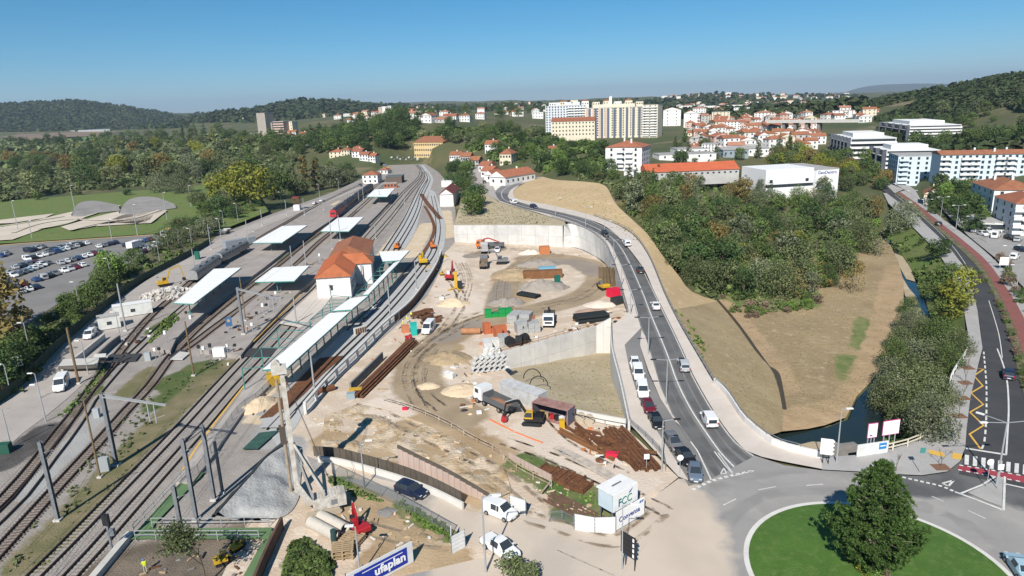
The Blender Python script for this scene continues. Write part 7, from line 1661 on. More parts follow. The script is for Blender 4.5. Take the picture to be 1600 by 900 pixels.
excavator('small yellow digger by the fence along the new track',679,424,200,'yellow',.42)
excavator('small orange digger beside the site fence',691,430,20,'yellow',.38)
excavator('small yellow plant machine in the leafy plot behind the walkway, left one',348,880,30,'yellow',.42,pts=((.9,1.4),(1.4,2.2),(2.2,1.6),(2.5,.9)),name='plant_machine',cat='machine')
excavator('small yellow plant machine in the leafy plot behind the walkway, right one',371,858,60,'yellow',.36,pts=((.9,1.4),(1.4,2.2),(2.2,1.6),(2.5,.9)),name='plant_machine',cat='machine')
# yellow drill rig with splayed outriggers
b = S(713,452);t = thing('drill_rig','yellow drill mast on splayed outriggers in the middle of the site','drill rig',b);h = hgt(b,424)
MB().box(-.4,.4,-.4,.4,.4,h).build('mast',PAINT['yellow'],t);MB().box(.4,1.6,-.6,.6,.5,2.2).build('engine',darksteel,t)
for k in range(4): a = k * math.pi / 2 + .5;MB().bar((0,0,.6),(2.6 * math.cos(a),2.6 * math.sin(a),.1),.3,.25).build('outrigger',PAINT['yellow'],t)
# piling rig
b = S(502,797);t = thing('piling_rig','tall white piling rig with a brown auger on the access ramp','piling rig',b,R(20));rw = M('rig_white',(.60,.57,.52),col2=(.40,.35,.29),scale=1.2,coord='obj',rough=.6)
for s in (-1,1): MB().prism([(-3,.5),(-2.6,.05),(2.4,.05),(2.8,.5),(2.4,1.0),(-2.6,1.0)],s * 1.6 - .4,s * 1.6 + .4).build('track',M('muddy_track',(.40,.34,.25),rough=.95),t)
MB().prism([(-1.6,1.1),(3.6,1.1),(3.6,2.9),(2.8,3.1),(-1.6,2.6)],-1.5,1.5).build('body',rw,t)
for k in range(8): MB().box(-1.2 + .5 * k,-.95 + .5 * k,-1.2,1.2,2.5,2.72 + .057 * k).build('cover_slat',rw,t)
MB().box(3.6,3.75,-1.2,1.2,1.5,2.6).build('counterweight',rw,t);MB().box(1.2,2.2,-1.53,-1.49,1.6,2.5).build('door',flat('rig_door',(.2,.2,.2)),t)
mb_ = W(465,772) - b;m4 = Matrix.Rotation(-R(20),3,'Z');mv = m4 @ Vector((mb_.x,mb_.y,0));H_ = hgt(b + Vector((mb_.x,mb_.y,0)),570)
ms_ = MB().box(mv.x - .3,mv.x + .3,mv.y - .3,mv.y + .3,.2,H_ * .94);ms_.build('mast',rw,t)
MB().tube((mv.x - .72,mv.y - .1,.0),(mv.x - .72,mv.y - .1,H_ * .9),.2,n=10).build('auger',M('auger_brown',(.27,.20,.14),col2=(.38,.31,.23),scale=1.5),t);MB().box(mv.x - 1.2,mv.x - .45,mv.y - .4,mv.y + .4,H_ * .42,H_ * .55).build('drive_head',M('auger_dark',(.09,.07,.055),rough=.8),t)
MB().box(mv.x - 1.2,mv.x + .6,mv.y - .5,mv.y + .5,H_ * .94,H_).tube((mv.x - .6,mv.y - .4,H_ + .2),(mv.x - .6,mv.y + .4,H_ + .2),.5,n=10).build('mast_head',rw,t)
for s in (-1,1): MB().bar((.6,s * .9,2.5),(mv.x + .3,mv.y + s * .3,H_ * .40),.2,.2).build('back_stay',rw,t)
MB().bar((-1.2,0,1.2),(mv.x,mv.y,1.2),.6,.6).build('mast_foot',rw,t)
for s in (-1,1): MB().bar((-.8,s * 1.1,2.4),(mv.x + .8,mv.y + s * .6,4.2),.22,.3).build('lift_arm',M('rig_grey',(.30,.29,.27),rough=.7),t)
MB().tube((mv.x,mv.y + .5,H_ * .97),(1.6,.5,3.0),.03,n=4).tube((mv.x,mv.y - .3,H_ * .97),(1.6,-.5,3.0),.03,n=4).build('cable',darksteel,t)
for c in t.children:
    if c.name.split('.')[0] in ('track','body','cover_slat','counterweight','door'): c.scale = (.76,) * 3;c.location = (.3,-.2,0)
# red drilling machine
excavator('red tracked drilling machine with a raised red mast beside the piling rig',563,832,128,'red',.62,pts=((.6,1.5),(1.8,3.8),(2.5,5.2),(2.9,2.2)))
# ================================================================== SITE GOODS
def boxat(name,label,cat,px,py,l,w,h,yaw,m,z=0,group=None,parts=None):
    b = S(px,py);t = thing(name,label,cat,b,R(yaw),group);MB().box(-l / 2,l / 2,-w / 2,w / 2,z - .05,z + h).build('shell',m,t);return t
def container(label,px,py,yaw,col,l=6.1,opened=False,cap=None):
    b = S(px,py);t = thing('container',label,'container',b,R(yaw));w,h = 2.44,2.6
    fr = MB()
    for x in (-l / 2,l / 2 - .15):
        for y in (-w / 2,w / 2 - .15): fr.box(x,x + .15,y,y + .15,0,h)
    fr.build('corner_post',cap or col,t)
    rib_ = MB();n = int(l / .3)
    if not opened:
        for k in range(n):
            x = -l / 2 + .15 + (l - .3) * k / n;rib_.box(x,x + .16,-w / 2 - .0,-w / 2 + .08,.12,h - .12)
    rib_.box(-l / 2 + .16,l / 2 - .16,w / 2 - .12,w / 2 - .04,.12,h - .1).box(-l / 2 + .04,-l / 2 + .1,-w / 2 + .16,w / 2 - .16,.12,h - .1)
    if not opened: rib_.box(-l / 2 + .16,l / 2 - .16,-w / 2 + .09,-w / 2 + .13,.12,h - .1)
    rib_.build('side_sheet',col,t);e_ = MB()
    for k in range(8): e_.box(l / 2 - .1,l / 2 - .02,-w / 2 + .17 + .265 * k,-w / 2 + .36 + .265 * k,.12,h - .12)
    e_.box(l / 2 - .14,l / 2 - .105,-w / 2 + .16,w / 2 - .16,.1,h - .1);e_.build('door',col,t)
    MB().box(-l / 2,l / 2,-w / 2,w / 2,h - .02,h + .08).build('roof',cap or col,t);MB().box(-l / 2,l / 2,-w / 2,w / 2,.0,.12).build('floor',cap or col,t)
    if opened:
        for k in range(5): MB().cbox((-l / 2 + 1.2 + .9 * k,-.2,.55),.6,.7,.8,.3 * k).build('stored_goods',[PAINT['yellow'],wood,PAINT['red'],darksteel,whitepaint][k],t)
    return t
cw = M('container_white',(.55,.56,.56),col2=(.42,.41,.40),scale=.8,coord='obj');cbm = M('container_blue',(.085,.12,.19),col2=(.14,.12,.12),scale=.9,coord='obj');crm = M('container_rust',(.25,.12,.10),col2=(.36,.22,.19),scale=1.2,coord='obj')
container('weathered white shipping container with black hoses beside the sunken plot',818,627,-43,cw,8.6)
container('blue-ended container with one long side open, rusty roof',865,655,-34,cbm,6.4,True,crm)
for i,(x,y,z_) in enumerate(((832,600,2.2),(842,612,1.4))):
    b = S(x,y);P = [b + Vector((1.6 * math.cos(k * .35),0,1.2 + 1.8 * math.sin(k * .35))) for k in range(10)];o = MB().path(P,.09).build('hose',rubber);tag(o,['thin black hose arching over the white container roof','black hose loop hanging at the white container door'][i],'hose')
# site cabins, signs
def cabin(label,px,py,yaw,l,w,h=2.6,m=None,roofm=None,win=True):
    b = S(px,py);t = thing('site_cabin',label,'cabin',b,R(yaw));MB().box(-l / 2,l / 2,-w / 2,w / 2,.15,h).build('wall',m or M('cabin_white',(.70,.70,.66),col2=(.6,.6,.57),scale=.8,coord='obj'),t)
    MB().box(-l / 2 - .08,l / 2 + .08,-w / 2 - .08,w / 2 + .08,h + .002,h + .12).build('roof',roofm or whitepaint,t);MB().box(-l / 2 + .2,l / 2 - .2,-w / 2 + .2,w / 2 - .2,-.1,.15).build('skid',darksteel,t)
    if win: MB().box(-.5,.5,-w / 2 - .03,-w / 2 + .01,1.1,1.9).build('window',glass,t);MB().box(l / 2 - .01,l / 2 + .03,-.45,.45,.2,2.1).build('door',flat('cabin_door',(.45,.46,.46),.5),t)
    return t
cabin('long white site cabin beside the leftmost track, the farther one',209,492,30,8.5,2.6,3.0);cabin('short white site cabin with a grey roof, the nearer one',172,512,32,4.5,3.0,3.0,roofm=flatroof)
# FCC cabin with boards: yaw from the board base line
A,B = W(966,829,0),W(1004,810,0);A = W(963,832);B = W(1006,806);dv = (B - A);ln = dv.length;yw = math.atan2(dv.y,dv.x)
t = thing('sign_board','white signboard reading Convensa below the white cabin','signboard',A,yw);MB().box(0,ln,-.05,.05,.3,2.6).build('board',M('board_white',(.80,.80,.79),rough=.5),t)
for k in range(3): MB().box(ln * k / 2 - .05,ln * k / 2 + .05,.06,.16,-.2,2.7).build('post',galv,t)
lettering('Convensa',t,(.35,-.07,1.15),.92,navy);logo = MB().poly([(ln - .95,-.07,2.1),(ln - .65,-.07,2.1),(ln - .5,-.07,2.4),(ln - .8,-.07,2.4)]).poly([(ln - .55,-.07,2.1),(ln - .3,-.07,2.1),(ln - .15,-.07,2.4),(ln - .4,-.07,2.4)]);logo.build('logo',flat('logo_blue',(.03,.09,.35)),t)
c0 = A + Vector((math.cos(yw),math.sin(yw),0)) * 2.1 + Vector((-math.sin(yw),math.cos(yw),0)) * 1.9
t = thing('site_cabin','white raised cabin carrying the FCC board beside the roundabout','cabin',Vector((c0.x,c0.y,0)),yw);t.scale = (.86,.86,.9);MB().box(-2.2,2.2,-1.3,1.3,2.3,4.9).build('wall',M('cabin_pale_blue',(.52,.60,.65),col2=(.46,.54,.58),scale=.8),t)
MB().box(-2.4,2.4,-1.5,1.5,4.9,5.05).build('roof',whitepaint,t);MB().box(-.9,.9,-.12,.12,5.06,5.14).build('roof_rib',galv,t)
for x in (-2,2):
    for y in (-1.1,1.1): MB().box(x - .08,x + .08,y - .08,y + .08,-.1,2.3).build('leg',galv,t)
fb = MB().box(-2.3,2.5,-1.62,-1.52,2.5,5.0).build('fcc_board',MATS['board_white'],t);fb.name = 'signboard'
lettering('FCC',t,(-1.5,-1.65,3.0),1.5,flat('fcc_green',(.04,.22,.16)));lettering('F',t,(-1.5,-1.66,3.0),1.5,navy)
MB().poly([(.5,-1.65,4.2),(1.0,-1.65,4.25),(1.5,-1.65,4.75),(.9,-1.65,4.5)]).build('logo',MATS['logo_blue'],t)
A,B = W(585,912),W(646,879);dv = B - A;ln = dv.length;yw = math.atan2(dv.y,dv.x)
t = thing('sign_board','blue banner on a white corrugated hoarding at the bottom edge','signboard',A,yw);MB().box(-3,ln,-.06,.06,.1,2.7).build('board',corrug,t);MB().box(-2.2,ln - .75,-.10,-.062,.45,2.35).build('banner',flat('banner_blue',(.008,.028,.30),.5),t)
for k in range(5): MB().box(-3 + (ln + 3) * k / 4 - .04,-3 + (ln + 3) * k / 4 + .04,.07,.17,-.2,2.8).build('post',darksteel,t)
wt_ = flat('print_white',(.8,.8,.8),.6);lettering('ufaplan',t,(ln - .95,-.12,.95),1.35,wt_,align='RIGHT',bold=.035);MB().box(-1.3,ln - 1.3,-.125,-.105,1.98,2.06).build('print_line',wt_,t)
# billboards by the river and direction signs
def board(label,a,b,zb,zt,m,name='billboard',legs=3,rim=None):
    A,B = W(a[0],a[1],0),W(b[0],b[1],0);d = B - A;ln = d.length;t = thing(name,label,'sign',A,math.atan2(d.y,d.x));MB().box(0,ln,-.06,.06,zb,zt).build('panel',m,t)
    for k in range(legs): x = ln * (.15 + .7 * k / max(1,legs - 1));MB().box(x - .06,x + .06,.065,.16,-4.4 if a[1] < 716 else -.2,zt - .1).build('leg',galv_pale,t)
    if rim: MB().box(-.04,ln + .04,-.055,.055,zb - .08,zt + .08).build('rim',rim,t)
    return t,ln
rim_ = flat('pink_rim',(.55,.08,.22));wb_ = flat('billboard_white',(.82,.81,.81),.6)
t,ln = board('white upright billboard with a pink rim by the river, the left one',(1352,711),(1366,709),2.6,4.6,wb_,rim=rim_);MB().box(ln * .2,ln * .5,-.085,-.062,2.8,3.0).build('print',flat('purple_print',(.2,.06,.3)),t)
for k in range(3): MB().box(ln * .15,ln * .85,-.08,-.062,4.2 - .2 * k,4.26 - .2 * k).build('print_line',flat('print_grey',(.5,.5,.52)),t)
t,ln = board('wide white billboard with faint print by the river, the right one',(1375,708),(1400,704),2.7,4.7,wb_,rim=rim_)
for k in range(5): MB().box(ln * .1,ln * (.55 + .08 * (k % 4)),-.08,-.062,4.3 - .25 * k,4.36 - .25 * k).build('print_line',MATS['print_grey'],t)
t,ln = board('white panel with a blue sign behind the pavement railing',(1338,715),(1386,708),-.1,1.9,corrug);MB().box(ln * .70,ln * .94,-.085,-.062,.8,1.7).build('sign_face',flat('sign_blue',(.02,.2,.5),.5),t);MB().box(ln * .73,ln * .91,-.1,-.086,1.2,1.35).build('print_line',wt_,t)
A,B = W(1282,725),W(1297,727);d = B - A;t = thing('direction_sign','stack of four white direction arrows at the river mouth','sign',A,math.atan2(d.y,d.x));ln = d.length
for k in range(4): MB().prism([(-.2,1.5 + .58 * k),(ln + .1,1.5 + .58 * k),(ln + .35,1.77 + .58 * k),(ln + .1,2.03 + .58 * k),(-.2,2.03 + .58 * k)],-.05,.05).build('arrow_plate',wb_,t)
for x in (ln * .2,ln * .8): MB().tube((x,.12,-.1),(x,.12,3.9),.06,n=6).build('post',darksteel,t)
A,B = W(976,884),W(990,893);d = B - A;t = thing('direction_sign','black-backed stack of direction signs beside the roundabout entry','sign',A,math.atan2(d.y,d.x));ln = d.length
for k in range(4): MB().prism([(-.5,1.6 + .62 * k),(ln + .1,1.6 + .62 * k),(ln + .35,1.88 + .62 * k),(ln + .1,2.16 + .62 * k),(-.5,2.16 + .62 * k)],-.09,.09).build('arrow_plate',darksteel,t);MB().box(ln - .1,ln + .1,-.13,-.095,1.7 + .62 * k,2.1 + .62 * k).build('arrow_tip',wb_,t)
for x in (0,ln): MB().tube((x,.16,-.1),(x,.16,4.0),.06,n=6).build('post',darksteel,t)
lamp('thin galvanised post standing beside the black-backed direction signs',972,890,790,1,1,arm=.9,r=.07)
for i,(x,y,top) in enumerate(((1541,762,722),(1558,765,728),(1010,735,712),(1062,742,715),(1437,738,702))):
    b = S(x,y);h = max(2.2,hgt(b,top));t = thing('road_sign',['round white-backed road sign on the splitter island','square road sign by the three-headed lamp','small sign on the ramp pavement fence','round pale sign beside the last parked car','thin green signpost on the paved corner'][i],'sign',b);MB().tube((0,0,0),(0,0,h),.045,n=6).build('post',galv_pale,t)
    if i in (0,3): MB().tube((0,-.05,h),(0,.0,h),.42,n=16).build('sign_face',wb_,t)
    else: MB().box(-.35,.35,-.06,-.046,h - .5,h + .25).build('sign_face',wb_ if i != 4 else teal,t)
t,ln = board('blue advertising panel standing on the middle platform',(355,522),(365,521),.9,3.0,flat('advert_blue',(.05,.13,.26),.4),name='advertising_panel',legs=2);t.location.z = .9;MB().tube((ln * .5,-.07,2.2),(ln * .5,-.062,2.2),.35,n=12).build('print',flat('advert_tan',(.45,.3,.2)),t)
t,ln = board('pale road sign board beside the cycle path',(1560,421),(1574,421),1.2,3.4,wb_,legs=2)
# pallets, stacks, heaps
orange_b = M('orange_brick_pack',(.50,.15,.065),col2=(.42,.12,.05),scale=2,coord='obj');grey_b = M('grey_block_pack',(.40,.40,.39),col2=(.33,.33,.32),scale=2,coord='obj');bagm = M('white_bag',(.66,.65,.62),col2=(.52,.51,.48),scale=1.5,coord='obj')
def pallet_stack(label,px,py,nx,ny,nz,sx,sy,sz,yaw,m,name='block_stack',cat='stack'):
    b = S(px,py);t = thing(name,label,cat,b,R(yaw));o = MB().box(-sx / 2 + .03,sx / 2 - .03,-sy / 2 + .03,sy / 2 - .03,.02,sz - .02).me('pack',m)
    for i in range(nx):
        for j in range(ny):
            for k in range(nz):
                if k == nz - 1 and (i * 3 + j * 5) % 4 == 3: continue
                link('pack',o,t,((i - (nx - 1) / 2) * sx,(j - (ny - 1) / 2) * sy,k * sz))
    return t
pallet_stack('stack of orange brick packs at the left of the stores',766,520,2,1,2,1.5,1.6,1.2,20,orange_b);pallet_stack('stack of orange brick packs nearest the black coils',783,527,2,2,2,1.4,1.5,1.2,15,orange_b)
pallet_stack('loose orange packs behind the green-wrapped stack',806,489,2,1,1,1.4,1.4,.9,10,orange_b);pallet_stack('two orange packs right of the grey slabs',828,497,1,2,1,1.1,1.2,.8,30,orange_b)
pallet_stack('flat stack of pale grey slabs beside the green-wrapped stack',813,501,2,3,2,2.4,1.6,.9,-20,grey_b);pallet_stack('grey block stack in front of the pale slabs',824,518,4,2,2,1.3,1.5,1.1,12,grey_b);pallet_stack('grey block stack beside the black coils',787,538,2,2,2,1.1,1.4,1.0,10,grey_b)
pallet_stack('long green-wrapped stack of boards on the site',779,494,4,1,2,1.6,1.8,.9,6,flat('green_wrap',(.01,.26,.06),.5),'wrapped_stack')
pallet_stack('white wrapped packs left of the grey blocks',768,543,2,2,1,1.7,1.7,1.6,10,bagm,'wrapped_stack')
rg_ = MB();nn = 12
rg_.tube((0,-.55,0),(0,.55,0),.58,n=nn,cap=False).tube((0,.53,0),(0,-.53,0),.42,n=nn,cap=False)
for sy in (-1,1):
    b0 = len(rg_.V)
    for q in range(nn): u = 2 * math.pi * q / nn;rg_.V += [Vector((math.cos(u) * .58,sy * .55,math.sin(u) * .58)),Vector((math.cos(u) * .42,sy * .55,math.sin(u) * .42))]
    for q in range(nn): q2 = (q + 1) % nn;rg_.F.append([b0 + 2 * q,b0 + 2 * q2,b0 + 2 * q2 + 1,b0 + 2 * q + 1]);rg_.I.append(0)
rg_ = rg_.me('concrete_ring',concp_ := M('concrete_ring',(.58,.57,.54),col2=(.48,.47,.45),scale=1.5,coord='obj'))
for k in range(18):
    c_,l_ = k % 6,k // 6
    o = link('concrete_ring',rg_,None,S(742 + 8.5 * c_ + l_ * 2,582 - c_ * .8) + Vector((0,0,.58 + 1.0 * l_)),.35);tag(o,'white concrete drain ring stacked at the left end of the long plot wall','concrete ring','concrete drain rings on the site')
bag_ = MB().box(-.55,.55,-.55,.55,0,.95);bag_.V = [Vector((v.x * (1.12 if v.z < .5 else .96),v.y * (1.12 if v.z < .5 else .96),v.z)) for v in bag_.V];bag_.dome((0,0,.93),.5,.5,.22,n=8,rings=3);bag_ = bag_.me('bulk_bag',bagm)
for i,(x,y) in enumerate([(756 + 8 * (k % 4) + (k // 4) * 3,566 - 7.5 * (k // 4)) for k in range(12)] + [(792,580),(700,588),(706,590)]):
    o = link('bulk_bag',bag_,None,S(x,y),.3 * i);tag(o,'white bulk bag beside the long plot wall','bulk bag','white bulk bags on the site')
for i,(x,y) in enumerate(((690,468),(691,462),(692,456),(742,468),(744,472),(745,464))):
    o = link('concrete_block',MB().box(-.6,.6,-.4,.4,0,.8).me('concrete_block',concrete_pale) if i == 0 else bpy.data.meshes['concrete_block'],None,S(x,y),.2);tag(o,'pale concrete block in the short row in mid site','block','pale concrete blocks in mid site')
def pipes(label,px,py,yaw,n,r,l,m,rows=2,name='pipe',grp='pipes',hollow=True):
    b = S(px,py);k = 0
    me_ = MB();nn = 14;V = []
    me_.tube((-l / 2,0,0),(l / 2,0,0),r,n=nn,cap=False);me_.tube((l / 2 - .02,0,0),(-l / 2 + .02,0,0),r * .82,n=nn,cap=False)
    for s in (-1,1):
        bb = len(me_.V)
        for q in range(nn): u = 2 * math.pi * q / nn;me_.V += [Vector((s * l / 2,math.cos(u) * r,math.sin(u) * r)),Vector((s * l / 2,math.cos(u) * r * .82,math.sin(u) * r * .82))]
        for q in range(nn): q2 = (q + 1) % nn;me_.F.append([bb + 2 * q,bb + 2 * q2,bb + 2 * q2 + 1,bb + 2 * q + 1]);me_.I.append(0)
    me2 = me_.me(name,m,True);a = R(yaw)
    for row in range(rows):
        for j in range(n - row):
            off = (j - (n - row - 1) / 2) * 2 * r;p = b + Vector((-math.sin(a) * off,math.cos(a) * off,r + row * 1.74 * r));o = link(name,me2,None,p,a);tag(o,label,'pipe',grp)
blackp = M('black_pipe',(.018,.022,.022),rough=.5);concp = M('concrete_pipe',(.55,.50,.43),col2=(.47,.43,.37),scale=1.5,coord='obj')
pipes('long black pipe in the stack beside the curved wall',924,500,14,5,.42,7.5,blackp,2,grp='black pipes beside the curved wall');pipes('black pipe in the heap beside the gravel',826,463,-38,3,.42,6,blackp,1,grp='black pipes beside the gravel heap')
pipes('big concrete pipe lying beside the red drilling machine',513,829,-38,2,.72,4.6,concp,1,name='concrete_pipe',grp='concrete pipes by the red machine')
pipes('rusty steel tube lying on the mud track',736,522,-3,1,.7,4.2,M('orange_rust',(.42,.20,.10),col2=(.34,.16,.08),scale=1),1,name='steel_tube',grp=None)
pipes('rusty casing tube at the foot of the trackside wall',506,614,40,1,.55,4,rust,1,name='steel_tube',grp=None)
for i,(x,y) in enumerate(((797,541),(811,539),(819,536))): 
    o = MB().tube((0,-.7,1.0),(0,.7,1.0),1.05,n=14).build('pipe_coil',rubber,loc=S(x,y),rz=.5 + i);tag(o,['left coil of black pipe on top of the plot wall','middle coil of black pipe on top of the plot wall','right coil of black pipe on top of the plot wall'][i],'coil')
for i,(x,y) in enumerate(((907,660),(920,663))): o = MB().tube((0,-.25,.8),(0,.25,.8),.85,n=16).build('cable_reel',M('reel_buff',(.50,.42,.32),rough=.8),loc=S(x,y),rz=.3);tag(o,['pale round reel leaning on the white parapet, left one','pale round reel leaning on the white parapet, right one'][i],'reel')
def heap(label,px,py,rx,ry,h,m,seed,name='earth_heap',yaw=0):
    d_ = MB().dome((0,0,-.1),rx * .8,ry * .8,h,n=40,rings=14,rough=.05,seed=seed)
    for v in d_.V: q = noise.fractal(Vector((v.x * .45,v.y * .45,seed)),1,2,4);v.z += q * h * .35 * min(1,v.z / h * 2.5);v.x *= 1 + .18 * noise.noise(Vector((v.y * .3,v.x * .3,seed + 5)))
    o = d_.build(name,m,smooth=True,loc=S(px,py),rz=R(yaw));tag(o,label,'heap');return o
gravel = M('gravel',(.36,.315,.27),col2=(.28,.245,.21),scale=2.5,bump=.6,bscale=8);sandm = M('pale_sand',(.66,.52,.36),col2=(.60,.46,.31),scale=1,bump=.4,bscale=6);earthm = M('brown_earth',(.34,.25,.15),col2=(.42,.32,.20),scale=.7,bump=.7,bscale=3);pinkm = M('pink_soil',(.40,.27,.20),rough=.95);greym = M('grey_spoil',(.40,.40,.39),col2=(.31,.31,.305),scale=.8,bump=.5,bscale=3)
heap('grey gravel heap in front of the brown steel container',849,451,9,5,2.6,gravel,1);heap('low gravel heap at the left of the black pipes',792,474,6.5,4.5,1.5,gravel,2);heap('low brown spoil heap in the middle of the muddy loop',805,430,9,9,2.0,earthm,3);heap('dark spoil heap behind the brown spoil',840,414,9,5,1.8,gravel,4)
heap('pale sand heap left of the concrete blocks',708,475,5.5,4,1.5,sandm,5);heap('pale sand heap by the orange hopper',828,396,5,3,1.4,M('white_sand',(.70,.58,.48),rough=.95),6);heap('yellow sand heap between the platform fence and the slab',406,634,3.2,5,1.4,sandm,7,yaw=-40);heap('pale pink sand heap below the red tarpaulin',940,476,6,4,.9,M('white_sand',(.70,.58,.48)),8);heap('pinkish soil heap on the muddy bend',925,487,5.5,3,.7,pinkm,9)
heap('earth heap beside the muddy track bend',700,560,6,5,1.3,earthm,10);heap('small earth heap between the piling rig and the concrete pipes',498,812,2.4,1.8,.8,earthm,11);heap('sand heap above the tipper lorry',722,610,5,4,1.0,sandm,12);heap('rocky soil heap left of the tipper lorry',668,604,3,2.2,.7,sandm,13)
def debris(name,polys,n,cols,smin,smax,seed,flatn=.5):
    rr = random.Random(seed);mb = MB()
    for _ in range(n):
        P = rr.choice(polys);xs = [p[0] for p in P];ys = [p[1] for p in P];x,y = rr.uniform(min(xs),max(xs)),rr.uniform(min(ys),max(ys))
        if not inpoly(x,y,P): continue
        p = S(x,y);l_ = rr.uniform(smin,smax);k = rr.random()
        if k < .4: mb.cbox(p + Vector((0,0,.12)),l_ * 2.4,.18,.14,rr.uniform(0,3.1),rr.randrange(len(cols)))
        elif k < .85: mb.cbox(p + Vector((0,0,l_ * .2)),l_,l_ * rr.uniform(.5,1),l_ * rr.uniform(.3,.8),rr.uniform(0,3.1),rr.randrange(len(cols)))
        else: mb.dome(p,l_ * 1.2,l_ * .9,l_ * .5,n=7,rings=3,mi=rr.randrange(len(cols)),rough=.25,seed=_)
    tag(mb.build(name,cols),kind='stuff')
dc = [wood,rust,concrete_pale,sandm,darksteel,flat('bin_orange',(.5,.17,.06)),whitepaint,earthm]
debris('site_debris',[[(700,400),(660,470),(560,590),(600,620),(700,500),(720,400)],[(900,500),(960,480),(975,500),(880,520)],[(740,540),(900,500),(940,512),(780,555)],[(880,665),(970,670),(1000,720),(940,740)],[(700,560),(760,570),(790,640),(720,650)],[(870,385),(950,420),(930,410)]],520,dc,.25,.8,61)
debris('site_debris',[[(520,790),(640,800),(700,850),(560,860)],[(480,640),(640,650),(780,720),(620,715),(500,700)],[(780,700),(960,800),(900,830),(800,740)]],240,[earthm,sandm,concrete_pale,wood],.15,.45,62)
debris('yard_debris',[[(230,440),(330,390),(400,355),(420,360),(340,410),(270,470)],[(150,560),(250,480),(240,520),(170,580)],[(340,560),(380,540),(360,570),(300,580)]],260,[concrete_pale,concrete_dark,darksteel,whitepaint,rust,galv],.3,.9,63)
debris('platform_clutter',[[(330,540),(400,470),(450,440),(460,460),(390,535),(360,552)],[(460,425),(520,390),(560,370),(510,420)],[(560,480),(590,450),(640,400),(630,420),(600,470),(560,510)]],260,[concrete_dark,darksteel,galv_pale,wood,rust,galv],.25,.8,64)
debris('yard_debris',[[(390,640),(440,590),(450,600),(400,660)],[(205,890),(390,850),(380,900),(220,930)]],120,[wood,rust,darksteel,concrete_dark],.2,.6,65)
eq_ = random.Random(12)
for i,(x,y) in enumerate(((312,556),(320,560),(330,556),(356,551),(368,549),(395,519),(402,500),(412,492),(420,480),(432,470),(440,462),(260,535),(250,556),(244,560),(292,498),(300,512),(480,420),(500,410))):
    b = S(x,y);t = thing('platform_post','small grey signal post on the station platforms','post',b,0,'small posts on the platforms');h_ = eq_.uniform(1.6,3.2);MB().tube((0,0,0),(0,0,h_),.07,n=6).build('post',galv_pale,t);MB().box(-.25,.25,-.2,.2,h_ * .7,h_).build('head',whitepaint if i % 2 else darksteel,t)
boxat('plant_machine','yellow machine standing under the near end of the long canopy','machine',428,600,2.2,1.6,2.2,30,PAINT['yellow'])
# rubble: every chunk a part
t = thing('rubble_heap','heap of white demolition rubble in front of the yellow excavator','rubble heap',S(268,462));rq = random.Random(2);ch = [MB().quadbox([Vector((x * rq.uniform(.5,1),y * rq.uniform(.5,1),z * rq.uniform(.4,1))) for x,y,z in ((-1,-1,-1),(1,-1,-1),(1,1,-1),(-1,1,-1),(-1,-1,1),(1,-1,1),(1,1,1),(-1,1,1))]).me('chunk',M('rubble',(.58,.55,.51),col2=(.44,.41,.38),scale=1.5,coord='obj')) for _ in range(5)]
MB().dome((0,0,-.2),8,5.5,1.7,n=22,rings=7,rough=.15,seed=4).build('mound',gravel,t)
for k in range(150):
    a = rq.uniform(0,6.28);q = rq.random() ** .5;x,y = 8.3 * q * math.cos(a),5.6 * q * math.sin(a);o = link('chunk',rq.choice(ch),t,(x,y,1.75 * (1 - q ** 1.6) + .1));s = rq.uniform(.2,.75);o.scale = (s,s * rq.uniform(.6,1.2),s * .6);o.rotation_euler = (rq.uniform(0,3),rq.uniform(0,3),rq.uniform(0,3))
# steel stock: every beam its own thing
def beams(label,a,b_,n,gap,grp,m=rust,w=.3,h=.35,lay=1,jit=.3,name='steel_beam'):
    A,B = S(*a),S(*b_);d = (B - A);ln = d.length;d.normalize();sd = Vector((d.y,-d.x,0));me_ = MB().box(-ln / 2,ln / 2,-w / 2,w / 2,0,.06).box(-ln / 2,ln / 2,-.04,.04,.06,h - .06).box(-ln / 2,ln / 2,-w / 2,w / 2,h - .06,h).me(name,m);yw = math.atan2(d.y,d.x)
    for l_ in range(lay):
        for k in range(n - l_):
            p = (A + B) / 2 + sd * gap * (k + l_ * .5) + d * rq.uniform(-jit,jit) * 2;o = link(name,me_,None,p + Vector((0,0,.05 + l_ * (h + .02))),yw + rq.uniform(-.012,.012));tag(o,label,'steel beam',grp)
beams('long rusty beam in the bundle along the ramp fence',(975,672),(1032,735),6,.62,'long beams along the ramp fence',lay=2,w=.45);beams('brown beam lying along the lower edge of the scrap',(874,672),(960,716),2,.7,'beams edging the scrap',M('brown_beam',(.27,.125,.055),col2=(.2,.09,.04),scale=.8),.4,.4);beams('thin rusty beam above the edge beams',(880,668),(950,700),1,.5,'beams edging the scrap')
beams('long brown sheet pile beside the trackside wall',(548,622),(636,536),4,.7,'sheet piles beside the trackside wall',lay=3,w=.6,h=.3); 
for k in range(32):
    x = rq.uniform(905,995);y = 668 + (x - 905) * .5 + rq.uniform(-6,20);b = S(x,y);ln = rq.uniform(2,6.5);yw = R(rq.choice([-62,-50,-40,-70,-20]) + rq.uniform(-12,12));o = MB().box(-ln / 2,ln / 2,-.22,.22,0,.07).box(-ln / 2,ln / 2,-.05,.05,.07,.38).build('scrap_steel',rust,loc=b + Vector((0,0,rq.uniform(.05,.5))),rz=yw);o.rotation_euler.y = rq.uniform(-.1,.1);tag(o,'rusty steel offcut in the scrap pile by the parking ramp','scrap steel','rusty offcuts in the scrap pile')
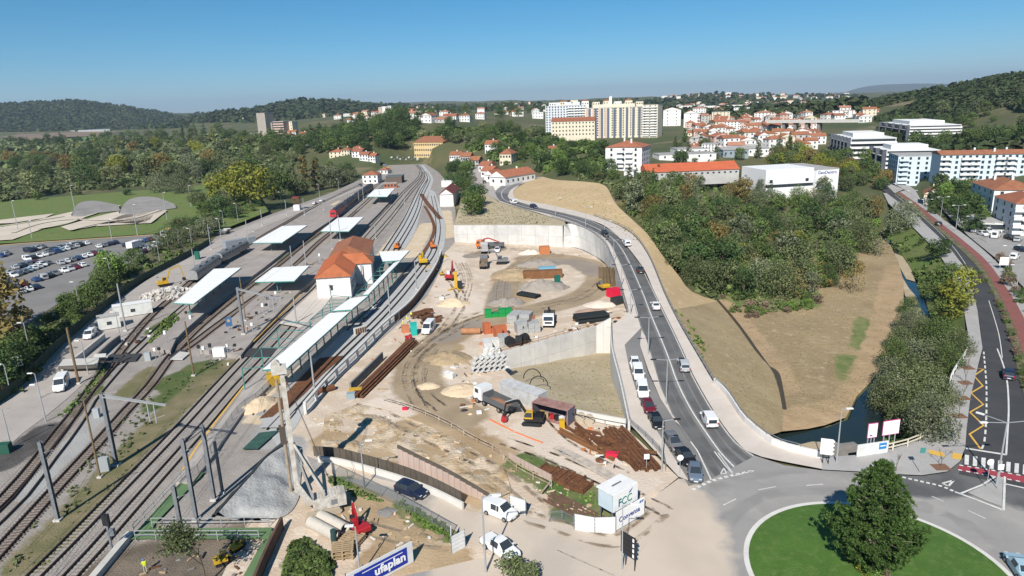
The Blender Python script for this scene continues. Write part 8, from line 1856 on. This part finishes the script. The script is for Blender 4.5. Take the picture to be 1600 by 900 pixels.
for i,(x,y,n,yw) in enumerate(((862,737,4,-38),(878,745,6,-38),(893,752,7,-38),(905,760,6,-38))):
    b = S(x,y);t = thing('steel_grid',['rusty reinforcement grid at the left of the grassy patch','rusty reinforcement grid second from the left on the grass','rusty reinforcement grid third from the left on the grass','rusty reinforcement grid at the right of the grassy patch'][i],'steel grid',b,R(yw))
    for k in range(n): MB().box(-1.5,1.5,-.12 + .45 * (k - n / 2),.12 + .45 * (k - n / 2),.1 + .06 * (k % 3),.55).build('bar',rust,t)
    MB().box(-1.4,-1.2,-.25 * n,.2 * n,.56,.68).box(1.2,1.4,-.25 * n,.2 * n,.56,.68).build('cross_bar',rust,t)
beams('long rusty rail lying in the grass towards the white hoarding',(868,772),(960,818),5,.55,'rusty rails in the grass',M('rail_brown',(.17,.10,.07),col2=(.12,.07,.05),scale=1),.22,.25)
for k in range(12):
    x = 668 + rq.uniform(-16,14);y = 497 + rq.uniform(-10,10);o = MB().box(-1.8,1.8,-.3,.3,0,.4).build('scrap_steel',rust,loc=S(x,y) + Vector((0,0,rq.uniform(0,.8))),rz=rq.uniform(.3,1.2));tag(o,'rusty steel piece heaped behind the turquoise toilet','scrap steel','rusty pieces behind the turquoise toilet')
for k in range(9):
    x = 666 + 2.6 * k;o = MB().box(-2.4,2.4,-.25,.25,0,.35).build('steel_beam',rust,loc=S(656 + 1.7 * k,490) + Vector((0,0,.3)),rz=1.0 + .04 * k);tag(o,'rusty beam fanned beside the sand heap','steel beam','beams fanned beside the sand heap')
sp = MB().box(-.28,.28,-.12,.12,0,5.2).me('sheet_pile',M('sheet_pile',(.20,.145,.085),col2=(.14,.10,.06),scale=.8,coord='obj'))
for k in range(14): o = link('sheet_pile',sp,None,S(937 + 2.0 * k,447 + (k % 3)),.1 * k);o.rotation_euler.x = -.12;tag(o,'brown sheet pile standing upright against the curved wall','sheet pile','upright sheet piles by the curved wall')
boxat('steel_container','long open brown steel container on the gravel in mid site','container',848,434,11,2.2,2.2,2,M('brown_steel',(.16,.075,.03),col2=(.21,.10,.045),scale=.8));boxat('tarpaulin_stack','blue and white covered goods behind the brown container','stack',855,424,5,1.6,1.4,2,flat('tarp_blue',(.16,.36,.5),.5))
def toilet(label,px,py,m):
    b = S(px,py);t = thing('portable_toilet',label,'portable toilet',b,.2);MB().box(-.6,.6,-.6,.6,0,2.2).build('cabin',m,t);MB().box(-.66,.66,-.66,.66,2.2,2.35).build('roof',m,t);MB().box(-.42,.42,-.64,-.605,.15,2.0).build('door',m,t);t.scale = (1.15,) * 3
toilet('turquoise portable toilet beside the white pickup',647,523,flat('turquoise',(.02,.40,.34),.5));toilet('dark green portable toilet at the gravel heap',871,446,flat('toilet_green',(.01,.13,.09),.5));toilet('small green cabin beside the yard road',309,405,flat('toilet_green',(.01,.13,.09)))
boxat('orange_box','orange plastic tank beside the turquoise toilet','tank',634,519,1.6,1.3,1.6,20,flat('tank_orange',(.52,.19,.10),.6));boxat('tarpaulin','bright red tarpaulin over goods by the curved wall','tarpaulin',960,463,3.2,2.6,2.0,30,flat('tarp_red',(.62,.01,.05),.6));boxat('crate','black crate stack below the red tarpaulin','crate',966,474,3.0,2.4,1.5,30,M('crate_black',(.03,.035,.035),rough=.7))
boxat('generator','yellow generator box at the end of the rusty beams','generator',556,616,2.2,1.1,1.1,5,PAINT['yellow']);boxat('generator','grey equipment box beside the yellow generator','generator',549,622,1.4,1.1,1.0,5,flat('equip_grey',(.26,.33,.36),.6));boxat('hopper','orange steel hopper near the back wall','hopper',851,396,3.2,2.6,2.4,5,flat('hopper_orange',(.48,.17,.06),.6));boxat('barrel','yellow drum beside the blue-ended container','drum',878,668,.8,.8,1.3,0,PAINT['yellow'])
boxat('barrier','bright red plastic barrier lying by the scrap pile','barrier',957,715,1.7,.8,.8,-12,flat('barrier_red',(.62,.02,.06),.5));boxat('barrier','red lump of plastic on the earth track','barrier',633,640,.9,.5,.4,0,flat('barrier_red',(.62,.02,.06)));boxat('yellow_mat','yellow tarpaulin lying by the fence along the new slab','tarpaulin',691,401,3,1.6,.4,0,PAINT['yellow'])
boxat('cabinet','grey trackside cabinet at the foot of the wooden post','cabinet',165,735,1.2,.8,2.0,20,flat('cabinet_grey',(.36,.38,.39),.6));boxat('cabinet','grey box mounted beside the steel mast with the arm','cabinet',152,652,.9,.7,1.6,10,MATS['cabinet_grey']);boxat('cabinet','white equipment cabinet at the tip of the left platform','cabinet',232,563,1.1,.9,1.7,10,MATS['cabinet_grey']);boxat('cabinet','white equipment shelter at the tip of the middle platform','cabinet',344,556,2.4,1.2,1.8,0,whitepaint);boxat('cabinet','dark green bin cabinet at the left edge of the yard','cabinet',9,707,1.6,1.2,1.5,10,flat('cabinet_green',(.02,.09,.06),.6))
boxat('trailer','grey wagon standing on the siding by the yard road','wagon',375,384,12,2.4,2.6,50,flat('wagon_grey',(.26,.29,.32),.6))
t = thing('buffer_stop','rusty buffer stop at the end of the slab track','buffer stop',S(563,521),R(42));MB().box(-1.4,1.4,-.4,.4,0,1.5).build('block',concrete,t)
for k in range(5): MB().box(-1.3 + .55 * k,-.95 + .55 * k,-.46,-.402,.2,1.4).build('plate',rust,t)
# timber handrail across the site
P0 = L([(600,628),(640,640),(692,662),(740,690),(772,706),(800,730),(835,750),(862,763)]);railing('long timber handrail with red posts crossing the building site',P0,h=1.0,step=3.2,m=M('white_timber',(.56,.47,.37),col2=(.30,.2,.14),scale=.9,rough=.8),bars=2,r=.045,name='handrail')
o = MB().bar(W(846,770,.4),W(862,750,.6),.18,.12).build('timber_plank',M('white_timber',(.66,.58,.48)));tag(o,'pale plank leaning across the end of the timber handrail','plank')
op = flat('orange_pipe',(.62,.17,.06),.5)
for i,(a,b_) in enumerate((((765,655),(802,674)),((804,675),(848,692)))): o = MB().tube(W(a[0],a[1],.12),W(b_[0],b_[1],.12),.12,n=8).build('orange_pipe',op);tag(o,['orange pipe in front of the white-cab tipper, left length','orange pipe in front of the black excavator, right length'][i],'pipe')
# tarpaulin-covered spoil bank, green netting, pallets
tb = strip('spoil_bank',L([(452,692),(420,712),(395,740),(370,768),(342,800)],2.4),L([(474,712),(470,745),(466,780),(445,806),(400,815)],.2),greym,26,rows=10,amp=.9,ns=.35,ground=False)
tag(tb,'grey geotextile-covered spoil bank left of the piling rig','spoil bank',kind='thing');tb.name = 'spoil_bank'
o = strip('tarpaulin_screen',L([(440,690),(405,722),(380,752),(350,784),(330,806)],.0),L([(452,690),(420,710),(395,738),(370,766),(342,798)],2.5),M('black_sheet',(.03,.036,.04),rough=.5),26,rows=4,amp=.5,ns=.5,ground=False);tag(o,'black plastic sheeting along the side of the grey spoil bank','sheeting',kind='thing')
strip('green_netting',L([(378,702),(405,676)],.3),L([(402,702),(436,672)],.3),M('netting_green',(.045,.11,.085),col2=(.03,.07,.06),scale=1.2),12,ground=False)
strip('grey_slab_deck',L([(405,668),(440,640)],.35),L([(440,668),(462,642)],.35),slab,8,ground=False)
railing('galvanised handrail along the near side of the green walkway',L([(212,842),(300,842),(405,842)],.35),h=1.1,step=2.4,m=galv_pale,bars=2);railing('galvanised handrail along the far side of the green walkway',L([(238,822),(330,822),(420,820)],.35),h=1.1,step=2.4,m=galv_pale,bars=2);railing('galvanised handrail beside the tracks on the green walkway',L([(296,737),(250,788),(210,832)],.35),h=1.1,step=2.2,m=galv_pale,bars=2,r=.03)
o = wallmesh(MB(),resample(L([(442,826),(420,872),(396,930)],0),12),-.2,1.6,.3).build('brown_wall',M('brown_wall',(.13,.075,.055)));tag(o,'brown concrete side wall of the green walkway','wall')
o = wallmesh(MB(),resample(L([(205,838),(180,868),(120,940)],0),12),-.3,.7,.8).build('platform_edge',concrete);tag(o,'pale concrete platform edge at the bottom beside the main track','wall')
def pallet(label,px,py,n,yaw,z=0):
    b = S(px,py);t = thing('timber_pallet',label,'pallet',b,R(yaw))
    for k in range(n):
        for j in range(6): MB().box(-1.2,1.2,-1.0 + .36 * j,-.82 + .36 * j,.45 * k + .3,.45 * k + .38).build('board',wood,t)
        for j in range(3): MB().box(-1.15 + 1.05 * j,-1.0 + 1.05 * j,-1.0,1.0,.45 * k,.45 * k + .29).build('bearer',wood,t)
pallet('stack of timber pallets in front of the red drilling machine',537,868,3,10);pallet('stack of timber pallets beside the concrete pipes',551,848,2,-20);o = MB().tube((0,0,0),(0,0,2.0),.35,n=10).build('dark_post',flat('dark_teal',(.03,.07,.07),.6),loc=S(523,852));tag(o,'dark green drum standing by the timber pallets','drum')
o = MB().dome((0,0,-.1),1.6,1.3,.4,n=18,rings=4,rough=.2,seed=8).build('pit_rim',concrete_dark,loc=S(605,800));tag(o,'dark excavated manhole pit beside the wire fence','pit')
o = MB().bar(W(664,830,.15),W(684,842,.15),.25,.1).bar(W(666,827,.15),W(686,839,.15),.25,.1).build('ladder',wood);tag(o,'timber ladder lying on the grass by the wire fence','ladder')
# trusswork footbridge at the left edge, signal tower
A,B = W(-30,582,3.0),W(36,570,3.0);t = thing('truss_bridge','white lattice truss footbridge cut by the left edge','footbridge',A);d = B - A;n = 7
for z in (0,1.8): MB().bar(Vector((0,0,z)),d + Vector((0,0,z)),.18,.18).build('chord',whitepaint,t)
for k in range(n): MB().bar(d * (k / n) + Vector((0,0,0)),d * ((k + .5) / n) + Vector((0,0,1.8)),.1,.1).build('diagonal',whitepaint,t);MB().bar(d * ((k + .5) / n) + Vector((0,0,1.8)),d * ((k + 1) / n),.1,.1).build('diagonal',whitepaint,t)
b = S(465,328);t = thing('signal_tower','small white-based signal hut with a dark lattice top beside the yard road','hut',b);MB().box(-1.5,1.5,-1.5,1.5,-.2,2.6).build('base',wallwhite,t);MB().box(-1.7,1.7,-1.7,1.7,5.8,6.6).build('roof',darkred,t)
for x in (-1.3,1.3):
    for y in (-1.3,1.3): MB().box(x - .12,x + .12,y - .12,y + .12,2.6,5.8).build('post',darkred,t)
b = S(176,862);h = hgt(b,804);t = thing('railway_signal','dark railway signal on a post beside the main track','signal',b);MB().box(-.1,.1,-.1,.1,0,h * .75).build('post',galv,t);MB().box(-.35,.35,-.2,.2,h * .72,h).build('signal_head',darksteel,t);MB().box(.2,.7,-.2,.2,h * .45,h * .62).build('relay_box',galv,t)
for i,(x,y) in enumerate(((66,548),(72,552),(61,553))): 
    b = S(x,y);t = thing('motor_scooter',['dark motor scooter parked next to the white hatchback','second dark motor scooter beside the white hatchback','third dark motor scooter at the fence by the white hatchback'][i],'scooter',b,.4 + .3 * i);wm = MB().tube((0,-.06,.25),(0,.06,.25),.25,n=10).me('wheel',rubber);link('wheel',wm,t,(-.6,0,0));link('wheel',wm,t,(.65,0,0));MB().prism([(-.8,.45),(.1,.4),(.5,.35),(.75,1.0),(.6,1.05),(.3,.55),(-.1,.55),(-.2,.85),(-.85,.85)],-.16,.16).build('body',darksteel,t);MB().bar((.68,-.35,1.05),(.68,.35,1.05),.05,.05).build('handlebar',darksteel,t)
# ================================================================== PEOPLE
skinm = flat('skin',(.42,.26,.18),.6);hiv = flat('hi_vis_yellow',(.62,.70,.04),.6);pale_tr = flat('work_trousers',(.42,.38,.30),.8);helm = flat('helmet_blue',(.02,.12,.42),.3)
def person(label,px,py,yaw,jacket=hiv,hat=helm,group=None):
    b = S(px,py);J = [(0,0,.95),(0,0,1.2),(0,0,1.42),(0,0,1.52),(.02,0,1.66),(0,.1,.9),(.06,.12,.5),(0,.12,.08),(.14,.12,.04),(0,-.1,.9),(-.04,-.12,.5),(-.1,-.12,.08),(.04,-.12,.04),(0,.2,1.4),(.04,.27,1.14),(.2,.24,.96),(.26,.23,.9),(0,-.2,1.4),(.05,-.28,1.14),(.22,-.24,1.0),(.28,-.23,.95)]
    E_ = [(0,1),(1,2),(2,3),(3,4),(0,5),(5,6),(6,7),(7,8),(0,9),(9,10),(10,11),(11,12),(2,13),(13,14),(14,15),(15,16),(2,17),(17,18),(18,19),(19,20)]
    Rd = [.15,.15,.15,.06,.105,.09,.065,.05,.04,.09,.065,.05,.04,.065,.05,.036,.03,.065,.05,.036,.03]
    me_ = bpy.data.meshes.new('person');me_.from_pydata(J,E_,[]);o = bpy.data.objects.new('person_tmp',me_);COL.objects.link(o);md = o.modifiers.new('s','SKIN')
    for i,v in enumerate(me_.skin_vertices[0].data): v.radius = (Rd[i],Rd[i]);v.use_root = (i == 0)
    o.modifiers.new('d','SUBSURF').levels = 1
    dg = bpy.context.evaluated_depsgraph_get();m2 = bpy.data.meshes.new_from_object(o.evaluated_get(dg));bpy.data.objects.remove(o)
    m2.materials.clear()
    for m in (jacket,pale_tr,skinm,rubber): m2.materials.append(m)
    for p in m2.polygons:
        z = p.center.z;r_ = math.hypot(p.center.x,p.center.y);p.material_index = 2 if z > 1.5 else (3 if z < .1 else (1 if z < .93 and abs(p.center.y) < .2 else (2 if p.center.x > .2 and z < 1.0 else 0)))
    ob = link('person',m2,None,b,R(yaw));tag(ob,label,'person',group);MB().dome((.02,0,1.68),.13,.12,.12,n=10,rings=4,rough=0).build('helmet',hat,ob);return ob
person('worker in a yellow high-visibility jacket and blue helmet on the platform at the bottom left',228,895,120)
for i,(x,y,yw) in enumerate(((636,505,30),(630,512,200),(643,498,90))): person(['worker in high-visibility yellow in the trench below the trackside wall, middle one','worker in high-visibility yellow nearest the orange tank','worker in high-visibility yellow farthest along the trackside wall'][i],x,y,yw,hat=whitepaint)
person('worker in orange clothing standing on the middle platform by the steel mast',387,521,0,flat('hi_vis_orange',(.65,.2,.06),.6),whitepaint)
person('worker in orange clothing at the junction of the slab tracks',664,285,0,MATS['hi_vis_orange'],whitepaint)

# ================================================================== OVERHEAD WIRES AND HAZE
wire_m = flat('wire',(.06,.06,.065),.5)
for i,(pts,lb) in enumerate((((T1,'first'),'contact wires above the main track beside the weedy strip'),((T2,'x'),'contact wires above the main track beside the green walkway'),((T3,'x'),'contact wires above the timber-sleepered track'),((T4,'x'),'contact wires above the leftmost track'))):
    P = resample(L(pts[0],5.6),60);t = thing('overhead_wire',lb,'overhead wire',(P[0].x,P[0].y,5.6));o = -P[0]
    MB().path([p + o for p in P],.022,4).build('contact_wire',wire_m,t)
    MB().path([p + o + Vector((0,0,.6 + .8 * abs(math.sin(k * math.pi / 6 + .5)))) for k,p in enumerate(P)],.022,4).build('carrier_wire',wire_m,t)
hz = bpy.data.materials.new('haze');hz.use_nodes = True;hn = hz.node_tree;hn.nodes.clear();ho = hn.nodes.new('ShaderNodeOutputMaterial');hv = hn.nodes.new('ShaderNodeVolumePrincipled')
hv.inputs['Color'].default_value = (.66,.82,1.0,1);hv.inputs['Density'].default_value = 6.8e-5;hv.inputs['Anisotropy'].default_value = .1;hn.links.new(hv.outputs[0],ho.inputs['Volume'])
zs = bz.min() - 8;o = MB().box(-23500,23500,-23500,23500,zs,420).build('haze',hz);tag(o,kind='stuff')
